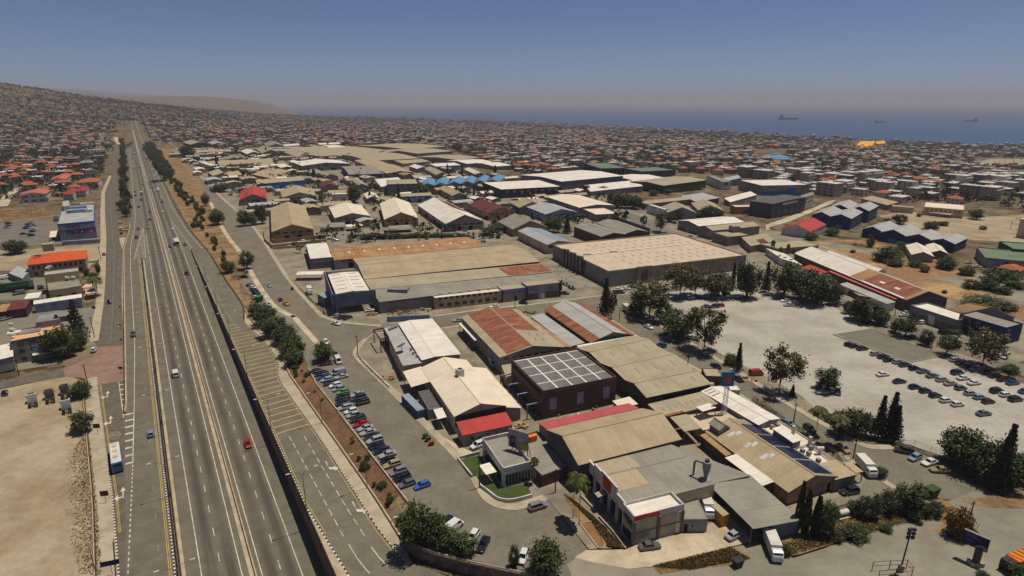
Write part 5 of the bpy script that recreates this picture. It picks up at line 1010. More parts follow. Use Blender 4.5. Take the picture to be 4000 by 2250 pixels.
 ('m','A4',(1232,1057),(985,1002),(885,1022),None,6.0,W_TAN,R_BEI,'beige hall with sloping roof behind the blue halls'),
 ('f','A4',(1490,1066),(1472,1104),(1850,1118),None,7.0,W_CRM,R_CRM,'cream hall with flat cream roof on the dirt lot'),
 ('f','A4',(1170,1085),(1175,1100),(1365,1095),None,5.0,W_CRM,R_BEI,'small cream flat roofed house beside the dirt lot'),
 ('f','B4',(1575,228),(1640,300),(2050,310),None,5.5,W_GRY,R_GRN,'large green roofed building at the right edge'),
 ('f','B4',(1745,182),(1850,235),(2050,235),None,7.5,W_GRN,R_GRN,'raised green roof block at the right edge'),
 ('g','B4',(200,270),(1045,622),(1345,605),(1200,556),5.0,W_DGR,R_WHT,'long white and rusty red roofed hall beside the dry field'),
 ('m','B4',(520,392),(1030,600),(960,618),None,4.6,W_BRN,R_PNK,'narrow red roof strip along the rusty hall'),
 ('m','B4',(600,490),(962,636),(898,652),None,4.0,W_WHT,R_LGR,'white walled lean to with grey roof facing the car park'),
 ('m','B4',(322,357),(450,410),(388,430),None,4.2,W_WHT,R_RED,'flat red roof beside the palms'),
 ('m','B4',(130,275),(260,360),(100,310),None,4.6,W_WHT,R_WHT,'white roof behind the four palms'),
 ('g','B4',(440,262),(830,405),(842,385),(838,380),4.0,W_WHT,R_WHT,'narrow white building along the edge of the dry field'),
 ('m','B4',(700,560),(770,600),(690,590),None,3.2,W_BRN,R_TAN,'tan awning roof in front of the lean to'),
 ('f','B4',(1205,640),(1078,660),(1425,775),None,5.5,W_GRY,R_WHT,'white roofed shop row with blue plinth facing the street'),
 ('f','B4',(1570,700),(1447,728),(1775,838),None,7.0,W_BLU,R_GRY,'blue fronted building with ribbed grey roof'),
 ('g','B4',(1340,690),(1480,720),(1860,755),(1700,668),5.0,W_GRY,R_RTN,'tan gabled roof behind the blue fronted building'),
 ('g','B4',(1040,212),(1085,280),(1255,300),(1200,225),3.6,W_GRY,R_CRM,'small shed cluster with pale roofs in the dry field'),
 ('g','B4',(1190,212),(1235,262),(1340,258),(1300,222),3.6,W_DGR,R_CRM,'small pale gabled shed beside the shed cluster'),
 ('m','B4',(-20,118),(-200,150),(-130,215),None,5.0,W_GRY,R_BEI,'beige roof with one red field behind the palms'),
 ('m','B4',(240,175),(-60,200),(80,235),None,4.5,W_GRY,R_BEI,'low beige roofs beside the tall palms'),
]
def mid(e):
    k, f = e[0], e[1]; b = Bd('warehouse' if k in 'g2m' else 'building', e[-1], 'warehouse' if k in 'g2' else 'building'); h, wl_, rf_ = e[6], e[7], e[8]
    if k == 'g': b.gable(f, e[2], e[3], e[4], h, e[5], wall=wl_, roof=rf_, over=0.25)
    elif k == '2': b.gable2(f, e[2], e[3], e[4], e[5], h, 1.7, wall=wl_, roof=rf_, over=0.25)
    elif k == 'm': b.mono(f, e[2], e[3], e[4], h, h - 0.8, wall=wl_, roof=rf_, rect=False)
    elif k == 'f':
        C = e[4] if max(e[4]) <= 2450 and f != 'A2' or e[4][0] < 2000 else e[4]
        b.flat('PX', fr(f, e[2]), fr(f, e[3]), e[4] if (f in ('A2','A3') and e[4][1] < 2250 and e[4] in CROSS) else fr(f, e[4]), h, wl_, rf_, 0.5)
    elif k == 'd': b.flatd(f, e[2], e[3], 9, h, wall=wl_, roof=rf_, par=0.3)
    return b
CROSS = (fr('A3',(437,902)), fr('A4',(362,902)))
MB_ = {}
for e in MIDT: MB_[e[-1]] = mid(e)
def mb_of(s): return next(v for k, v in MB_.items() if s in k)
for key, sides in (('broad tan gabled', (1,)), ('cream gabled warehouse with two', (1,)), ('cream gabled warehouse beside', (1,)), ('long white gabled', (1, 0)), ('plain dark red', (1,)), ('grey two storey front', (1,)), ('bright red gabled', (1,)), ('pale blue walled', (1, 0)), ('large pale hall with', (0,)), ('tall grey block', (0,)), ('tan gabled hall below', (1,)), ('wide low white', (1,)), ('long low beige roofed', (0,))):
    b = mb_of(key)
    for s in sides: b.rowwin(s, 5, b.h - 1.6, b.h - 0.6, 0.6); b.rowwin(s, 2, 0, 3.2, 0.35, 0.2, 0.8, 'dark', 'door')
b = mb_of('long white gabled'); b.patch(b.q2, 0.05, 0.6, 0.05, 0.9, R_DRD, 'red_sheets')
b = mb_of('long white and rusty'); b.patch(b.q1, 0.56, 0.66, 0.05, 0.97, R_RTN, 'roof_sheets'); b.patch(b.q1, 0.66, 0.975, 0.05, 0.9, R_RST, 'rusted_sheets'); b.patch(b.q1, 0.975, 1.0, 0.0, 1.0, R_RTN, 'roof_sheets')
for u in (0.74, 0.85): b.patch(b.q1, u, u + 0.035, 0.5, 0.62, R_WHT, 'skylight', 0.08)
b = mb_of('red field behind the palms'); b.patch(b.q1, 0.3, 0.6, 0.5, 1.0, R_DRD, 'red_sheets')
b = mb_of('white two storey office'); b.rowwin(0, 9, 3.6, 4.8, 0.6)
for key in ('white two storey house', 'white office at the end'): b = mb_of(key); b.rowwin(0, 4, 3.4, 4.6, 0.5); b.rowwin(0, 3, 0.8, 2.0, 0.5)
b = mb_of('dark charcoal'); b.rowwin(1, 8, 5.2, 7.0, 0.35, kind='louvre', name='poster'); b.rowwin(1, 8, 0.5, 2.6, 0.6)
b = mb_of('large grey store with blue'); b.open(1, 0, 0.62, -0.2, 3.6, W_BRI, 'blue_base', 0.15); b.open(1, 0.55, 0.70, -0.2, 7.6, W_BRI, 'entrance_block', 1.5); b.rowwin(1, 5, 5.0, 7.6, 0.45, 0.05, 0.55, 'louvre', 'poster'); b.open(1, 0.70, 0.9, -0.2, 1.6, W_BRI, 'blue_base', 0.8)
b = mb_of('round dark emblem'); a, bb, x, n = b.basis(1); 
p = a.lerp(bb, 0.45) + n * 0.1; pts = [p + x * (1.6*math.cos(t)) + Vector((0, 0, b.z0 + 6.4 + 1.6*math.sin(t))) for t in np.linspace(0, 2*math.pi, 17)[:-1]]; b.part(MB().add(pts + [q + n*0.15 for q in pts], [tuple(range(16)), tuple(range(31, 15, -1))] + [(i, (i+1) % 16, 16 + (i+1) % 16, 16 + i) for i in range(16)]), 'emblem', W_BLK)
b = mb_of('tall dark grey hall'); 
for k in range(5): b.open(1, 0.1 + 0.19*k, 0.13 + 0.19*k, 0.3, 10, W_BLU, 'blue_stripe', 0.15)
b.open(1, 0.28, 0.72, 9.0, 10.4, M('sign_pale', (170,172,182), fine=0.05), 'sign_board', 0.25); b.rowwin(2, 14, 0.5, 10.8, 0.12, kind=W_GRY, name='wall_rib')
b = mb_of('three rows of windows')
for z in (0.8, 4.3, 7.8): b.rowwin(1, 6, z, z + 2.2, 0.62)
for k, v in MB_.items():
    if 'sawtooth' in k:
        a, bb, c, d = v.walls
        for z in ((2.6, 5.2) if v.h > 7 else (2.6,)): v.open(0, 0.02, 0.98, z, z + 0.35, STEEL, 'steel_band', 0.1)
        v.rowwin(1, 1, 0, 2.8, 0.3, kind='shutter', name='door'); v.open(1, 0.1, 0.9, v.h - 1.3, v.h - 0.6, W_BLK, 'window_strip', 0.05)
b = mb_of('white roofed shop row'); b.rowwin(1, 6, 0.5, 2.6, 0.6); b.open(1, 0, 1, 0, 2.8, W_BLG, 'plinth', 0.03); b.open(1, 0.42, 0.56, 0.1, 4.2, WFR, 'shop_portal', 0.1)
b = mb_of('blue fronted building'); b.open(1, 0.05, 0.26, 3.4, 6.2, 'win', 'window', 0.05, frame=True); b.open(1, 0.3, 0.48, 0.4, 5.0, 'win', 'window', 0.05); b.rowwin(1, 3, 1.0, 4.8, 0.6, 0.55, 0.95); b.sign_text(1, 0.42, 5.7, 'AGS', 1.0, M('sign_pale', (170,172,182), fine=0.05), 0.12)
b = mb_of('cream hall with flat cream'); b.rowwin(1, 8, 4.2, 5.4, 0.5); b.open(1, 0.25, 0.75, 2.8, 3.1, R_CRM, 'canopy', 2.5)
b = mb_of('green roofed building'); b.rowwin(1, 5, 0.2, 3.8, 0.75, kind='louvre', name='shutter')
b = mb_of('white walled lean to'); b.rowwin(2, 4, 0.3, 2.2, 0.3, 0.4, 0.98, 'dark', 'door')
b = mb_of('grey flat roofed office'); b.box('A3', (2095,1335), 5, 5, 6, 9.5, W_GRY, 'roof_box', 0.3); b.rowwin(0, 6, 2.5, 4.2, 0.7)
b = mb_of('open steel framed'); b.rowwin(1, 6, 0.3, 7.5, 0.8, kind='dark', name='open_bay'); b.rowwin(0, 5, 0.3, 7.5, 0.8, kind='dark', name='open_bay')
b = mb_of('grey pavilion'); b.rowwin(1, 6, 1.0, 5.0, 0.7); b.rowwin(0, 5, 1.0, 5.0, 0.7)
b = mb_of('yellow walled'); b.open(1, 0.3, 0.6, 0, 3, W_BRI, 'door')
b = mb_of('two carports')
pk = [(1625,842),(1760,836),(1900,827),(2020,822),(2150,816),(2280,811)]; vl = [(1560,910),(1682,906),(1802,897),(1932,891),(2052,886),(2162,876),(2292,869)]
for i in range(6):
    nm = ('first', 'second', 'third', 'fourth', 'fifth', 'last')[i]; b = Bd('sawtooth_hall', '%s tooth from the left of the light blue zigzag roofs' % nm, 'warehouse', 'light blue zigzag roofs')
    m = ((vl[i][0] + vl[i+1][0]) / 2, (vl[i][1] + vl[i+1][1]) / 2); f = 'A2'
    b.gable(f, (pk[i][0] - 45, pk[i][1] + 14), vl[i], vl[i+1], 5.5, (m[0], m[1] - 26), wall=W_GRY, roof=R_BLU, over=0.2, rect=False); b.rowwin(1, 3, 0.5, 4.0, 0.6, kind='louvre', name='wall_panel')
for f, A, B, C, h, mt, lab in (('A2',(835,1252),(622,1262),(640,1300),3.4,R_GRY,'grey open carport in front of the cream warehouse'), ('A2',(975,1263),(840,1277),(850,1300),3.2,R_WHT,'white open carport beside the grey one'), ('A2',(1460,1275),(1250,1287),(1262,1315),3.2,R_GRY,'open grey canopy in front of the alley warehouse'), ('A2',(2120,1258),(1940,1272),(1950,1290),3.2,R_WHT,'white awning on the front of the long white warehouse'), ('A4',(1760,1162),(1565,1140),(1560,1160),3.2,R_CRM,'cream open canopy before the cream hall')):
    b = Bd('open_carport', lab, 'carport'); b.mono(f, A, B, C, h, h - 0.2, roof=mt, solid=False)
for f, pts, h, mt, lab in (('A2',[(150,1430),(170,1449),(660,1400),(650,1375)],2.2,W_TAN,'tall tan boundary wall in front of the broad tan warehouse'), ('B2',[(250,105),(262,180),(318,232),(725,185)],2.0,W_TAN,'stained tan wall along the yard of the broad tan warehouse'), ('B2',[(320,240),(560,222)],1.6,W_CRM,'pale wall beside the weathered tan hall')):
    long_wall('boundary_wall', lab, 'wall', [on_t(fr(f, p)) for p in pts], 0.3, h, mt)
W_BUF = wallmat('wall_buff', (172,152,118)); SPB = wallmat('band_blue', (30,92,158))
hs_ = hz('D7', (765,622), (717,402)); b = Bd('sports_store', 'white store with blue bands and sports brand posters', 'store')
b.flat('D7', (790,172), (719,402), (1183,368), hs_, W_VIO, R_LGR, 0.7, cap=SPB); b.open(1, -0.005, 1.005, hs_ - 1.5, hs_ - 0.02, SPB, 'blue_band', 0.08); b.open(1, -0.005, 1.005, hs_ - 5.4, hs_ - 4.2, SPB, 'blue_band', 0.08)
b.open(2, -0.005, 1.005, hs_ - 1.5, hs_ - 0.02, SPB, 'blue_band', 0.08); b.open(0, -0.005, 1.005, hs_ - 1.5, hs_ - 0.02, SPB, 'blue_band', 0.08)
NAVY = M('lettering_navy', (34,34,66), fine=0); REDL = M('lettering_red', (170,36,54), fine=0); b.sign_text(1, 0.39, hs_ - 2.5, 'SPORTS', 1.75, NAVY, 0.16, 0.06, sx=1.25); b.sign_text(1, 0.36, hs_ - 3.7, 'DIRECT', 1.2, REDL, 0.16, 0.03, sx=1.2); b.sign_text(1, 0.52, hs_ - 3.75, '.com', 0.8, NAVY, 0.16)
PRED = M('poster_red', (168,24,40), fine=0.05); PBLK = M('poster_black', (30,28,32), fine=0.05); PMAR = M('poster_maroon', (120,32,46), fine=0.05)
for u0, u1, m in ((0.2, 0.37, PBLK), (0.38, 0.54, PMAR), (0.54, 0.7, PBLK), (0.715, 0.995, PRED)): b.open(1, u0, u1, hs_ - 7.4, hs_ - 5.45, m, 'poster', 0.12)
a, bb, x, n = b.basis(1)
def logo(pts, u, z, name, k=1.0):
    p = a.lerp(bb, u) + n * 0.15; vs = [p + x * q[0] * k + Vector((0, 0, b.z0 + z + q[1] * k)) for q in pts]; b.part(MB().add(vs, [tuple(t) for t in __import__('mathutils').geometry.tessellate_polygon([[Vector((q[0], q[1], 0)) for q in pts]])]), name, WFR)
logo([(-1.1,-.25),(-.8,-.4),(-.4,-.38),(1.1,.35),(-.35,-.12),(-.75,-.1)], 0.285, hs_ - 6.4, 'logo_mark'); logo([(-.7,0),(-.5,.12),(.5,.12),(.7,0),(.5,-.08),(-.5,-.08)], 0.46, hs_ - 6.4, 'logo_mark'); logo([(-.95,-.6),(-.75,-.6),(-.35,.05),(-.55,.2)], 0.62, hs_ - 6.3, 'logo_mark'); logo([(-.3,-.6),(-.05,-.6),(.2,.35),(0,.55),(-.1,.35)], 0.62, hs_ - 6.3, 'logo_mark'); logo([(.35,-.6),(.75,-.6),(.35,.4),(.15,.2)], 0.62, hs_ - 6.3, 'logo_mark'); logo([(-.2,.0),(.5,.35),(.9,.3),(1.2,.0),(.9,-.1),(.6,.1),(.2,-.05)], 0.875, hs_ - 6.15, 'logo_mark'); b.sign_text(1, 0.85, hs_ - 6.85, 'PUMA', 0.8, WFR, 0.16, 0.03)
b.flatd('D7', (775,622), (1250,590), 1.6, 2.4, wall=W_VIO, roof=R_LGR, par=0.1)
b.flat('D7', (785,112), (790,180), (875,170), hs_ + 3.0, W_CRM, R_LGR, 0.1, z1=hs_ - 1); 
for p, sx, sy, h1 in (((970,205), 12, 4, 1.6), ((985,255), 12, 5, 2.2), ((1115,250), 5, 4, 2.0), ((1100,160), 9, 3, 1.5), ((855,265), 2, 2, 2.0)): b.box('D7', p, sx, sy, hs_ - .65, hs_ - .65 + h1, W_LBL if sx == 12 else W_WHT, 'roof_plant', HD)
b = Bd('ramp_hood', 'white concrete entrance hood in the store car park', 'building'); b.flat('D7', (632,488), (618,572), (720,560), 2.6, W_WHT, R_CRM, 0.3); b.open(1, 0.25, 0.9, 0.2, 2.2, 'dark', 'entrance')
b = Bd('tiled_villa', 'large house with bright orange hipped tile roof beside the service road', 'house'); b.hip('D7', (1098,716), (1082,838), (325,914), 7.2, 3.0, W_BUF, M('tiles_bright_orange', (196,84,36), (178,74,34), scale=0.4, fine=0.15, fscale=3)); b.rowwin(1, 10, 4.2, 6.2, 0.55, kind='win', frame=True); b.rowwin(1, 6, 0.8, 2.8, 0.5)
b.box('D7', (620,735), 5, 5, 7.0, 11.0, W_BUF, 'stair_tower', HD)
b.box('D7', (470,800), 3.0, 2.0, 8.6, 8.9, M('solar_blue', (40,44,60), fine=0), 'solar_panel', HD)
b = Bd('buff_block', 'buff flat roofed block with roof tanks between villa and white tent', 'building'); b.flat('D7', (560,990), (552,1045), (985,1015), 9.5, W_BUF, R_LGR, 0.5); b.flat('D7', (590,1128), (612,1240), (1030,1205), 6.2, W_BUF, R_GRY, 0.4); b.rowwin(1, 2, 1, 3, 0.3); b.rowwin(2, 4, 2.6, 4.6, 0.6)
for p in ((600,975), (630,955), (850,1095), (925,1090)):
    w = on_t(fr('D7', p), 9.4 if p[1] < 1000 else 6.4); b.part(MB().tube([(w.x-.8, w.y, w.z+.7), (w.x+.8, w.y, w.z+.7)], .6, 10), 'water_tank', W_WHT)
b = Bd('cafe_parasol', 'two pale pink canvas canopies beside the date palm', 'canopy'); b.mono('D7', (1180,1155), (1085,1160), (1090,1205), 3.0, 2.6, roof=M('canvas_pink', (206,170,158), fine=0.08), solid=False); b.mono('D7', (1190,1210), (1080,1225), (1075,1290), 3.0, 2.6, roof=MATS['canvas_pink'], solid=False)
b = Bd('white_tent', 'long white roofed tent hall with printed front beside the red shed', 'tent'); b.mono('D6', (1020,8), (430,80), (430,128), 4.6, 4.0, wall=W_LBL, roof=R_WHT, rect=False); b.rowwin(2, 4, 1.0, 3.0, 0.5, kind=W_GRY, name='print_panel')
b = Bd('red_shed', 'red brown sheet metal shed in the gravel yard', 'shed'); b.mono('D6', (382,68), (160,88), (92,208), 4.4, 3.6, wall=W_MRN, roof=R_DRD, rect=False); b.mono('D6', (150,120), (20,130), (-20,228), 3.2, 2.8, wall=W_MRN, roof=R_RTN, rect=False)
b = Bd('grey_office', 'two storey grey office with roof terrace behind two tall araucarias', 'office'); hg_ = hz('D6', (235,885), (135,585)); hg_ = max(6.5, min(9.5, hg_))
b.flatd('D6', (135,590), (790,490), 13, hg_, wall=W_GRY, roof=M('terrace_orange', (206,162,124), (190,150,116), scale=0.2), par=0.5)
for z in (0.9, hg_ * .45, hg_ * .72): b.rowwin(0, 3, z, z + 1.3, 0.5, 0.05, 0.7)
b.open(0, -0.005, 1.0, hg_ - 1.0, hg_ + 0.02, W_DGR, 'parapet_band', 0.1); b.open(0, 0.36, 0.72, hg_ * .45, hg_ * .66, W_LBL, 'sign_board', 0.12); b.sign_text(0, 0.56, hg_ * .55, 'CYPRUS', 0.9, FNT, 0.2); b.open(0, 0.33, 0.85, 2.5, 2.8, R_WHT, 'canopy', 2.2)
st = [(0.62*math.cos(i*math.pi/5 + math.pi/2)*(1 if i % 2 == 0 else .42), 0.62*math.sin(i*math.pi/5 + math.pi/2)*(1 if i % 2 == 0 else .42)) for i in range(10)]; a, bb, x, n = b.basis(0); p = a.lerp(bb, 0.40) + n*0.22; b.part(MB().add([p + x*q[0] + Vector((0,0,b.z0 + hg_*.55 + q[1])) for q in st] + [p + Vector((0,0,b.z0 + hg_*.55))], [(i, (i+1) % 10, 10) for i in range(10)]), 'star_mark', NAVY)
for p, sx, sy, z in (((180,490), 4, 3, .6), ((320,470), 9, 5, .25), ((620,390), 7, 5, 2.6), ((700,330), 10, 6, 2.2)): b.box('D6', p, sx, sy, hg_ - .4, hg_ - .4 + z, W_WHT if sx < 6 else W_GRY, 'roof_room' if z > 2 else 'roof_slab', HD)
for p in ((150,405), (160,470), (165,530)): w = on_t(fr('D6', p), hg_); b.part(MB().tube([(w.x-.8, w.y, w.z+.9), (w.x+.8, w.y, w.z+.9)], .6, 10), 'water_tank', W_WHT)
b = Bd('white_roof_shed', 'white corrugated roofed shed left of the grey office', 'shed'); b.mono('D6', (150,628), (-200,690), (-200,880), 5.0, 4.4, wall=W_GRY, roof=R_WHT, rect=False)
b = Bd('flat_store', 'grey flat roofed store behind the green trailer', 'building'); b.flat('D7', (100,1010), (280,1090), (385,975), 3.6, W_BLG, R_LGR, 0.15)
b = Bd('white_canopy', 'small white canopy roof beside the grey van', 'canopy'); b.mono('D7', (520,1265), (355,1280), (325,1352), 3.2, 3.0, roof=R_WHT, solid=False)
def villa(lab, f, A, B, C, h, roof, k=0, wall=W_WHT):
    b = Bd('villa', lab, 'house'); b.hip(f, A, B, C, h, 2.2, wall, roof) if k == 0 else b.gable(f, A, B, C, h, None, 1.8, wall=wall, roof=roof, over=0.5)
    for s in (0, 1, 2, 3): b.rowwin(s, 3, h - 2.2, h - 0.9, 0.45, frame=True); b.rowwin(s, 3, 0.7, 2.2, 0.5)
    return b
TSAL = M('tiles_salmon', (176,104,80), (160,92,70), scale=0.4, fine=0.15, fscale=2); TRD = M('tiles_red', (150,52,50), (136,46,46), scale=0.4, fine=0.12, fscale=2)
villa('white gabled villa with salmon roof above the store car park', 'A1', (240,1082), (186,1118), (420,1112), 7.0, TSAL, 1); villa('villa with two bright red pyramid roofs beside the service road', 'A1', (640,1064), (585,1110), (695,1098), 6.0, TRD); villa('right wing of the red pyramid roofed villa', 'A1', (745,1046), (705,1080), (815,1070), 6.0, TRD); villa('pale villa with brown gabled roof and dark windows', 'A1', (530,935), (470,975), (620,965), 7.0, TSAL, 1); villa('villa with broad orange roof above the red villas', 'A1', (760,965), (715,1000), (930,985), 7.0, R_TIL)
b = Bd('dark_block', 'dark grey apartment block with striped balconies among the tiled houses', 'apartment block'); b.flatd('A1', (590,770), (722,768), 14, 12, wall=W_DGR, roof=R_LGR, par=0.4); [b.open(0, 0.02, 0.98, z, z + 0.9, 'louvre', 'balcony', 0.8) for z in (2.6, 5.6, 8.6)]
for lab, A, B, h, w_ in (('white block with balconies beside the service road', (845,690), (1000,680), 10, W_WHT), ('pale two storey block below the white block', (880,745), (985,740), 8, W_CRM), ('grey three storey block with roof tanks', (805,880), (895,872), 10, W_GRY)):
    b = Bd('apartment_block', lab, 'apartment block'); b.flatd('A1', A, B, 14, h, wall=w_, roof=R_LGR, par=0.4)
    for z in np.arange(0.8, h - 2, 3.0): b.rowwin(0, 5, z, z + 1.4, 0.6)
FRAMES.update(E1=(400,1700,2.635), E2=(1200,1450,2.635), E3=(3300,1350,3.623))
PAINTC = M('car_paint', (255,255,255), source='object', fine=0.0, rough=0.28, spec=0.5, coat=0.6)
CGLS = M('car_glass', (16,18,22), fine=0.0, rough=0.06, spec=0.8); TYRE = M('tyre_rubber', (22,21,21), fine=0.1, rough=0.9); RIM = M('wheel_rim', (140,140,144), fine=0, metal=0.7, rough=0.4)
HLAMP = M('headlamp', (214,216,220), fine=0, rough=0.15, spec=0.8); TLAMP = M('tail_lamp', (140,18,16), fine=0, rough=0.3); TRIM = M('black_trim', (26,26,28), fine=0, rough=0.6); TARP = M('box_white', (206,200,190), (188,180,168), scale=0.5)
def loft(st):                                         # stations (x, half width, z low, z high): rounded ring of 8
    vs, fs = [], []
    for x, w, a, b in st: c = min(0.12, (b - a) * 0.3); vs += [(x,-w+c,a),(x,w-c,a),(x,w,a+c),(x,w,b-c),(x,w-c*1.2,b),(x,-w+c*1.2,b),(x,-w,b-c),(x,-w,a+c)]
    for i in range(len(st) - 1):
        for j in range(8): p, q = i*8+j, i*8+(j+1) % 8; fs.append((p, q, q+8, p+8))
    fs.append(tuple(range(7, -1, -1))); k = (len(st)-1)*8; fs.append(tuple(range(k, k+8))); return vs, fs
def car_proto(kind):
    P = dict(hatch=(4.0,1.72,1.46,.86,(.95,-1.85),(.30,-1.40)), sedan=(4.55,1.78,1.42,.88,(.85,-1.55),(.20,-1.0)), suv=(4.5,1.85,1.72,1.0,(1.0,-2.1),(.45,-1.85)), estate=(4.6,1.78,1.48,.88,(.9,-2.1),(.25,-1.75)), mpv=(4.4,1.8,1.65,.95,(1.2,-2.0),(.45,-1.75)), van=(4.9,1.9,1.95,1.05,(1.9,-2.35),(1.2,-2.25)), pickup=(5.0,1.8,1.7,.95,(1.0,-.5),(.45,-.35)))[kind]
    L, W, H, belt, cb, ct = P; h = W / 2; t = thing('car' if kind not in ('van', 'pickup') else kind, 'x', 'car')
    b = MB(); b.add(*loft([(L/2, h*.74, .34, belt*.68), (L/2-.12, h*.92, .24, belt*.78), (L/2-.6, h, .2, belt*.88), (cb[0], h, .18, belt), (0, h, .18, belt+.02), (cb[1], h, .18, belt+.02), (-L/2+.3, h*.98, .2, belt*(.99 if kind in ('sedan',) else 1.0)), (-L/2+.06, h*.9, .26, belt*.92), (-L/2, h*.78, .36, belt*.8)]))
    zt = H; wt = h * (.72 if kind != 'van' else .86)
    b.add(*loft([(ct[0]+.08, wt*.9, zt-.10, zt-.03), (ct[0]-.15, wt, zt-.12, zt), ((ct[0]+ct[1])/2, wt, zt-.12, zt+.015), (ct[1]+.12, wt, zt-.12, zt-.01), (ct[1]-.06, wt*.9, zt-.10, zt-.05)]))
    for sx, (xb, xt) in ((1, (cb[0], ct[0])), (-1, (cb[1], ct[1]))):
        for s in (-1, 1): b.bar((xb, s*(h-.10), belt), (xt, s*(wt-.06), zt-.06), .09)
    for s in (-1, 1): m = (cb[0]+cb[1])/2 + .1; b.bar((m, s*(h-.09), belt), (m-.05, s*(wt-.04), zt-.06), .08); b.box(cb[0]-.35, cb[0]-.15, s*(h+.09)-.09, s*(h+.09)+.09, belt+.02, belt+.16)
    if kind == 'pickup': b.box(-L/2+.15, -.5, -h+.08, -h+.16, belt, belt+.2); b.box(-L/2+.15, -.5, h-.16, h-.08, belt, belt+.2)
    if kind == 'van':
        for s in (-1, 1): b.hexa([(.55,s*(h-.02),belt),(-2.3,s*(h-.02),belt),(-2.3,s*(h-.14),belt),(.55,s*(h-.14),belt)], [(.5,s*(wt+.02),zt-.08),(-2.22,s*(wt+.02),zt-.08),(-2.22,s*(wt-.1),zt-.08),(.5,s*(wt-.1),zt-.08)])
    b.obj('body', PAINTC, t)
    g = MB(); w1, w2 = h - .10, wt - .03
    g.hexa([(cb[0],-w1,belt-.03),(cb[0],w1,belt-.03),(cb[1],w1,belt-.03),(cb[1],-w1,belt-.03)], [(ct[0],-w2,zt-.06),(ct[0],w2,zt-.06),(ct[1],w2,zt-.06),(ct[1],-w2,zt-.06)]); g.obj('glass', CGLS, t)
    r = .31 if kind not in ('suv', 'van', 'pickup') else .36
    for x in (L/2 - .82, -L/2 + .82):
        for s in (-1, 1): o = MB().tube([(x, s*(h-.2), r), (x, s*(h+.015), r)], r, 12).obj('wheel', TYRE, t); MB().tube([(x, s*(h-.1), r), (x, s*(h+.025), r)], r*.58, 8).obj('rim', RIM, o)
    for s in (-1, 1):
        MB().box(L/2-.22, L/2-.03, s*h*.62-.16, s*h*.62+.16, belt*.60, belt*.76).obj('headlight', HLAMP, t)
        MB().box(-L/2+.01, -L/2+.12, s*h*.66-.13, s*h*.66+.13, belt*.72, belt*.90).obj('tail_light', TLAMP, t)
    return t
PROTO = {k: car_proto(k) for k in ('hatch', 'sedan', 'suv', 'estate', 'mpv', 'van', 'pickup')}
def big_parts(t, spec):
    for nm, mat, f in spec: mb = MB(); f(mb); mb.obj(nm, mat, t)
def wheels(t, xs, h, r, w=.3):
    for x in xs:
        for s in (-1, 1): o = MB().tube([(x, s*(h-w), r), (x, s*h, r)], r, 14).obj('wheel', TYRE, t); MB().tube([(x, s*(h-.1), r), (x, s*(h+.02), r)], r*.55, 8).obj('rim', RIM, o)
def truck_proto(box=True):
    t = thing('box_truck', 'x', 'truck'); h = 1.05
    cabm = MB().add(*loft([(3.3,.98,.5,1.5),(3.25,1.02,.45,1.6),(2.9,1.04,.45,2.35),(2.5,1.04,.5,2.5),(1.75,1.04,.5,2.5),(1.7,1.0,.55,2.4)])).obj('cab', PAINTC, t); MB().hexa([(3.27,-.88,1.45),(3.27,.88,1.45),(3.1,.88,1.45),(3.1,-.88,1.45)], [(2.99,-.84,2.25),(2.99,.84,2.25),(2.8,.84,2.25),(2.8,-.84,2.25)]).obj('windscreen', CGLS, cabm)
    for s in (-1, 1): MB().box(2.0, 2.75, s*1.045-.02, s*1.045+.02, 1.5, 2.2).obj('side_window', CGLS, cabm); MB().box(3.24, 3.36, s*.75-.15, s*.75+.15, .65, .85).obj('headlight', HLAMP, cabm)
    MB().box(-3.3, 1.75, -.45, .45, .5, .78).obj('chassis', TRIM, t); MB().box(-3.35, 1.55, -1.1, 1.1, .8, 3.0).obj('cargo_box', TARP, t); wheels(t, (2.4, -2.1), 1.05, .42); return t
def tractor_proto():
    t = thing('truck_tractor', 'x', 'truck'); c = MB().add(*loft([(2.9,1.15,.5,2.6),(2.8,1.22,.4,2.9),(2.3,1.24,.4,3.5),(1.0,1.24,.4,3.7),(.7,1.22,.6,3.6)])).obj('cab', PAINTC, t); MB().box(2.78, 2.92, -1.08, 1.08, 1.75, 2.6).obj('windscreen', CGLS, c); MB().hexa([(2.2,-.95,3.55),(2.2,.95,3.55),(.9,.95,3.72),(.9,-.95,3.72)], [(2.1,-.85,3.6),(2.1,.85,3.6),(1.0,.85,3.95),(1.0,-.85,3.95)]).obj('roof_deflector', TRIM, c)
    for s in (-1, 1): MB().box(1.4, 2.3, s*1.245-.02, s*1.245+.02, 1.8, 2.6).obj('side_window', CGLS, c); MB().box(2.75, 2.95, s*1.45-.06, s*1.45+.06, 1.9, 2.6).obj('mirror', TRIM, c)
    m = MB().box(-3.0, .9, -.62, -.4, .75, 1.05).box(-3.0, .9, .4, .62, .75, 1.05).box(-2.9, -2.6, -.62, .62, .78, 1.0); m.obj('chassis', TRIM, t); MB().lathe([(.55,1.06),(.55,1.2)], (-1.2, 0, 0), 14).obj('fifth_wheel', DKMET, t); MB().box(-.3, .6, -1.15, -.62, .5, 1.1).box(-.3, .6, .62, 1.15, .5, 1.1).obj('fuel_tank', STEEL, t); wheels(t, (2.0, -1.2, -2.3), 1.22, .5, .5); return t
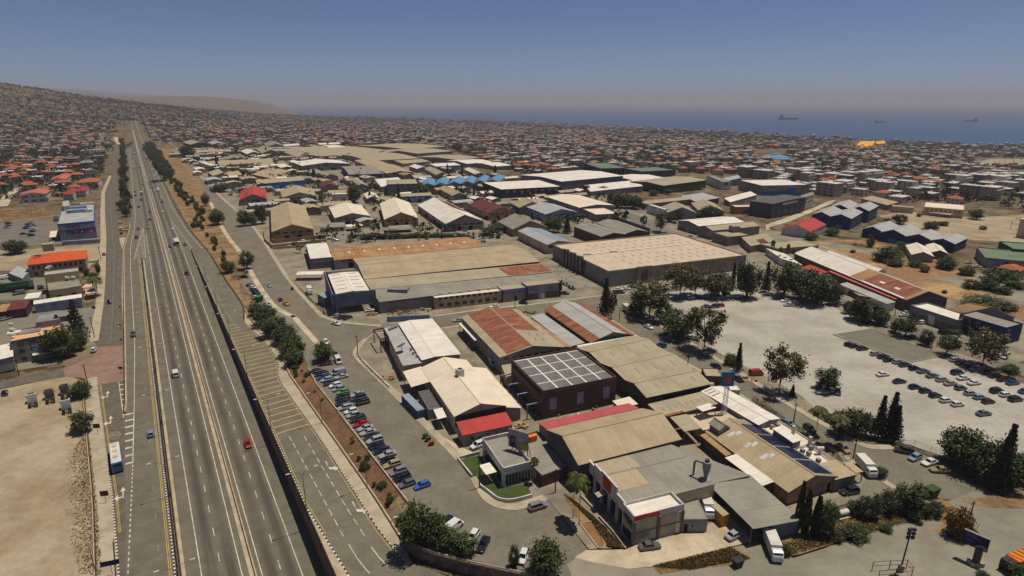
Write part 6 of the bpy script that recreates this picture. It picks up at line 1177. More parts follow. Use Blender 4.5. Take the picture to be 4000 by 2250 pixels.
def bus_proto(roof_w=True):
    t = thing('bus', 'x', 'bus'); MB().add(*loft([(6.0,1.1,.4,2.7),(5.85,1.24,.32,2.95),(5.0,1.26,.3,3.02),(-5.0,1.26,.3,3.02),(-5.85,1.24,.32,2.98),(-6.0,1.14,.4,2.8)])).obj('body', PAINTC, t)
    for s in (-1, 1):
        for k in range(6): MB().box(4.6-1.75*k-1.55, 4.6-1.75*k, s*1.262-.02, s*1.262+.02, 1.45, 2.55).obj('side_window', CGLS, t)
    MB().box(5.93, 6.03, -1.05, 1.05, 1.2, 2.7).obj('windscreen', CGLS, t); MB().box(-6.03, -5.95, -.95, .95, 1.9, 2.65).obj('rear_window', CGLS, t)
    rf = MB().add(*loft([(5.7,1.08,3.0,3.06),(5.3,1.15,2.98,3.12),(-5.3,1.15,2.98,3.12),(-5.7,1.08,3.0,3.06)])).obj('roof', TARP, t)
    for x in (3.6, .6, -2.6): MB().box(x-.7, x+.7, -.55, .55, 3.12, 3.3).obj('roof_hatch', W_CRM, rf)
    for s in (-1, 1): MB().box(-6.04, -5.98, s*.95-.12, s*.95+.12, .8, 1.3).obj('tail_light', TLAMP, t)
    wheels(t, (3.6, -3.2), 1.24, .5); return t
PROTO['truck'] = truck_proto(); PROTO['tractor'] = tractor_proto(); PROTO['bus'] = bus_proto()
register(None); USED = set()
CARC = dict(white=(206,204,200), silver=(150,150,152), grey=(88,88,92), black=(20,20,23), dark=(36,37,42), blue=(34,58,120), darkblue=(22,28,54), red=(150,18,26), maroon=(70,16,22), green=(96,140,50), lightblue=(120,136,160), beige=(150,134,108), brown=(58,44,38), lilac=(120,116,130), yellow=(196,150,40), gold=(140,122,92), brightblue=(46,96,160), orange=(220,110,20), darkgreen=(26,80,52))
KINDN = dict(hatch='hatchback', sedan='saloon car', suv='SUV', estate='estate car', mpv='people carrier', van='van', pickup='pickup truck', truck='box truck', tractor='truck tractor unit', bus='bus')
VEH = []
def veh(kind, col, w, heading, label, group=None, cat=None, lod=0, scale=1.0):
    src = PROTO[kind]
    if kind not in USED: USED.add(kind); o = src; kids = KIDS.get(src.name, [])
    else:
        o = src.copy(); COL.objects.link(o); kids = []
        for ch in KIDS[src.name]:
            if lod and not (ch.name.startswith('body') or ch.name.startswith('glass') or ch.name.startswith('cab') or ch.name.startswith('cargo')): continue
            c = ch.copy(); COL.objects.link(c); c.parent = o; kids.append(c)
            if lod < 1:
                for g in KIDS.get(ch.name, ()): d = g.copy(); COL.objects.link(d); d.parent = c
    o.location = w; o.rotation_euler = (0, 0, heading); o.scale = (scale,)*3; tag(o, label, cat or ('car' if kind in ('hatch','sedan','suv','estate','mpv') else 'van' if kind == 'van' else 'bus' if kind == 'bus' else 'truck'), group)
    if group is None and 'group' in o: del o['group']
    for c in kids:
        if c.name.split('.')[0] in ('body', 'cab'): c.color = lin(CARC[col])
    VEH.append((w.x, w.y)); return o
def head(a, b): d = b - a; return math.atan2(d.y, d.x)
ORD = ['first','second','third','fourth','fifth','sixth','seventh','eighth','ninth','tenth','eleventh','twelfth','thirteenth','fourteenth','fifteenth','sixteenth','seventeenth','eighteenth','nineteenth','twentieth','twenty first','twenty second','twenty third','twenty fourth','twenty fifth','twenty sixth','twenty seventh','twenty eighth','twenty ninth','thirtieth']
hr = head(G(fr('E2', (1100,1145))), G(fr('E2', (955,1195))))
row = [('hatch','grey',1030,1178),('suv','black',975,1118),('mpv','lilac',940,1053),('estate','beige',875,978),('hatch','black',832,938),('sedan','silver',828,876),('sedan','darkblue',766,832),('sedan','black',712,792),('suv','silver',700,732),('sedan','dark',672,687),('sedan','silver',630,647),('sedan','silver',600,603),('sedan','red',560,560),('suv','dark',525,510),('hatch','silver',478,468),('hatch','white',455,428),('estate','silver',388,391),('suv','black',370,341),('suv','black',367,284),('hatch','green',372,228),('hatch','lightblue',328,198),('hatch','white',292,160),('sedan','darkblue',240,135),('hatch','silver',205,102),('sedan','blue',172,75),('sedan','black',150,40),('sedan','black',82,18)]
for i, (k, c, x, y) in enumerate(row): veh(k, c, on_t(fr('E2', (x, y))) + Vector((0,0,.03)), hr + random.uniform(-.03, .03), '%s %s, %s car from the lower end of the long parked row' % (c, KINDN[k], ORD[i]), 'cars parked along the planted strip')
for i, (k, c, x, y) in enumerate([('sedan','silver',515,256),('suv','dark',535,291),('suv','black',568,338)]): veh(k, c, on_t(fr('E2', (x, y))) + Vector((0,0,.03)), hr, '%s %s, %s of the short second row' % (c, KINDN[k], ORD[i]), 'cars in the short second row')
veh('sedan','silver', on_t(fr('E2', (355,70))), hr, 'silver saloon car double parked beside the silver van'); veh('van','silver', on_t(fr('E2', (322,30))), hr, 'silver van double parked at the head of the parked row')
veh('hatch','brightblue', on_t(fr('E2', (1185,1192))), hr, 'bright blue hatchback standing alone beside the parked row')
def px_veh(f, p, q, k, c, lab, group=None, zf=on_t, lod=0, **kw):     # q: pixel towards which it points
    a = zf(fr(f, p)); b_ = zf(fr(f, q)); return veh(k, c, a + Vector((0,0,.04)), head(a, b_), lab, group, lod=lod, **kw)
SNG = [('B2',(722,1112),(640,1125),'sedan','maroon','dark red saloon car under the round tree by the estate road'), ('B2',(798,1048),(830,1100),'sedan','black','black saloon car behind the white van at the round tree'), ('B2',(814,1090),(840,1140),'van','white','small white van parked beside the round tree'), ('B2',(722,948),(760,1000),'hatch','white','white hatchback half hidden behind the round tree'), ('B2',(798,808),(880,825),'sedan','white','white saloon car turning at the estate road junction'),
 ('D8',(815,382),(850,450),'sedan','silver','silver car driving on the estate road near the pale verge'), ('D8',(950,560),(920,500),'hatch','red','red hatchback behind the yellow pickup on the estate road'), ('D8',(1025,615),(960,570),'pickup','yellow','yellow pickup truck on the estate road'),
 ('D8',(570,385),(650,400),'sedan','dark','dark car at the top of the roadside parking strip'), ('D8',(605,408),(680,420),'hatch','white','white car second in the roadside parking strip'), ('D8',(622,440),(700,452),'sedan','darkblue','dark blue car third in the roadside parking strip'), ('D8',(645,470),(720,482),'sedan','black','black car fourth in the roadside parking strip'), ('D8',(660,500),(740,512),'sedan','dark','dark car fifth in the roadside parking strip'), ('D8',(650,540),(730,550),'hatch','white','white car beside the green skip in the parking strip'), ('D8',(795,628),(870,645),'estate','silver','silver car at the lower end of the roadside parking strip'), ('D8',(525,208),(500,170),'hatch','lightblue','light blue car under the roadside tree'), ('D8',(500,272),(560,280),'sedan','black','black car below the roadside tree'),
 ('D8',(1680,765),(1750,745),'hatch','silver','silver hatchback in front of the fascia hall'), ('D8',(1732,782),(1800,760),'sedan','maroon','dark red car in front of the fascia hall'), ('D8',(1797,788),(1860,765),'sedan','black','black car in front of the fascia hall'), ('D8',(2080,695),(2180,680),'sedan','white','white car inside the open front of the fascia hall'),
 ('B3',(280,650),(330,660),'sedan','black','black car in front of the white fronted shops'), ('B3',(60,678),(-20,690),'sedan','white','white car on the cross street above the rusty roof'), ('B3',(592,578),(650,580),'sedan','dark','dark car at the corner of the logo shop'), ('B3',(600,510),(640,530),'sedan','grey','grey car in the lane beside the logo shop'), ('B3',(642,535),(690,555),'sedan','dark','dark car behind the grey one in the shop lane'),
 ('B3',(995,550),(1060,545),'sedan','white','left white car below the store wall'), ('B3',(1055,545),(1120,540),'sedan','white','right white car below the store wall'), ('B3',(1010,575),(1080,568),'suv','black','black SUV below the store wall'), ('B3',(1350,550),(1400,545),'sedan','brown','brown car beside the store wall under the trees'), ('B3',(1100,530),(1150,525),'sedan','dark','dark car at the foot of the store wall'),
 ('B3',(1575,700),(1540,680),'hatch','dark','dark hatchback alone at the near end of the pale car park'), ('B3',(1655,680),(1590,685),'sedan','grey','grey car left of the pair at the pale car park end'), ('B3',(1720,680),(1650,685),'suv','dark','dark SUV beside the red car in the pale car park'), ('B3',(1762,672),(1700,675),'hatch','red','red car beside the dark SUV in the pale car park'),
 ('B4',(90,612),(70,560),'suv','black','black SUV at the tree edge of the pale car park'), ('B4',(130,635),(60,640),'sedan','white','first of three white cars at the tree edge'), ('B4',(192,650),(120,650),'sedan','white','second of three white cars at the tree edge'), ('B4',(155,668),(90,668),'sedan','silver','silver car in front of two white cars at the tree edge'),
 ('B3',(1440,615),(1500,608),'sedan','grey','grey car in the shade of the car park trees'), ('B3',(1550,610),(1600,604),'sedan','white','white car in the shade of the car park trees'), ('B3',(1602,606),(1650,600),'sedan','blue','blue car in the shade of the car park trees'), ('B3',(1662,604),(1710,600),'sedan','silver','silver car under the car park trees'), ('B3',(1757,610),(1700,612),'sedan','silver','silver car right of the car park trees'), ('B3',(1887,602),(1840,604),'sedan','white','white car at the far edge of the pale car park'), ('B3',(1810,585),(1850,580),'hatch','red','red hatchback under the dark car park trees'),
 ('B3',(1225,835),(1260,850),'sedan','white','white car on the street beside the rust edged hall'), ('B3',(1390,925),(1430,945),'sedan','lightblue','pale blue car on the street below the eucalyptus'), ('B3',(1320,972),(1280,955),'hatch','blue','blue hatchback on the left of the car park street'), ('B3',(1730,1130),(1690,1105),'sedan','black','black car driving up the car park street'), ('B3',(1172,715),(1200,730),'sedan','grey','grey car under the big eucalyptus'), ('B3',(1192,750),(1220,765),'sedan','silver','silver car under the big eucalyptus'), ('B3',(1550,915),(1500,900),'sedan','white','white car on the pavement among the car park trees'),
 ('D4',(1222,112),(1180,85),'sedan','black','black car on the street behind the blue tower sign'), ('D4',(1460,45),(1520,40),'van','red','red van parked under the eucalyptus in the pale car park'), ('D4',(830,220),(760,235),'van','white','white van beside the front beige warehouse'), ('D4',(2250,205),(2250,150),'suv','black','black SUV under the small tree in the pale car park'), ('D4',(2295,280),(2400,270),'sedan','silver','silver car under the small tree in the pale car park'), ('D4',(2480,275),(2490,330),'sedan','dark','dark car with glinting roof beside the small tree'), ('D4',(2390,610),(2440,560),'suv','black','black SUV behind the street palm'), ('D4',(2130,740),(2210,800),'hatch','brown','brown hatchback driving past the street palm'), ('D4',(1860,680),(1900,700),'hatch','lightblue','pale car half hidden by the street hedge'),
 ('C4',(567,500),(620,540),'hatch','gold','gold hatchback beside the street hedge corner'), ('C4',(1025,518),(960,505),'suv','brown','dark brown SUV parked at the street bend'), ('C4',(1105,568),(1055,590),'hatch','lightblue','silver blue hatchback second at the street bend'), ('C4',(1215,605),(1165,620),'sedan','white','white saloon car third at the street bend'), ('C4',(1295,663),(1235,660),'sedan','gold','old tan saloon car fourth at the street bend'), ('C4',(612,825),(550,835),'suv','dark','dark SUV in front of the solar panel warehouse'),
 ('C3',(1038,1238),(1110,1228),'sedan','grey','dark grey saloon car in front of the glass showroom'), ('C3',(1678,1155),(1740,1125),'sedan','silver','silver saloon car beside the open shed'), ('C3',(193,938),(250,920),'mpv','lilac','grey people carrier on the curved pavement by the lower lawn'), ('D1',(1690,720),(1720,770),'van','white','white van beside the rusty roofed warehouse'), ('D2',(540,470),(490,490),'mpv','white','white small van beside the white office'), ('D1',(1258,180),(1200,185),'sedan','silver','silver car behind the white hall on the cross street'),
 ('C2',(1425,1050),(1470,1020),'sedan','darkblue','dark car behind the big bush beside the white van'), ('C2',(1490,1095),(1550,1050),'van','white','large white van at the lower end of the parking area'), ('C2',(1640,1165),(1610,1210),'hatch','white','white car right of the lower bushes'), ('C2',(1715,1225),(1680,1290),'sedan','black','black saloon car at the bottom edge'), ('C3',(85,1318),(60,1380),'hatch','white','white car beside the round bush at the bottom edge'), ('C1',(38,85),(35,160),'sedan','black','black car in the dirt lot beside the tractor units'),
 ('B4',(548,655),(600,670),'sedan','white','white car on the street below the lean to'), ('B4',(1030,745),(1090,745),'sedan','white','left white car parked before the shop row'), ('B4',(1045,728),(1100,728),'sedan','silver','silver car behind the white ones at the shop row'), ('B4',(1165,800),(1220,790),'hatch','white','white hatchback before the shop row portal'), ('B4',(1330,885),(1400,905),'suv','black','black SUV on the street before the blue building'), ('B4',(1412,922),(1470,945),'sedan','silver','silver car in front of the black SUV on the street'), ('B4',(1098,912),(1150,925),'sedan','dark','dark car on the car park street between round trees'), ('B4',(1182,945),(1230,960),'sedan','dark','dark car behind the second round tree'), ('B4',(755,800),(800,820),'suv','dark','dark car in the shade beside the court'), ('B4',(865,818),(920,838),'suv','grey','grey car parked beside the court corner'), ('B4',(680,805),(730,815),'sedan','maroon','dark red car at the upper court corner'),
 ('E3',(2065,175),(2130,205),'sedan','silver','silver car driving behind the big eucalyptus at right'), ('E3',(2258,170),(2230,230),'van','white','white van on the street at right'), ('B4',(1510,345),(1560,345),'sedan','white','white car before the green roofed building'), ('B4',(1575,375),(1620,378),'sedan','white','second white car before the green roofed building'),
 ('D6',(1185,710),(1220,640),'hatch','white','white hatchback turning out of the pink junction'), ('D6',(1375,110),(1380,200),'hatch','black','black hatchback on the service road'), ('D6',(75,320),(160,300),'estate','grey','grey estate car in the gravel yard behind the red shed'), ('D7',(1505,385),(1500,300),'sedan','white','white car on the service road beside the blue banded store'), ('D7',(1520,478),(1515,400),'van','white','white van on the service road beside the store'), ('D7',(1527,528),(1522,450),'hatch','red','red car behind the white van on the service road'), ('D7',(1310,795),(1312,720),'sedan','red','red car parked on the pavement beside the orange roof'), ('D7',(1475,155),(1470,100),'hatch','dark','dark car on the service road beyond the store'), ('D7',(240,1285),(150,1300),'van','grey','grey and white van in the yard below the green trailer'), ('D7',(70,1090),(150,1075),'van','white','white van left of the orange roofed house')]
for f, p, q, k, c, lab in SNG: px_veh(f, p, q, k, c, lab)
dx = lambda p: (p[0] + 90, p[1] - 12)
for i, (k, c, x, y) in enumerate([('hatch','dark',60,2),('hatch','dark',130,25),('sedan','darkblue',245,60),('hatch','silver',430,136),('sedan','black',540,176),('sedan','darkblue',625,221),('hatch','silver',745,251),('sedan','dark',845,291),('hatch','black',980,341),('sedan','grey',1105,381),('sedan','grey',1235,446),('estate','silver',1375,501),('sedan','beige',1490,556),('hatch','grey',1635,621),('hatch','silver',1770,696),('hatch','lightblue',1900,751),('hatch','maroon',2025,811)]): px_veh('E3', (x, y), dx((x, y)), k, c, '%s %s, %s car in the court side row of the pale car park' % (c, KINDN[k], ORD[i]), 'cars in the pale car park')
for i, (k, c, x, y) in enumerate([('sedan','white',535,426),('sedan','darkblue',770,526),('hatch','black',985,606),('hatch','black',1135,661),('hatch','darkblue',1275,726),('hatch','white',1425,796),('hatch','white',1590,851)]): px_veh('E3', (x, y), dx((x, y)), k, c, '%s %s, %s car in the nearest loose row of the pale car park' % (c, KINDN[k], ORD[i]), 'cars in the pale car park')
for i, (k, c, x, y) in enumerate([('suv','black',1585,402),('sedan','white',1675,477),('sedan','white',1825,547),('suv','dark',2145,662),('hatch','white',2270,717),('suv','black',2410,782),('sedan','grey',1960,982),('sedan','blue',2550,668)]): px_veh('E3', (x, y), dx((x, y)), k, c, '%s %s, %s of the scattered cars at the right of the pale car park' % (c, KINDN[k], ORD[i]), 'cars in the pale car park')
for i, (k, c, x, y) in enumerate([('estate','silver',1560,221),('sedan','maroon',1645,266),('hatch','grey',1735,306),('sedan','silver',1865,346),('suv','black',1990,392),('suv','dark',2120,446),('sedan','maroon',2240,497),('sedan','blue',2370,547)]): px_veh('E3', (x, y), dx((x, y)), k, c, '%s %s, %s car along the fence of the pale car park' % (c, KINDN[k], ORD[i]), 'cars in the pale car park')
for i, (k, c, x, y) in enumerate([('sedan','dark',110,400),('sedan','grey',108,430),('sedan','silver',90,456),('hatch','silver',400,394),('hatch','grey',358,414),('sedan','silver',432,424),('sedan','grey',350,442),('hatch','blue',330,464),('hatch','white',430,474),('hatch','darkgreen',412,504),('sedan','maroon',298,534),('suv','black',400,554),('sedan','silver',715,318),('sedan','silver',715,343),('sedan','darkblue',715,368)]): px_veh('D7', (x, y), (x + 60, y - 4), k, c, '%s %s, %s car in the car park of the blue banded store' % (c, KINDN[k], ORD[i]), 'cars beside the blue banded store')
for i, (p, c) in enumerate([((252,165),'white'),((383,135),'grey'),((498,95),'grey'),((508,210),'white')]): px_veh('C1', p, (p[0] - 2, p[1] - 60), 'tractor', c, '%s truck tractor unit, %s from the left in the dirt lot' % (c, ORD[i]), 'tractor units in the dirt lot')
def hwv(f, p, k, c, lod=0):
    w = on_h(fr(f, p)); s, n = sn_of(w); return [s, n, k, c, lod]
TR = [hwv('D6',(1678,515),'pickup','grey'), hwv('D6',(2212,1020),'van','white'), hwv('C1',(1140,385),'hatch','lightblue'), hwv('C1',(1873,465),'hatch','red'), hwv('D7',(1740,470),'sedan','grey'), hwv('D7',(1850,455),'sedan','silver'), hwv('D7',(1720,580),'van','grey'), hwv('D7',(1886,354),'sedan','darkblue'), hwv('D7',(1885,256),'sedan','grey'), hwv('D7',(1747,194),'sedan','dark'), hwv('D7',(1770,104),'hatch','dark'), hwv('D7',(1705,50),'hatch','dark'), hwv('D7',(1782,32),'truck','dark'), hwv('D7',(2170,472),'hatch','white'), hwv('D7',(2140,695),'hatch','blue'), hwv('D7',(2350,1035),'pickup','black'), hwv('D7',(2050,252),'sedan','white'), hwv('D7',(2045,132),'sedan','dark'), hwv('D7',(2028,72),'sedan','white'), hwv('D7',(2330,672),'hatch','darkgreen')]
for x, y, c, k in ((1435,872,'white','sedan'),(1447,892,'white','sedan'),(1465,934,'white','hatch'),(1380,758,'white','truck'),(1388,785,'grey','sedan'),(1310,858,'grey','sedan'),(1270,868,'dark','truck'),(1296,824,'silver','hatch'),(1275,732,'dark','truck'),(1246,738,'darkblue','hatch'),(1240,684,'silver','sedan'),(1228,620,'white','hatch'),(1302,604,'white','sedan'),(1355,708,'white','sedan'),(1332,664,'grey','hatch'),(1345,1022,'dark','sedan'),(1436,1055,'darkblue','hatch'),(1494,1078,'white','truck'),(1250,770,'dark','hatch'),(1272,1090,'dark','hatch')): TR.append(hwv('A1', (x, y), k, c, 1))
TR.sort(key=lambda t: t[0]); cnt = [0, 0]
for s, n, k, c, lod in TR:
    side = 0 if n < 7 else 1; cnt[side] += 1; hv_ = math.atan2(HV.y, HV.x) + (math.pi if side else 0)
    veh(k, c, SN(s, n, sz(s) + .02), hv_, '%s %s, %s vehicle from the viewer on the %s carriageway' % (c, KINDN[k], ORD[cnt[side]-1], ('left', 'right')[side]), 'traffic on the highway', lod=lod)
w = on_h(fr('D7', (2225,655))); veh('bus', 'white', SN(*sn_of(w), sz(sn_of(w)[0])), math.atan2(-HV.y, -HV.x), 'white bus coming along the right carriageway', 'traffic on the highway')
w = on_h(fr('C1', (885,590))); veh('bus', 'brightblue', w + Vector((0,0,.03)), math.atan2(HV.y, HV.x) + .06, 'blue bus with white roof on the service road')
px_veh('D8', (1320,470), (1345,540), 'truck', 'white', 'white box truck parked behind the fence near the fascia hall'); px_veh('B3', (1065,715), (1110,750), 'truck', 'beige', 'grey box truck parked under the big eucalyptus'); px_veh('C4', (735,660), (790,720), 'truck', 'white', 'white box truck beside the annex of the solar warehouse'); px_veh('C4', (35,1270), (75,1370), 'truck', 'white', 'white box truck on the gravel at the bottom edge'); px_veh('C3', (1465,960), (1490,1030), 'truck', 'white', 'white box truck behind the grey showroom annex')
def leafmat(name, c1, c2, tr=0.15):
    m = bpy.data.materials.new(name); m.use_nodes = True; N, L = m.node_tree.nodes, m.node_tree.links; b = N['Principled BSDF']; b.inputs['Roughness'].default_value = 0.6; b.inputs['Specular IOR Level'].default_value = 0.25
    at = N.new('ShaderNodeAttribute'); at.attribute_name = 'tint'; oi = N.new('ShaderNodeObjectInfo')
    x = N.new('ShaderNodeMix'); x.data_type = 'RGBA'; L.new(at.outputs['Fac'], x.inputs[0]); x.inputs[6].default_value = lin(c1); x.inputs[7].default_value = lin(c2)
    h = N.new('ShaderNodeHueSaturation'); L.new(x.outputs[2], h.inputs['Color']); r = N.new('ShaderNodeMapRange'); L.new(oi.outputs['Random'], r.inputs[0]); r.inputs[3].default_value = 0.75; r.inputs[4].default_value = 1.2; L.new(r.outputs[0], h.inputs['Value'])
    L.new(h.outputs[0], b.inputs['Base Color']); return m
LM = dict(green=leafmat('leaves_green', (46,55,27), (92,102,52)), dark=leafmat('leaves_dark', (33,39,24), (66,72,42)), olive=leafmat('leaves_olive', (58,57,31), (112,106,62)), grey=leafmat('leaves_grey_green', (58,62,46), (110,112,84)), fir=leafmat('leaves_conifer', (34,41,24), (74,80,46)), palm=leafmat('leaves_palm', (46,54,22), (104,106,52)), dry=leafmat('leaves_dry', (84,62,34), (126,104,56)))
BARK = M('bark', (92,74,58), (70,56,44), scale=2.0, fine=0.2, coord='O')
def leaf_mesh(name, cen, size, seed, droop=0.0, up=None, asp=0.6):
    """one small bent leaf spray (two triangles) at each point of cen"""
    r = np.random.default_rng(seed); n = len(cen); d = r.normal(size=(n, 3)); 
    if up is not None: d = d * 0.5 + up
    d /= np.linalg.norm(d, axis=1)[:, None]; e = r.normal(size=(n, 3)); e -= (e * d).sum(1)[:, None] * d; e /= np.linalg.norm(e, axis=1)[:, None]; s = size * r.uniform(0.6, 1.4, (n, 1))
    f = np.cross(d, e); v = np.stack([cen - e * s, cen - f * s * asp + d * s * .2, cen + e * s, cen + f * s * asp + d * s * .2], 1).reshape(-1, 3)
    me = bpy.data.meshes.new(name); me.vertices.add(n * 4); me.vertices.foreach_set('co', v.astype(np.float32).ravel()); me.loops.add(n * 4); me.loops.foreach_set('vertex_index', np.arange(n * 4, dtype=np.int32)); me.polygons.add(n); me.polygons.foreach_set('loop_start', np.arange(0, n * 4, 4, dtype=np.int32)); me.update()
    at = me.attributes.new('tint', 'FLOAT', 'FACE'); at.data.foreach_set('value', np.clip(r.normal(0.42, 0.28, n), 0, 1).astype(np.float32)); me.validate(); return me
def clumps(r, n, shape, per, rad):
    out = []
    while len(out) < n:
        p = r.uniform(-1, 1, 3)
        if np.linalg.norm(p) <= 1 and np.linalg.norm(p) > 0.35: out.append(p * shape)
    out = np.array(out); return np.concatenate([c + r.normal(size=(per, 3)) * rad * r.uniform(.7, 1.3) for c in out]), out
def tree_proto(kind, seed=1):
    """unit tree: 1 m tall, crown about 1 m wide; scaled when placed"""
    r = np.random.default_rng(seed); t = thing('tree', 'x', 'tree'); tb = MB(); mat = 'green'
    if kind in ('broad', 'broadlow', 'pine', 'bush', 'olive', 'dry', 'far'):
        z0, hh = dict(broad=(.56,.44), broadlow=(.5,.5), pine=(.64,.36), bush=(.46,.52), olive=(.55,.45), dry=(.45,.5), far=(.52,.48))[kind]; nc, per = dict(far=(14,16)).get(kind, (52,64))
        p, cs = clumps(r, nc, np.array([.44,.44,hh*.86]), per, .075); p += [0,0,z0]; p[:,2] = np.clip(p[:,2], .06, None); sz_ = .036 if kind != 'far' else .06; mat = dict(olive='grey', dry='dry', pine='green', far='dark').get(kind, 'green')
        tb.tube([(0,0,-.02),(.01,.01,z0*.5),(0,.02,z0)], [.035,.028,.02], 6)
        for c in cs[:7]: tb.tube([(0,.01,z0*.55), tuple(c*.55+[0,0,z0*.9]), tuple(c*.9+[0,0,z0])], [.018,.011,.005], 4)
    elif kind == 'euc':
        p, cs = clumps(r, 30, np.array([.44,.44,.36]), 90, .06); p += [0,0,.64]; sz_ = .030; mat = 'olive'; tb.tube([(0,0,-.02),(.01,0,.25),(-.01,.01,.5),(0,0,.7)], [.03,.024,.018,.008], 7)
        for c in cs[:12]: tb.tube([(0,0,.34+.02*c[2]), tuple(c*.5+[0,0,.55]), tuple(c*.9+[0,0,.64])], [.014,.009,.004], 4)
    elif kind == 'cypress':
        z = r.uniform(.03, 1, 2600); rad = .5*np.sin(np.clip((z+.08)*2.6,0,math.pi))**.6*(1-z*.55); a = r.uniform(0, 6.283, 2600); q = rad*np.sqrt(r.uniform(.3,1,2600)); p = np.stack([q*np.cos(a), q*np.sin(a), z], 1); sz_ = .045; mat = 'dark'; tb.tube([(0,0,-.02),(0,0,.5),(0,0,.95)], [.06,.04,.01], 6)
    elif kind in ('conifer', 'arau'):
        tiers = 15 if kind == 'conifer' else 12; P = []; tb.tube([(0,0,-.02),(0,0,.5),(0,0,.99)], [.03,.02,.004], 6)
        for i in range(tiers):
            z = .10 + .86*i/(tiers-1); R = .5*(1-((z-.1)/.9)**(1.2 if kind == 'arau' else .9)) + .02; nb = 9 if kind == 'conifer' else 7
            for j in range(nb):
                a = j*6.283/nb + i*1.3 + r.uniform(-.2,.2); L = R*r.uniform(.75,1.05); m = int(26 if kind == 'conifer' else 34); u = r.uniform(.12,1,m); dr = -.10 if kind == 'conifer' else .06
                sp = .022 if kind == 'arau' else .035; P.append(np.stack([L*u*math.cos(a)+r.normal(0,sp,m), L*u*math.sin(a)+r.normal(0,sp,m), z+dr*L*u+r.normal(0,.012,m)], 1)); tb.tube([(0,0,z),(L*.95*math.cos(a), L*.95*math.sin(a), z+dr*L)], [.007,.003], 3)
        p = np.concatenate(P); sz_ = .030; mat = 'fir'
    elif kind in ('fan', 'wash', 'date'):
        hgt = .9; tb.tube([(0,0,-.02),(.008,0,.3),(-.006,.004,.6),(0,0,hgt)], [.022 if kind == 'wash' else .032,.018,.016,.016], 8); P = []; mat = 'palm'
    if kind in ('fan', 'wash', 'date'):
        mb = MB(); nf = 52; tt = []
        for j in range(nf):
            a = j*2.4; el = (r.uniform(-.9,1.2)); L = r.uniform(.5,.62) if kind == 'date' else r.uniform(.46,.6)
            d = Vector((math.cos(a)*math.cos(el), math.sin(a)*math.cos(el), 0)); pts = [Vector((0,0,hgt))]
            for q in range(1, 5): u = q/4; pts.append(Vector((0,0,hgt)) + d*L*u + Vector((0,0, .10*math.sin(el)*1.6*u - .22*u*u*(1.2 if kind == 'date' else .7))))
            side = Vector((-d.y, d.x, 0)).normalized() if d.length > .01 else Vector((1,0,0))
            wds = [.006,.04,.05,.04,.006] if kind == 'date' else [.006,.012,.09,.12,.03]
            k = len(mb.v); mb.v += [p_ + side*w_ + Vector((0,0,-w_*.4)) for p_, w_ in zip(pts, wds)] + [p_ for p_ in pts] + [p_ - side*w_ + Vector((0,0,-w_*.4)) for p_, w_ in zip(pts, wds)]
            for q in range(4): mb.f += [(k+q, k+q+1, k+5+q+1, k+5+q), (k+5+q, k+5+q+1, k+10+q+1, k+10+q)]
        me = bpy.data.meshes.new('crown'); me.from_pydata([tuple(v) for v in mb.v], [], mb.f); at = me.attributes.new('tint', 'FLOAT', 'FACE'); at.data.foreach_set('value', np.repeat(r.uniform(0,1,nf), 8).astype(np.float32))
    else: me = leaf_mesh('crown', p, sz_, seed + 5, up=np.array([0,0,.6]) if kind in ('broad','pine','euc') else None)
    me.name = 'crown'; me.materials.append(LM[mat]); o = bpy.data.objects.new('crown', me); COL.objects.link(o); o.parent = t; tb.obj('trunk', BARK, t, fix=False); return t
TREES = {k: [tree_proto(k, s) for s in range(1, 3)] for k in ('broad', 'pine', 'bush', 'olive', 'dry', 'euc', 'cypress', 'conifer', 'arau', 'fan', 'wash', 'date', 'far')}
register(None); TUSED = set(); TREEPOS = []
TNAME = dict(broad='broadleaf_tree', pine='round_pine_tree', bush='bush', olive='olive_tree', dry='dry_bush', euc='eucalyptus_tree', cypress='cypress_tree', conifer='conifer_tree', arau='araucaria_tree', fan='fan_palm', wash='tall_fan_palm', date='date_palm', far='tree')
TDESC = dict(broad='leafy green tree', pine='small round crowned tree', bush='green bush', olive='grey green shrub', dry='dry bush', euc='tall eucalyptus', cypress='narrow cypress', conifer='pointed conifer', arau='tiered araucaria', fan='fan palm', wash='tall thin palm', date='feathery date palm', far='dark green tree')
def plant(kind, w, hgt, wid, label, group, cat=None):
    src = TREES[kind][random.randrange(2)]
    if src.name not in TUSED: TUSED.add(src.name); SRC[src.name] = list(KIDS[src.name]); o = src
    else:
        o = src.copy(); COL.objects.link(o)
        for ch in SRC[src.name]: c = ch.copy(); COL.objects.link(c); c.parent = o
    o.location = w; o.rotation_euler = (0, 0, random.uniform(0, 6.28)); o.scale = (wid, wid, hgt); RENAME.append((o, TNAME[kind])); tag(o, label, cat or ('bush' if kind in ('bush','dry') else 'palm' if kind in ('fan','wash','date') else 'tree'), group); TREEPOS.append((w.x, w.y, wid/2)); return o
SRC, RENAME = {}, []
def px_tree(f, base, top, wpx, kind, lab, group=None):
    w = on_t(fr(f, base)); hgt = max(1.0, z_at(w, fr(f, (0, top))[1]) - w.z); d = w.y*CP + (CAM_H - w.z)*SP; wid = wpx / FRAMES[f][2] * d / F_PX; return plant(kind, w, hgt, wid, lab, group)
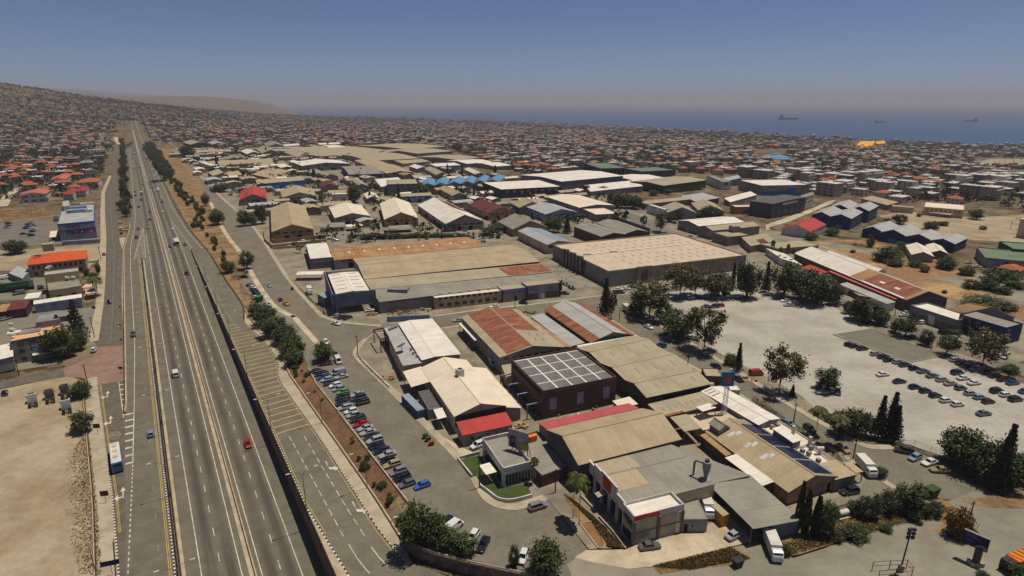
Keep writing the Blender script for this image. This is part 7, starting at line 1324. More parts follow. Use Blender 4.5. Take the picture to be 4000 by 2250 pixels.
PLACES = {
 'trees beside the store wall': [('B3',(1230,765),470,300,'euc'),('B3',(1440,905),700,260,'broad'),('B3',(1640,1010),690,320,'euc'),('B3',(895,735),455,130,'conifer'),('B3',(942,762),540,80,'euc'),('B3',(1460,600),345,260,'euc'),('B3',(1575,592),380,240,'euc'),('B3',(1750,600),410,230,'broad'),('B3',(1855,545),345,42,'cypress'),('B3',(1960,605),345,210,'broad'),('B3',(1895,1160),945,90,'conifer'),('B3',(1835,1110),1030,110,'broad'),('B3',(1130,730),560,150,'broad'),('B3',(1330,790),640,150,'broad')],
 'car park street trees': [('B4',(120,590),340,220,'broad'),('B4',(320,645),400,270,'broad'),('B4',(230,610),430,180,'broad'),('B4',(425,610),450,170,'broad'),('B4',(492,655),500,115,'broad'),('B4',(590,722),630,62,'broad'),('B4',(705,785),610,210,'broad'),('B4',(648,765),640,120,'broad'),('B4',(842,802),690,140,'broad'),('B4',(1035,897),765,180,'pine'),('B4',(950,862),785,80,'broad'),('B4',(1185,962),850,105,'broad'),('B4',(1345,1032),900,155,'pine'),('B4',(1612,1122),845,310,'euc'),('B4',(1812,1207),1110,125,'pine'),('B4',(1375,880),840,60,'bush'),('B4',(1420,895),850,80,'broad')],
 'trees standing in the pale car park': [('B4',(85,1315),1000,310,'euc'),('B4',(452,1305),1140,185,'broad'),('B4',(180,1352),1260,62,'conifer')],
 'group of trees at the street bend': [('C4',(825,402),85,140,'conifer'),('C4',(905,415),60,160,'conifer'),('C4',(940,432),160,160,'conifer'),('C4',(540,385),210,175,'broad'),('C4',(640,385),195,205,'broad'),('C4',(735,390),225,130,'broad')],
 'dark trees at the right edge': [('C4',(1400,580),330,220,'broad'),('C4',(1490,640),360,300,'broad'),('C4',(1610,720),480,270,'broad'),('C4',(1735,790),300,210,'conifer'),('C4',(1860,720),520,210,'broad'),('C4',(1800,790),560,230,'broad'),('C4',(1950,740),540,170,'broad'),('C4',(1680,720),430,160,'broad')],
 'palms beside the solar warehouse street': [('C4',(360,378),155,125,'fan'),('C4',(500,465),215,160,'fan')],
 'open shed plants': [('C4',(215,1105),740,75,'cypress'),('C4',(268,1135),810,90,'cypress'),('C4',(345,1150),850,95,'cypress'),('C4',(415,1140),890,160,'broad'),('C4',(492,1015),920,85,'olive')],
 'olive shrubs along the dry verge': [('C4',(640,985),890,120,'olive'),('C4',(722,1005),855,140,'olive'),('C4',(792,1005),845,130,'olive'),('C4',(890,965),815,150,'olive'),('C4',(980,955),795,150,'olive'),('C4',(1080,965),765,210,'broad'),('C4',(1090,1015),920,130,'bush'),('C4',(1245,985),890,130,'olive'),('C4',(1190,1000),905,110,'bush'),('C4',(1420,1150),930,180,'dry'),('C4',(655,1155),1070,200,'bush'),('C4',(510,1170),1110,120,'bush'),('C4',(130,1285),1215,95,'bush'),('C4',(850,705),635,105,'olive'),('D5',(2480,1450),1290,330,'bush'),('D5',(2060,1470),1400,170,'bush'),('C4',(1140,1060),1030,50,'bush'),('C4',(890,1110),1065,90,'bush')],
 'bushes at the foot of the parking area': [('C2',(1200,1210),920,280,'broad'),('C2',(1330,1200),990,220,'broad'),('C2',(1440,1230),1080,180,'broad'),('C2',(1565,1280),1150,200,'broad'),('C3',(250,1450),1190,280,'broad'),('C3',(15,1375),1220,90,'bush')],
 'trees above the hatched bay': [('D8',(650,745),600,180,'broad'),('D8',(745,855),640,270,'broad'),('D8',(885,985),770,350,'broad'),('D8',(1005,1060),870,310,'broad'),('D8',(1085,1185),990,270,'broad'),('D8',(1055,1260),1050,240,'broad'),('D8',(1130,1365),1180,250,'broad'),('D8',(1500,1325),1085,255,'broad'),('D8',(530,160),-60,190,'broad'),('D8',(300,205),65,180,'broad'),('D8',(1215,1180),1085,110,'broad'),('D8',(840,740),660,150,'broad')],
 'trees beside the grey office': [('D6',(1010,605),70,270,'arau'),('D6',(790,640),255,210,'arau'),('D6',(760,810),430,330,'broad'),('D6',(880,770),520,220,'broad'),('D6',(1025,695),440,160,'broad'),('D6',(700,790),560,200,'broad')],
 'trees at the dirt lot edge': [('D6',(1030,1300),1095,250,'broad'),('C1',(620,370),215,165,'broad'),('D7',(205,775),605,265,'broad')],
 'palms and shrubs beside the buff block': [('D7',(1238,1305),1040,190,'date'),('D7',(1180,1080),1010,100,'bush'),('D7',(1100,1050),960,80,'bush'),('D7',(1245,1040),890,60,'broad'),('D7',(510,1220),1170,80,'bush')],
 'palms before the white roofed hall': [('B4',(20,345),155,34,'wash'),('B4',(85,340),212,34,'wash'),('B4',(135,355),185,30,'wash'),('B4',(178,375),222,30,'wash')],
 'palms beside the showroom front': [('C3',(460,1008),640,130,'fan'),('C3',(505,1062),655,160,'fan'),('D2',(1246,922),575,115,'fan')],
 'middle warehouse conifers': [('A2',(550,855),745,100,'conifer'),('A2',(1076,1052),960,42,'cypress'),('A2',(1350,1082),885,64,'conifer'),('A2',(1890,1012),900,44,'conifer'),('A2',(1940,1032),900,46,'conifer'),('A2',(2056,1012),900,42,'conifer'),('A2',(1810,832),700,56,'arau'),('A2',(1945,802),700,54,'arau'),('A2',(100,622),540,26,'cypress'),('A2',(2256,782),715,44,'cypress'),('A1',(2050,862),740,32,'cypress'),('A2',(680,540),490,22,'cypress'),('B4',(-20,560),330,90,'conifer')],
 'middle warehouse trees': [('A2',(600,865),790,100,'broad'),('A2',(930,1065),870,130,'broad'),('A2',(890,925),860,70,'broad'),('A2',(1080,950),880,60,'broad'),('A2',(1130,955),885,70,'broad'),('A2',(1940,1095),1040,66,'broad'),('A2',(60,1265),1090,125,'broad'),('A2',(1540,960),880,90,'broad'),('A2',(1600,970),900,110,'broad'),('A2',(620,1040),980,60,'broad'),('A1',(1772,765),650,125,'broad'),('A1',(2112,775),720,95,'broad'),('A1',(2290,935),870,66,'broad'),('A1',(1942,1215),1100,75,'broad'),('A1',(2050,1395),1250,155,'broad'),('A1',(2305,1405),1260,130,'broad'),('A1',(2092,1085),1000,145,'broad'),('A1',(2380,1400),1290,100,'broad'),('A2',(2200,1365),1290,170,'broad'),('A2',(2330,1340),1280,170,'broad'),('A2',(2270,1330),1260,120,'broad'),('A2',(1400,830),780,120,'date'),('A2',(1590,830),780,50,'date'),('A2',(2100,640),540,160,'broad'),('A2',(1900,580),500,110,'broad')],
 'tree row behind tan hall': [('A2',(1020+62*k,1412-2*k),1362-6*(k % 3),90,'broad') for k in range(16)],
 'right warehouse trees': [('A3',(350,1335),1205,110,'broad'),('A3',(430,1345),1200,130,'broad'),('A3',(520,1355),1210,120,'conifer'),('A3',(1000,1115),980,150,'broad'),('A3',(1080,1115),985,160,'broad'),('A3',(1165,1125),1000,130,'broad'),('A3',(940,1060),970,80,'broad'),('A3',(1240,1295),1190,76,'euc'),('A3',(1400,1345),1170,170,'euc'),('A3',(1560,1225),1140,110,'broad'),('A3',(1650,1215),1140,130,'broad'),('A3',(1750,1205),1140,130,'broad'),('A3',(1860,1205),1095,170,'broad'),('A3',(1935,1205),1130,110,'broad'),('A3',(1500,1250),1170,90,'broad'),('A3',(1220,905),850,76,'broad'),('A3',(1290,910),855,70,'broad'),('A3',(700,975),900,76,'broad'),('A3',(860,975),912,120,'olive'),('A3',(2255,1452),1375,66,'euc'),('A3',(1470,990),935,70,'broad'),('A3',(1330,1000),950,110,'broad'),('A3',(550,790),745,100,'broad'),('A3',(610,780),740,90,'broad'),('A3',(650,1200),1170,90,'olive'),('A3',(760,1210),1180,90,'olive')],
 'bushes round the blue sawtooth halls': [('A4',(1240,1265),1180,140,'broad'),('A4',(1545,1315),1240,150,'bush'),('A4',(1655,1285),1240,100,'bush'),('A4',(600,1375),1300,140,'broad'),('A4',(400,1415),1350,120,'broad'),('A4',(1965,1225),1130,140,'broad'),('A4',(1130,1240),1210,70,'bush'),('A4',(2025,1320),1285,70,'bush'),('A4',(1420,1200),1165,60,'broad')],
 'scrub bushes of the dry field': [('B4',(900,325),215,210,'bush'),('B4',(1010,240),185,115,'bush'),('B4',(960,360),310,150,'bush'),('B4',(1340,385),290,150,'bush'),('B4',(1492,432),365,115,'bush'),('B4',(1765,468),385,250,'bush'),('B4',(1660,540),450,150,'bush'),('B4',(1180,410),350,70,'dry'),('B4',(1110,370),320,110,'bush'),('B4',(1530,530),470,130,'bush'),('B4',(1760,570),520,150,'bush'),('B4',(1860,530),480,150,'bush'),('B4',(1640,680),595,330,'bush'),('B4',(640,265),240,40,'dry'),('B4',(770,220),150,60,'bush'),('B4',(660,200),145,50,'date'),('B4',(1330,570),545,40,'bush'),('B4',(1800,690),640,150,'bush')],
}
for place, L in PLACES.items():
    by = {}
    for e in L: by.setdefault(e[4], []).append(e)
    for k, es in by.items():
        es.sort(key=lambda e: fr(e[0], e[1])[0])
        for i, e in enumerate(es): px_tree(*e, '%s%s of the %s' % (TDESC[k], '' if len(es) == 1 else ', %s from the left' % ORD[i], place), place)
def belt(f, pts, n, spread, h, kinds, place, seed):
    rr = random.Random(seed); P = dense([on_t(fr(f, p)) for p in pts], 2.0)
    for i in range(n):
        w = P[int((i + rr.random()) / n * (len(P) - 1))] + Vector((rr.uniform(-spread, spread), rr.uniform(-spread, spread), 0)); w.z = tw(w) - .1; hh = rr.uniform(*h); plant(rr.choice(kinds), w, hh, hh * rr.uniform(.7, 1.1), 'dark green tree in the ' + place, place)
belt('A1', [(1150,600),(1160,720),(1165,900),(1170,1060),(1185,1180),(1195,1330)], 70, 2.6, (5, 9.5), ('broad', 'broad', 'conifer'), 'tree belt between service road and highway', 1)
belt('A1', [(1400,650),(1440,720),(1490,800),(1560,900),(1600,980)], 95, 9, (6, 10.5), ('broad', 'broad', 'euc'), 'tree belt right of the far highway', 2)
belt('A1', [(1620,980),(1690,1080),(1760,1160),(1830,1240),(1890,1340),(1900,1420)], 44, 4, (3, 5.5), ('broad', 'bush', 'broad'), 'scrub belt between highway and estate road', 3)
belt('B1', [(1500,10),(1560,150),(1640,260),(1720,370)], 10, 2, (3, 4.5), ('bush', 'broad'), 'scrub on the slope beside the highway', 4)
rr = random.Random(9); k = 0
for i in range(46):
    t = rr.random(); a_ = LW[min(len(LW)-2, int(t*(len(LW)-1)))]; j = min(len(INNER)-2, int(t*(len(INNER)-1))); b_ = INNER[j].lerp(INNER[j+1], t*(len(INNER)-1)-j); w = a_.lerp(b_, rr.uniform(.25, .8)); h_ = rr.uniform(.9, 2.0); w.z = w.z*.5 + .1 if False else a_.z + (b_.z - a_.z)*.5; plant('bush', w, h_, h_*1.1, 'small green shrub in the planted strip beside the parked cars', 'shrubs in the planted strip')
hp = dense([on_t(fr('D4', p)) for p in [(1420,370),(1800,640),(2200,900),(2560,1130)]], 0.22); cen = []
for p in hp:
    for _ in range(14): cen.append((p.x + random.uniform(-.6,.6), p.y + random.uniform(-.6,.6), random.uniform(.1, 1.7)))
cen = np.array(cen); base = Vector(hp[0]); me = leaf_mesh('hedge', cen - np.array(base), .16, 4); me.materials.append(LM['green']); o = bpy.data.objects.new('hedge', me); COL.objects.link(o); o.location = base; tag(o, 'long clipped green hedge between white roofed building and the street', 'hedge')
def tufts(name, polys, n, size, mat, label=None, seed=2):
    rr = np.random.default_rng(seed); from mathutils.geometry import intersect_point_tri_2d; P = []
    for f, pts in polys:
        W = [on_t(fr(f, p)) for p in pts]; T = poly_tris(W); ar = [abs((W[b]-W[a]).cross(W[c]-W[a]).z)/2 for a, b, c in T]; S = sum(ar)
        for (a, b, c), q in zip(T, ar):
            for _ in range(int(n*q/S)): u, v = sorted(rr.random(2)); w = W[a]*u + W[b]*(v-u) + W[c]*(1-v); P.append((w.x, w.y, tw(w) + .12 + rr.random()*.3))
    me = leaf_mesh(name, np.array(P), size, seed, up=np.array([0,0,.2]), asp=.35); me.materials.append(mat); o = bpy.data.objects.new(name, me); COL.objects.link(o); o['kind'] = 'stuff'; tag(o, label); return o
tufts('dry_grass', [('PX',[(2550,2215),(2850,2140),(2930,2185),(2700,2225)]),('PX',[(3040,2130),(3260,2030),(3560,1960),(3745,1990),(3560,2040),(3300,2110),(3060,2180)]),('PX',[(3700,2010),(3790,2060),(3850,2110),(3700,2100)]),('C3',[(390,830),(610,1000),(860,1250),(720,1230),(600,1040)])], 5000, .22, LM['dry'], 'dry yellow grass on the verges')
tufts('weeds', [('PX',[(2570,2220),(2850,2150),(2920,2180),(2700,2230)]),('PX',[(3040,2140),(3260,2060),(3560,2000),(3560,2030),(3300,2110),(3060,2180)]),('C3',[(440,860),(600,1000),(720,1100),(640,1080)])], 1600, .2, LM['green'], 'green weeds in the dry verges', 3)
tufts('dry_grass', [('C1',[(420,700),(660,350),(690,500),(735,900),(770,1449),(600,1449),(500,1100)]),('D7',[(-100,240),(500,195),(690,290),(60,375)])], 4000, .25, LM['dry'], 'brown dry grass on the slope of the dirt lot', 5)
tufts('scrub', [('PX',[(600,600),(700,800),(800,960),(900,1100),(960,1190),(985,1120),(940,1000),(860,880),(780,740),(690,610)])], 5000, .3, LM['dry'], 'dry scrub between highway and estate road', 6)
LAMPW = M('lamp_head_white', (190,188,184), fine=0, rough=0.4); WOOD = M('weathered_wood', (74,62,52), (58,48,40), scale=1, coord='O')
def lamp_proto(double):
    t = thing('street_lamp', 'x', 'lamp'); MB().tube([(0,0,-.2),(0,0,5),(0,0,9.2)], [.11,.09,.06], 8).obj('pole', STEEL, t)
    for s in ((1, -1) if double else (1,)):
        o = MB().tube([(0,0,9.1),(s*.5,0,9.9),(s*1.6,0,10.35),(s*2.6,0,10.5)], .05, 6).obj('arm', STEEL, t); MB().add(*loft([(2.5,.06,10.44,10.56),(2.75,.16,10.38,10.62),(3.3,.17,10.42,10.62),(3.55,.05,10.5,10.58)])).obj('lamp_head', LAMPW, o)
        if s < 0: o.scale = (1,1,1); h = o.children[0]; h.data.transform(Matrix.Rotation(math.pi, 4, 'Z'))
    return t
LP = {True: lamp_proto(True), False: lamp_proto(False)}; register(None); LU = set()
def lamp(double, w, rz, lab, grp):
    src = LP[double]; o = src if double not in LU else copy_tree(src); LU.add(double); o.location = w; o.rotation_euler = (0,0,rz); tag(o, lab, 'lamp', grp)
nrz = math.atan2(NV.y, NV.x)
for k in range(8): s = 112 + 39*k; lamp(True, SN(s, -5.6, zh(s)), nrz, 'double armed lamp between exit ramp and highway, %s from the viewer' % ORD[k], 'lamps on the exit ramp barrier')
for k in range(7): s = 122 + 40*k; lamp(True, SN(s, 20.75, zr(s)), nrz, 'double armed lamp on the retaining wall, %s from the viewer' % ORD[k], 'lamps on the retaining wall')
for k, p in enumerate([(1611,2168),(1435,1909),(1259,1655)]): w = on_r(p); lamp(False, w, nrz + math.pi, 'single armed lamp in the planted strip, %s from the viewer' % ORD[k], 'lamps in the planted strip')
for k, s in enumerate((128, 196)): lamp(False, SN(s, srv_l(s) - 3.7, zh(s)), nrz, 'single armed lamp beside the dirt lot, %s from the viewer' % ORD[k], 'lamps beside the service road')
for k, s in enumerate(range(560, 1200, 70)): lamp(True, SN(s, 7.4, sz(s)), nrz, 'double armed lamp in the far median, %s from the viewer' % ORD[k], 'lamps in the far median')
UP = [('D6',(1190,545),(1130,280),'beside the araucarias'),('D6',(1105,1130),(1035,880),'at the pink junction'),('D6',(240,1015),(200,830),'before the grey office'),('D8',(1930,1265),(1920,995),'at the workshop hall fence'),('D4',(1930,650),(1945,460),'beside the street hedge'),('C4',(642,565),(655,450),'at the hedge end'),('D5',(1870,810),(1935,515),'on the dry verge'),('D2',(558,985),(556,570),'between the two lawns'),('D2',(1510,1040),(1505,745),'left of the showroom palms'),('B3',(1003,785),(1008,675),'below the tall conifer'),('B3',(1520,1105),(1530,925),'on the car park street'),('D7',(1275,870),(1240,690),'beside the orange roof'),('E3',(1215,75),(1240,-80),'at the court corner'),('B3',(215,680),(218,560),'before the lettered shop'),('D8',(1505,745),(1490,560),'at the fascia hall yard'),('B4',(955,740),(960,630),'at the lean to corner'),('A4',(2285,1320),(2295,1235),'on the dirt lot'),('A2',(1705,1230),(1700,1165),'beside the long white warehouse')]
for f, p, q, lab in UP:
    w = on_t(fr(f, p)); h_ = max(6, min(12, z_at(w, fr(f, q)[1]) - w.z)); t = thing('utility_pole', 'dark wooden utility pole ' + lab, 'pole', w, 0.3, 'utility poles'); MB().tube([(0,0,-.3),(0,0,h_)], [.17,.11], 8).obj('shaft', WOOD, t); MB().bar((-.8,0,h_-.5), (.8,0,h_-.5), .12).obj('crossarm', WOOD, t)
def board(name, f, p, hb, hw, hh, mat, lab, cat='sign', rz=0.0, post=STEEL, dia=False):
    w = on_t(fr(f, p)); t = thing(name, lab, cat, w, rz); MB().tube([(0,0,-.2),(0,0,hb+hh)], .06, 6).obj('post', post, t)
    if dia: MB().tube([(0,-.03,hb+hh/2),(0,-.08,hb+hh/2)], hw, 16).obj('disc', mat, t)
    else: MB().box(-hw, hw, -.1, -.04, hb, hb+hh).obj('panel', mat, t)
    return t
BSN = M('sign_back_brown', (104,56,34), fine=0.1); BLS = M('sign_blue', (28,34,84), fine=0.05); GRS = M('sign_back_grey', (66,70,78), fine=0.1)
board('road_sign', 'C1', (742,378), 2.0, .9, 1.4, BSN, 'brown backed sign above a round sign beside the dirt lot, farther one', rz=.2); board('road_sign', 'C1', (803,896), 2.0, .9, 1.4, BSN, 'brown backed sign above a round sign beside the dirt lot, nearer one', rz=.2); board('road_sign', 'C1', (850,1440), 2.4, 1.7, 1.2, BLS, 'dark blue road sign at the lower left railing', rz=.3)
for k, (p, lab) in enumerate((((1520,215),'far'),((1522,450),'middle'),((1535,640),'near'))): board('round_sign', 'D6', p, 2.0, .42, .8, GRS, 'grey round traffic sign on the dividing wall, %s one' % lab, dia=True)
board('road_sign', 'D6', (1530,990), 1.6, .8, .9, GRS, 'grey square sign at the pink junction wall'); board('road_sign', 'D6', (1195,240), 2.2, .8, 1.2, GRS, 'grey sign back on the service road pavement'); board('round_sign', 'C2', (1105,1290), 2.2, .45, .9, GRS, 'grey round sign at the ramp bend', dia=True)
for nm, f, p, q, hb, hh, mat, lab in (('overhead_sign','A1',(1422,1005),(1580,985),5.2,2.6,GRS,'dark overhead direction sign above the right carriageway'),('overhead_sign','A1',(1192,640),(1252,600),5.0,3.0,M('sign_green', (24,70,48), fine=0.05),'far green overhead sign above the left carriageway')):
    a_, b_ = on_t(fr(f, p), hb), on_t(fr(f, q), hb); a_.z = b_.z = hb; t = thing(nm, lab, 'sign', (a_.x, a_.y, 0)); o_ = Vector((a_.x, a_.y, 0)); e = (b_ - a_); nv = Vector((-e.y, e.x, 0)).normalized() * .15
    for k in range(2): p0, p1 = a_ + e*(.02+.5*k), a_ + e*(.47+.5*k); MB().hexa([p0-nv-o_, p1-nv-o_, p1+nv-o_, p0+nv-o_], [v + Vector((0,0,hh)) for v in (p0-nv-o_, p1-nv-o_, p1+nv-o_, p0+nv-o_)]).obj('panel', mat, t)
    MB().bar(a_ - e*.1 - o_ + Vector((0,0,hh)), b_ + e*.1 - o_ + Vector((0,0,hh)), .35).obj('beam', STEEL, t)
    for q_ in (a_ - e*.1, b_ + e*.1): MB().bar((q_.x-o_.x, q_.y-o_.y, -.2), (q_.x-o_.x, q_.y-o_.y, hb+hh), .35).obj('post', STEEL, t)
b = Bd('shipping_container', 'blue shipping container beside the pavement of the cream hall', 'container'); b.mono('D1', (632,1082), (835,1282), (742,1312), 2.6, 2.6, wall=wallmat('container_blue', (72,98,128)), roof=R_BGR, over=0.0, t=0.05)
for k in range(24): b.open(2, .02 + .04*k, .035 + .04*k, .1, 2.45, MATS['container_blue'], 'rib', .04)
b.open(1, .04, .48, .1, 2.45, MATS['container_blue'], 'door', .06); b.open(1, .52, .96, .1, 2.45, MATS['container_blue'], 'door', .06)
EG = wallmat('trailer_green', (34,84,50)); b = Bd('container_trailer', 'long dark green lettered container trailer in the gravel yard', 'trailer'); a_, b_ = on_t(fr('D7', (-60,1175)), 4.0), on_t(fr('D7', (410,1120)), 4.0); b.flatd('D7', (-60,1175), (410,1120), 2.5, 4.0, wall=EG, roof=EG, par=0.02); b.sign_text(0, .62, 2.6, 'EVERGREEN', 1.3, M('lettering_pale', (150,166,150), fine=0), .08, sx=1.4); b.open(0, .0, 1.0, -.2, 1.1, TRIM, 'chassis', .05); b.open(0, .88, 1.0, 1.1, 4.0, W_GRY, 'end_panel', .06)
cb = on_t(fr('D5', (1960,1310))); zb = 3.4; bl, br = on_t(fr('D5', (1790,1020)), zb), on_t(fr('D5', (2108,1160)), zb); hb2 = max(2.5, z_at(bl, fr('D5', (1835,868))[1]) - zb); base = Vector((cb.x, cb.y, 0)); t = thing('billboard', 'dark purple advertising billboard on a single column', 'billboard', base); n = (br - bl).cross(Vector((0,0,1))).normalized(); n = -n if n.y > 0 else n
panel('board', 0, 1, 0, 1, M('billboard_purple', (44,24,72), (52,30,84), scale=.5, fine=.05), 0, .35); panel('top_frame', -.01, 1.01, 1.0, 1.06, W_GRY, .05, .5); LIL = M('billboard_lilac', (104,84,130), fine=0)
for k, (u0, u1, v) in enumerate(((.1,.5,.80),(.1,.62,.66),(.08,.42,.48),(.08,.48,.40),(.08,.4,.33),(.2,.36,.14))): panel('print_line', u0, u1, v, v + (.09 if k < 2 else .03), LIL, .03, .02)
pts = [(.5,0),(.52,.16),(.6,.3),(.72,.37),(.86,.36),(.97,.28),(.97,0)]; P = lambda u, v: bl.lerp(br, u) + Vector((0,0,hb2*v)) + n*.05 - base; MB().add([P(*q) for q in pts], [tuple(range(len(pts)))]).obj('grey_shape', M('billboard_grey', (130,126,136), fine=.05), t); ring = [P(.76 + .05*math.cos(i), .2 + .07*math.sin(i)) + n*.02 for i in np.linspace(0, 5, 10)]; MB().tube(ring, .05, 4).obj('ring_mark', LIL, t)
MB().box(-.55, .55, -.35, .35, -.3, zb + .3).obj('column', W_BRN, t); MB().box(-1.2, 1.2, -.8, .8, -.2, .9).obj('footing', CONC, t)
w = on_t(fr('D5', (1018,1385))); hm_ = z_at(w, fr('D5', (1140,840))[1]); t = thing('floodlight_mast', 'leaning floodlight mast with two rows of lamps on the gravel', 'mast', w); MB().tube([(0,0,-.2),(.3,0,hm_)], [.16,.1], 8).obj('mast', WOOD, t)
for i in range(3):
    for j in (-1, 1): MB().box(.3+j*.45-.3, .3+j*.45+.3, -.35, .0, hm_-2.4+.9*i, hm_-1.8+.9*i).obj('floodlight', GRS, t)
MB().box(-.5, .3, -.5, .2, 0, 1.5).obj('switch_box', W_GRY, t)
guard_rail('rusty wire enclosure round the floodlight mast', [on_t(fr('D5', p)) for p in [(660,1385),(1090,1360),(1160,1449),(740,1500)]], 2.2, 3.0, DKMET, (1.2, 2.1), 'wire fences', .4, 'fence'); FN = lambda lab, f, ps, st=3.0, h=1.8: guard_rail(lab, [on_t(fr(f, p)) for p in ps], h, st, STEEL, (.6, 1.2, h-.05), 'wire fences', .25, 'fence')
FN('wire fence of the pale car park beside its street', 'PX', [(2620,1285),(2790,1385),(2910,1458),(3069,1560),(3224,1650),(3372,1728)]); FN('wire fence at the street bend', 'PX', [(3510,1745),(3570,1742),(3700,1798),(3810,1862)]); FN('railing round the workshop hall forecourt', 'PX', [(1464,1300),(1410,1350),(1395,1385),(1420,1425),(1516,1520)], 2.0, 1.4); FN('wire fence behind the parked pale cars at right', 'PX', [(3420,1300),(3680,1392),(3980,1482),(4100,1520)]); FN('wire fence between workshop hall and rusty warehouse', 'D1', [(940,160),(1340,640),(1480,720)], 2.5, 2.2); FN('wire fence of the fascia hall yard', 'D8', [(1060,290),(1220,450),(1440,680),(1700,800),(2190,860)], 3.0)
w = on_t(fr('D1', (700,120))); long_wall('hoarding', 'pale sheet hoarding behind the white workshop hall', 'fence', [on_t(fr('D1', p)) for p in ((360,185),(900,158))], .1, 2.2, W_LBL); long_wall('forecourt_wall', 'white low wall with railing round the workshop forecourt', 'wall', smooth_line([on_t(p) for p in ((1462,1304),(1415,1348),(1400,1383),(1424,1420),(1520,1515))], 4), .25, .7, W_WHT)
w = on_t(fr('D4', (1055,525)), 3.6); htw = z_at(w, fr('D4', (1110,185))[1]); t = thing('tower_sign', 'blue square sign on a lattice tower above the roofs', 'sign', (w.x, w.y, 3.4)); mb = MB(); H_ = htw - 3.4
for x, y in ((-.5,-.5),(.5,-.5),(.5,.5),(-.5,.5)): mb.bar((x,y,0), (x*.8,y*.8,H_), .1)
for i in range(9):
    z = H_*i/9; z2 = H_*(i+1)/9
    for (x, y), (x2, y2) in zip(((-.5,-.5),(.5,-.5),(.5,.5),(-.5,.5)), ((.5,-.5),(.5,.5),(-.5,.5),(-.5,-.5))): mb.bar((x,y,z), (x2,y2,z2), .06)
mb.obj('lattice', LAMPW, t, fix=False); MB().box(-1.7, 1.7, -.25, .25, H_, H_+4.2).obj('sign_panel', M('sign_sky_blue', (46,110,150), (40,100,140), scale=1), t); MB().box(-1.0, 1.0, -.3, -.26, H_+.8, H_+3.4).obj('poster_field', M('sign_tan', (150,100,76), (120,96,86), scale=1.5), t)
def bin_(f, p, col, lab, s=1.0, rz=0.4):
    w = on_t(fr(f, p)); t = thing('waste_bin', lab, 'bin', w, rz); MB().hexa([(-.55*s,-.4*s,.15),(.55*s,-.4*s,.15),(.55*s,.4*s,.15),(-.55*s,.4*s,.15)], [(-.7*s,-.5*s,1.1*s),(.7*s,-.5*s,1.1*s),(.7*s,.5*s,1.1*s),(-.7*s,.5*s,1.1*s)]).obj('tub', col, t); MB().box(-.74*s, .74*s, -.54*s, .54*s, 1.1*s, 1.2*s).obj('lid', col, t)
    for x in (-.45*s, .45*s): MB().tube([(x,-.3,.1),(x,.3,.1)], .1, 8).obj('caster', TYRE, t)
BG = wallmat('bin_green', (52,72,40)); bin_('C2', (1278,408), BG, 'green waste bin on the pavement beside the orange one'); bin_('C2', (1300,430), BG, 'second green waste bin before the orange one'); bin_('C2', (1325,460), wallmat('bin_orange', (150,70,34)), 'orange brown waste bin on the pavement'); bin_('D8', (1100,425), W_BLK, 'black waste bin on the estate pavement'); bin_('C3', (1700,1375), W_BLK, 'black waste container on the dry verge', 1.4); bin_('C4', (1228,850), BG, 'green skip beside the olive shrubs', 2.0); bin_('D8', (690,570), wallmat('tarp_green', (60,120,50)), 'bright green skip in the roadside parking strip', 2.2, 1.0);
w = on_t(fr('D2', (1222,380)), hf); t = thing('generator', 'orange generator box on the flat roof', 'generator', w, .5); MB().box(-1.1,1.1,-.6,.6,0,1.3).obj('housing', M('bright_orange', (214,116,30), fine=.05), t); MB().box(-1.15,-.9,-.5,.5,.2,1.1).obj('grille', W_BLK, t)
w = on_t(fr('C4', (560,1005))); t = thing('gas_tank', 'white gas tank on a concrete plinth', 'tank', w, .3); MB().tube([(-1.4,0,1.3),(-1.2,0,1.3),(1.2,0,1.3),(1.4,0,1.3)], [.35,.6,.6,.35], 12).obj('tank', W_WHT, t); MB().box(-2,2,-1,1,-.2,.45).obj('plinth', CONC, t)
w = on_t(fr('D5', (2520,1330))); t = thing('tipper_truck', 'orange machine with black cab at the bottom right corner', 'truck', w, .35); MB().add(*loft([(2.6,1.1,1.3,1.9),(2.2,1.2,1.2,2.9),(-3,1.2,1.2,3.0),(-3.2,1.0,1.4,2.6)])).obj('body', MATS['bright_orange'], t); MB().box(-4.6,-3.25,-1.1,1.1,.9,2.6).obj('cab', W_BLK, t); wheels(t, (1.6, -1.4, -3.8), 1.2, .55)
for k in range(4): MB().bar((1.8-1.3*k,-1.1,3.02), (1.2-1.3*k,1.1,3.05), .1).obj('roof_bar', W_BLK, t)
def heap(f, p, n, col, lab, r=2.0):
    w = on_t(fr(f, p)); t = thing('material_heap', lab, 'pile', w); rr = random.Random(int(p[0]))
    for i in range(n): x, y = rr.uniform(-r, r), rr.uniform(-r*.6, r*.6); sx, sy, sz2 = rr.uniform(.4,1.0), rr.uniform(.3,.8), rr.uniform(.3,.9); o = MB().box(-sx/2,sx/2,-sy/2,sy/2,0,sz2).obj('crate', rr.choice(col), t); o.location = (x, y, -.05); o.rotation_euler = (0,0,rr.uniform(0,3))
PAL = wallmat('pallet_wood', (150,118,76)); STN = wallmat('stone_pale', (180,150,120))
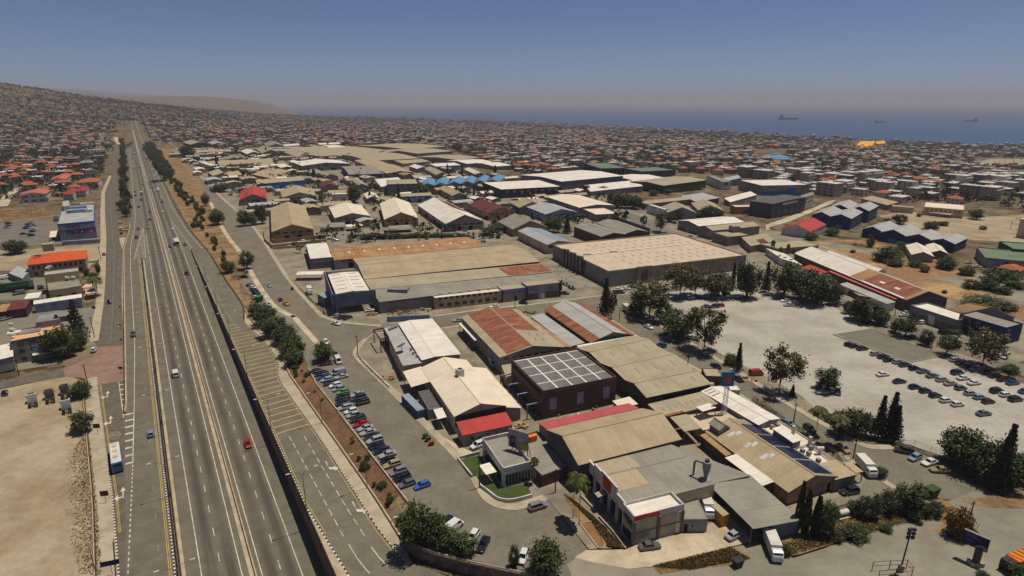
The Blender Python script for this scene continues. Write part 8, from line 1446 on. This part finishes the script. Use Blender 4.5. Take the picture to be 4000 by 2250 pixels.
heap('B2', (1070,735), 14, (W_YEL, PAL), 'yellow machine parts beside the fascia hall'); heap('B2', (1240,725), 16, (STN, PAL), 'pale stone blocks before the long hall', 4); heap('B2', (1340,715), 14, (STN, PAL, W_BRN), 'stone and timber before the long hall', 4); heap('B2', (1470,700), 14, (PAL, W_CRM), 'stacked pale frames before the office row', 3); heap('B2', (1185,1215), 12, (W_YEL, W_ORA, PAL), 'yellow and orange machine behind the forecourt wall', 2); heap('C3', (360,230), 10, (W_WHT, W_LBL, STN), 'white sheets and rubble beside the brown hall', 4); heap('C3', (560,200), 12, (W_WHT, BG, PAL), 'bins and rubble beside the brown hall', 5); heap('D2', (1090,220), 14, (PAL, STN), 'timber heap beside the red annex', 2); heap('D4', (1330,110), 12, (W_YEL, W_ORA, W_DGR), 'yellow machines beside the street trees', 4); heap('B3', (545,460), 14, (W_WHT, STN, W_RED if False else PAL), 'white scrap heap in the lane beside the store', 4); heap('B3', (330,720), 12, (BG, PAL, W_DGR), 'scrap behind the pale blue shed', 3)
def ship(p, wpx, lab, hull, castle, cranes=False, flip=1):
    w = G(fr('A4', p), SEA_Z); d = w.y*CP + (CAM_H - SEA_Z)*SP; L = wpx/2.415*d/F_PX; t = thing('cargo_ship', lab, 'ship', w, .12); h = L*.075; W = L*.08; k = flip
    MB().add([(-k*L/2,-W,-1),(k*L*.45,-W,-1),(k*L/2,0,-1),(k*L*.45,W,-1),(-k*L/2,W,-1),(-k*L/2,-W,h),(k*L*.42,-W,h),(k*L*.53,0,h*1.25),(k*L*.42,W,h),(-k*L/2,W,h)], [(0,1,6,5),(1,2,7,6),(2,3,8,7),(3,4,9,8),(4,0,5,9),(5,6,7,8,9)]).obj('hull', hull, t); MB().box(min(-k*L*.46,-k*L*.34), max(-k*L*.46,-k*L*.34), -W*.8, W*.8, h, h*2.9).obj('superstructure', castle, t); MB().box(-k*L*.43-1.5, -k*L*.43+1.5, -2, 2, h*2.9, h*3.7).obj('funnel', hull, t)
    for i in range(4 if cranes else 2): x = k*L*(-.22+.19*i); MB().bar((x,0,h), (x,0,h*(3.0 if cranes else 1.8)), L*.012).obj('crane_post', castle, t)
    MB().box(-L*.3, L*.38, -W*.7, W*.7, h, h*1.18).obj('hatch_cover', hull, t)
SH1 = M('ship_dark_hull', (52,44,58), fine=0); SH2 = M('ship_red_hull', (96,50,54), fine=0); SHW = M('ship_castle', (120,108,112), fine=0)
ship((195,283), 185, 'large dark cargo ship on the sea, leftmost', SH1, SHW); ship((1060,312), 105, 'small dark cargo ship on the sea, middle one', SH1, SHW); ship((1910,303), 130, 'red cargo ship with four cranes on the sea', SH2, SH2, True, -1)
def dome(f, p, wpx, h, mats, lab):
    w = on_t(fr(f, p)); d = w.y*CP + CAM_H*SP; R = wpx/FRAMES[f][2]*d/F_PX/2; t = thing('round_hall', lab, 'hall', w); MB().lathe([(R*.96,-1),(R*.96,h)], n=28).obj('wall', W_CRM, t); MB().lathe([(R*1.03,h),(R*.75,h+R*.14),(R*.35,h+R*.24),(R*.32,h+R*.30),(R*.05,h+R*.33)], n=28).obj('roof', mats, t)
dome('A4', (60,690), 280, 8, R_BLU, 'round hall with light blue domed roof in the town')
b = Bd('yellow_pavilion', 'bright yellow roofed pavilion near the shore', 'pavilion'); YR = M('roof_bright_yellow', (232,168,20), (220,156,24), scale=.1, fine=.05); b.mono('A4', (1010,490), (870,488), (805,528), 10, 8, wall=YR, roof=YR, rect=False); b.mono('A4', (1100,486), (1020,488), (1025,505), 10, 8, wall=YR, roof=YR, rect=False)
TPAINT = M('town_paint', (255,255,255), source='col', fine=0.06, fscale=0.5, rough=0.9)
def inpoly(p, P):
    c = False; j = len(P) - 1
    for i in range(len(P)):
        if (P[i][1] > p[1]) != (P[j][1] > p[1]) and p[0] < (P[j][0]-P[i][0])*(p[1]-P[i][1])/(P[j][1]-P[i][1]) + P[i][0]: c = not c
        j = i
    return c
NOGO = [[fr('A4', p) for p in q] for q in ([(840,1000),(1300,1080),(1900,1090),(2500,1160),(2500,1700),(-900,1700),(-900,1000),(300,960),(440,1000)], [(1950,645),(2500,640),(2500,740),(1950,715)], [(780,470),(1120,470),(1120,540),(780,540)], [(-150,560),(200,560),(200,700),(-150,700)])]
NOGO += [[fr('A3', p) for p in ((-50,800),(560,790),(1010,770),(1480,775),(2100,815),(2420,860),(2420,1500),(-50,1500))], [fr('A2', p) for p in ((-100,640),(400,540),(1360,530),(1850,560),(2150,680),(2420,760),(2420,1500),(-100,1500))], [(-200,790),(150,790),(230,790),(430,760),(430,2250),(-200,2250)], [(440,560),(470,540),(700,560),(900,600),(1100,560),(1100,1200),(440,1200)]]
def free(w, r):
    for x, y, q, _ in FOOT:
        if abs(w.x-x) < q + r and abs(w.y-y) < q + r and math.hypot(w.x-x, w.y-y) < q*.8 + r: return False
    return True
HB = M('house_wall_white', (206,198,184), source='object', fine=0.08); HWIN = GLS
def house_proto(kind):
    t = thing('house', 'x', 'house'); w, d, h = dict(tile=(6,5.2,6), flat=(6.5,5.4,6.6), low=(5.5,4.6,3.6), flats=(9,6.5,13))[kind]; MB().box(-w,w,-d,d,-1.5,h).obj('wall', HB, t)
    if kind == 'tile': MB().add([(-w-.6,-d-.6,h),(w+.6,-d-.6,h),(w+.6,d+.6,h),(-w-.6,d+.6,h),(-w*.4,0,h+2.2),(w*.4,0,h+2.2)], [(0,1,5,4),(1,2,5),(2,3,4,5),(3,0,4),(3,2,1,0)]).obj('roof', R_TIL, t)
    else:
        r = MB().box(-w-.15,w+.15,-d-.15,d+.15,h,h+.5).obj('roof', W_WHT, t)
        for x in (-w*.5, w*.3, w*.65): MB().tube([(x-.8,d*.3,h+1.6),(x+.8,d*.3,h+1.6)], .5, 8).obj('water_tank', W_WHT, r)
    for z in np.arange(1.0, h - 1.6, 3.0):
        for s in (-1, 1):
            for k in range(3): x = -w*.66 + w*.66*k; MB().box(x-.8,x+.8,s*d-.06,s*d+.06,z,z+1.4).obj('window', HWIN, t)
        if kind == 'flats': MB().box(-w,w,-d-1.3,-d-.05,z-.2,z+.75).obj('balcony', HB, t)
    return t
HP = {k: house_proto(k) for k in ('tile', 'flat', 'low', 'flats')}; register(None); HUSED = {}
HLAB = dict(tile='house with orange tiled hip roof', flat='pale flat roofed house with roof tanks', low='low flat roofed house with roof tanks', flats='flat roofed apartment block with balconies')
WALLC = [(186,174,154),(166,152,132),(204,194,178),(150,140,124),(174,152,132),(130,122,112)]; ROOFC = [(156,100,70),(142,96,70),(166,112,80),(134,100,76),(150,120,92)]; FLATC = [(200,192,180),(184,176,164),(150,142,130),(126,120,112),(164,150,132),(206,200,190)]
rt = random.Random(21); cand = []; TT = []
def cells(s0, s1, n0, n1, st, dens):
    for s in np.arange(s0, s1, st):
        for n_ in np.arange(n0, n1, st):
            a, b2 = s + rt.uniform(-.3,.3)*st, n_ + rt.uniform(-.3,.3)*st; w = SN(a, b2)
            if w.y < 120: continue
            if -36 < b2 < 34 and a < 2300 or (34 <= b2 < 372 and a < 1340): continue
            z = terrain(a, b2)
            if z < SEA_Z + 3 or b2 > coast_n(a) - 70: continue
            w.z = z; p = proj(w)
            if not (-250 < p[0] < 4250 and 380 < p[1] < 1400) or any(inpoly(p, q) for q in NOGO): continue
            yield w, a, b2, p, rt.random() < dens * (0.25 if wob(a * 4.1, b2 * 5.3) > .45 else .95)
for blk in ((200,2200,-1000,-36,21,.74),(2200,3600,-900,400,34,.45),(-400,3000,372,1500,20,.80),(1340,2600,-36,372,21,.7),(-400,4600,1500,2400,27,.84),(3000,5600,300,1500,36,.7),(4600,8200,-200,2300,60,.5)):
    for w, a, b2, p, hs2 in cells(*blk):
        if z_ := (w.z > 45 and rt.random() < min(.95, (w.z-45)/60)): hs2 = False
        if hs2 and free(w, 9): cand.append((w.y*CP + 86*SP, w, a, b2))
        for _ in range(3 if w.y < 1700 else 2):
            if rt.random() < (.8 if hs2 else 1): TT.append(w + Vector((rt.uniform(-10,10), rt.uniform(-10,10), 0)))
cand.sort(key=lambda c: c[0]); near, far = cand[:290], cand[290:]
for d, w, a, b2 in near:
    k = 'tile' if (b2 < 0 and rt.random() < .62) or (b2 > 0 and rt.random() < (.12 if w.x > 150 and w.y < 800 else .45)) else rt.choice(('flat','low','flat','flats' if b2 > 372 else 'flat')); src = HP[k]
    if k not in HUSED: HUSED[k] = 1; o = src
    else: o = copy_tree(src)
    o.location = w; o.rotation_euler = (0,0,HD + rt.choice((0,1.5708)) + rt.uniform(-.12,.12)); s_ = rt.uniform(.8,1.15); o.scale = (s_*rt.uniform(.9,1.2), s_, rt.uniform(.85,1.1)); tag(o, HLAB[k] + (' in the town left of the highway' if b2 < 0 else ' in the town behind the estate'), 'house' if k != 'flats' else 'apartment block', 'near houses of the town')
    c = lin(rt.choice(WALLC))
    for ch in o.children: ch.color = c
    FOOT.append((w.x, w.y, 8, None))
V, Fc, C = [], [], []
for d, w, a, b2 in far:
    shore = b2 > coast_n(a) - 700; tall = shore and rt.random() < .35 or (b2 > 372 and rt.random() < .10); L, W = rt.uniform(3.6,8), rt.uniform(3.4,6.4); h = rt.uniform(9,22 if shore else 13) if tall else rt.choice((3.6,6.2,6.6,7)); hip = not tall and rt.random() < .32; L *= 1.5 if tall else 1
    if d > 2600: L *= 1.25; W *= 1.25
    an = HD + rt.uniform(-.2,.2); cx, sx = math.cos(an), math.sin(an); k = len(V); rr_ = 1.06 if hip else 1.0
    for z, g in ((-2,1),(h,rr_)):
        for x, y in ((-L,-W),(L,-W),(L,W),(-L,W)): V.append((w.x + (x*cx - y*sx)*g, w.y + (x*sx + y*cx)*g, w.z + z))
    rz = h + (2.0 if hip else .01)
    for x in (-L*.4, L*.4): V.append((w.x + x*cx, w.y + x*sx, w.z + rz))
    Fc += [(k,k+1,k+5,k+4),(k+1,k+2,k+6,k+5),(k+2,k+3,k+7,k+6),(k+3,k,k+4,k+7),(k+4,k+5,k+9,k+8),(k+5,k+6,k+9),(k+6,k+7,k+8,k+9),(k+7,k+4,k+8)]; wc, rc = lin(rt.choice(WALLC)), lin(rt.choice(ROOFC if hip else FLATC)); C += [wc]*4 + [rc]*4
    if not hip and rt.random() < .8:                      # tanks, stair heads
        for _ in range(2 if tall else 1):
            q = len(V); ox, oy = rt.uniform(-L*.6,L*.6), rt.uniform(-W*.5,W*.5); u = rt.uniform(.7,1.6)
            for z in (h, h + rt.uniform(1.2,2.6)):
                for x, y in ((-u,-u),(u,-u),(u,u),(-u,u)): V.append((w.x + (ox+x)*cx - (oy+y)*sx, w.y + (ox+x)*sx + (oy+y)*cx, w.z + z))
            Fc += [(q,q+1,q+5,q+4),(q+1,q+2,q+6,q+5),(q+2,q+3,q+7,q+6),(q+3,q,q+4,q+7),(q+4,q+5,q+6,q+7)]; C += [lin((222,216,208))]*5
    if tall:                                              # dark window and balcony bands
        for z in np.arange(1.2, h - 1.4, 3.1):
            q = len(V); 
            for zz in (z, z + 1.3):
                for x, y in ((-L*.92,-W-.12),(L*.92,-W-.12)): V.append((w.x + x*cx - y*sx, w.y + x*sx + y*cx, w.z + zz))
            Fc.append((q,q+1,q+3,q+2)); C.append(lin((70,66,66)))
me = bpy.data.meshes.new('distant_town'); me.from_pydata(V, [], Fc); at = me.attributes.new('col', 'FLOAT_COLOR', 'FACE'); at.data.foreach_set('color', np.array(C, np.float32).ravel()); me.materials.append(TPAINT); o = bpy.data.objects.new('distant_town', me); COL.objects.link(o); tag(o, 'distant mass of pale and tile roofed houses towards the sea', None, None, 'stuff')
for s in np.arange(300, 5200, 9): TT.append(SN(s, coast_n(s) - rt.uniform(20, 90)));
for _ in range(900):
    w = SN(rt.uniform(430, 1500), rt.uniform(-190, -38)); free(w, 1) and proj(w)[1] < 760 and TT.append(w)
for _ in range(9000):
    s, n_ = rt.uniform(1500, 3900), rt.uniform(-1500, 350); z = terrain(s, n_)
    if z > 25: w = SN(s, n_, z); p = proj(w); (-100 < p[0] < 1400) and TT.append(w)
for _ in range(1600):
    s, n_ = rt.uniform(330, 1330), rt.uniform(50, 372); w = SN(s, n_)
    if w.y > 330 and free(w, -1) and not (sn_of(w)[1] < 75): TT.append(w)
cen = []
for w in TT:
    w.z = terrain(*sn_of(w)); d = max(300, w.y); r_ = rt.uniform(1.6,3.8)*(1 + d/4500); tall = rt.random() < .12; hh = r_*(3.2 if tall else 1.1); r_ *= .45 if tall else 1
    for _ in range(14 if d < 1200 else 9): cen.append((w.x + rt.gauss(0,.55)*r_, w.y + rt.gauss(0,.55)*r_, w.z + hh*rt.uniform(.15,1.5), r_*.42))
cen = np.array(cen); me = leaf_mesh('distant_trees', cen[:,:3], cen[:,3:4], 8, up=np.array([0,0,.5]), asp=.8); me.materials.append(LM['dark']); o = bpy.data.objects.new('distant_trees', me); COL.objects.link(o); tag(o, 'dark trees and scrub between the distant houses', None, None, 'stuff')
FR = [R_TAN, R_BEI, R_GRY, R_CRM, R_WHT, R_LGR, R_BEI]; FRN = ['tan', 'beige', 'dark grey', 'cream', 'white', 'light grey', 'beige']; k = 0
for _ in range(2600):
    s, n_ = rt.uniform(400, 1300), rt.uniform(62, 366); w = SN(s, n_); L, W, h = rt.uniform(5,15), rt.uniform(4,8), rt.uniform(3.2,5.5)
    if w.y < 350 or not free(w, max(L, W)*.72) or w.x > 330 - 0*s: continue
    if any(inpoly(proj(w), q) for q in NOGO[:1]): continue
    t = thing('shed', 'x', 'shed', w, HD + rt.choice((0, 1.5708)), 'small sheds of the estate'); k += 1; ri = rt.randrange(7); rm = FR[ri]; t['label'] = 'small shed with %s roof between the far warehouses' % FRN[ri]; MB().box(-L,L,-W,W,-.2,h).obj('wall', rt.choice((W_GRY, W_CRM, W_TAN)), t)
    for s2 in (-1, 1): q = [Vector((-L-.2,0,h+1.3)), Vector((L+.2,0,h+1.3)), Vector((L+.2,s2*(W+.3),h)), Vector((-L-.2,s2*(W+.3),h))]; mesh('roof_slope', q + [v - Vector((0,0,.15)) for v in q], [(0,1,2,3),(7,6,5,4),(0,4,5,1),(1,5,6,2),(2,6,7,3),(3,7,4,0)], rm, t, uv=[(0,0),(2*L,0),(2*L,W),(0,W)]*2)
    FOOT.append((w.x, w.y, max(L, W), None))
    if k >= 150: break
k = 0
for _ in range(1500):
    s, n_ = rt.uniform(240, 1100), rt.uniform(70, 366); w = SN(s, n_)
    if w.y < 320 or not free(w, 2.5): continue
    kk, cc = rt.choice(('sedan','hatch','suv','van')), rt.choice(('white','silver','dark','white','grey','red','blue')); veh(kk, cc, w + Vector((0,0,.02)), HD + rt.choice((0,1.5708,3.14)), '%s %s parked between the far warehouses' % (cc, KINDN[kk]), 'vehicles parked in the estate yards', lod=1); k += 1
    if k >= 110: break
for f, pts, w_ in (('A2',[(60,385),(180,360),(270,335),(340,305),(352,285)],12),('A4',[(200,700),(260,650),(300,620)],9),('A4',[(2130,700),(1990,745),(1900,770)],9),('A4',[(1350,960),(1600,920),(1760,890)],8),('A1',[(20,1230),(90,1110),(180,1055),(230,1035)],8),('A1',[(1130,640),(1100,600),(1090,570)],8)):
    P = dense([on_t(fr(f, p)) for p in pts], 20)
    for p in P: p.z = tw(p)
    o = ribbon('town_street', P, w_, APR, None, .6); o['kind'] = 'structure'
zone('dry_field', 'A4', [(1955,690),(2100,655),(2500,655),(2500,712),(1960,712)], TANL, .5)
for d_ in (TREES, ):
    for L in d_.values():
        for o in L:
            if o.name not in TUSED:
                for c in list(o.children): bpy.data.objects.remove(c)
                bpy.data.objects.remove(o)
for o, n in RENAME: o.name = n
SAME = {}
for o in bpy.data.objects:
    if o.parent is None and 'label' in o and 'category' in o: SAME.setdefault(o['label'], []).append(o)
for L in SAME.values():
    if len(L) > 1:
        L.sort(key=lambda o: (o.location - cam.location).length)
        for i, o in enumerate(L, 1): o['label'] += ', %d%s nearest' % (i, 'th' if 10 < i % 100 < 14 else {1: 'st', 2: 'nd', 3: 'rd'}.get(i % 10, 'th'))
hz = MB().box(-90000, 90000, -600, 90000, -70, 330).obj('haze', None, fix=True); hz['kind'] = 'stuff'
hm = bpy.data.materials.new('haze_air'); hm.use_nodes = True; hn = hm.node_tree.nodes; hn.remove(hn['Principled BSDF'])
pv = hn.new('ShaderNodeVolumePrincipled'); pv.inputs['Color'].default_value = (0.72, 0.70, 0.78, 1); pv.inputs['Density'].default_value = 0.9e-4; pv.inputs['Anisotropy'].default_value = 0.0
hm.node_tree.links.new(pv.outputs[0], hn['Material Output'].inputs['Volume']); hz.data.materials.append(hm)
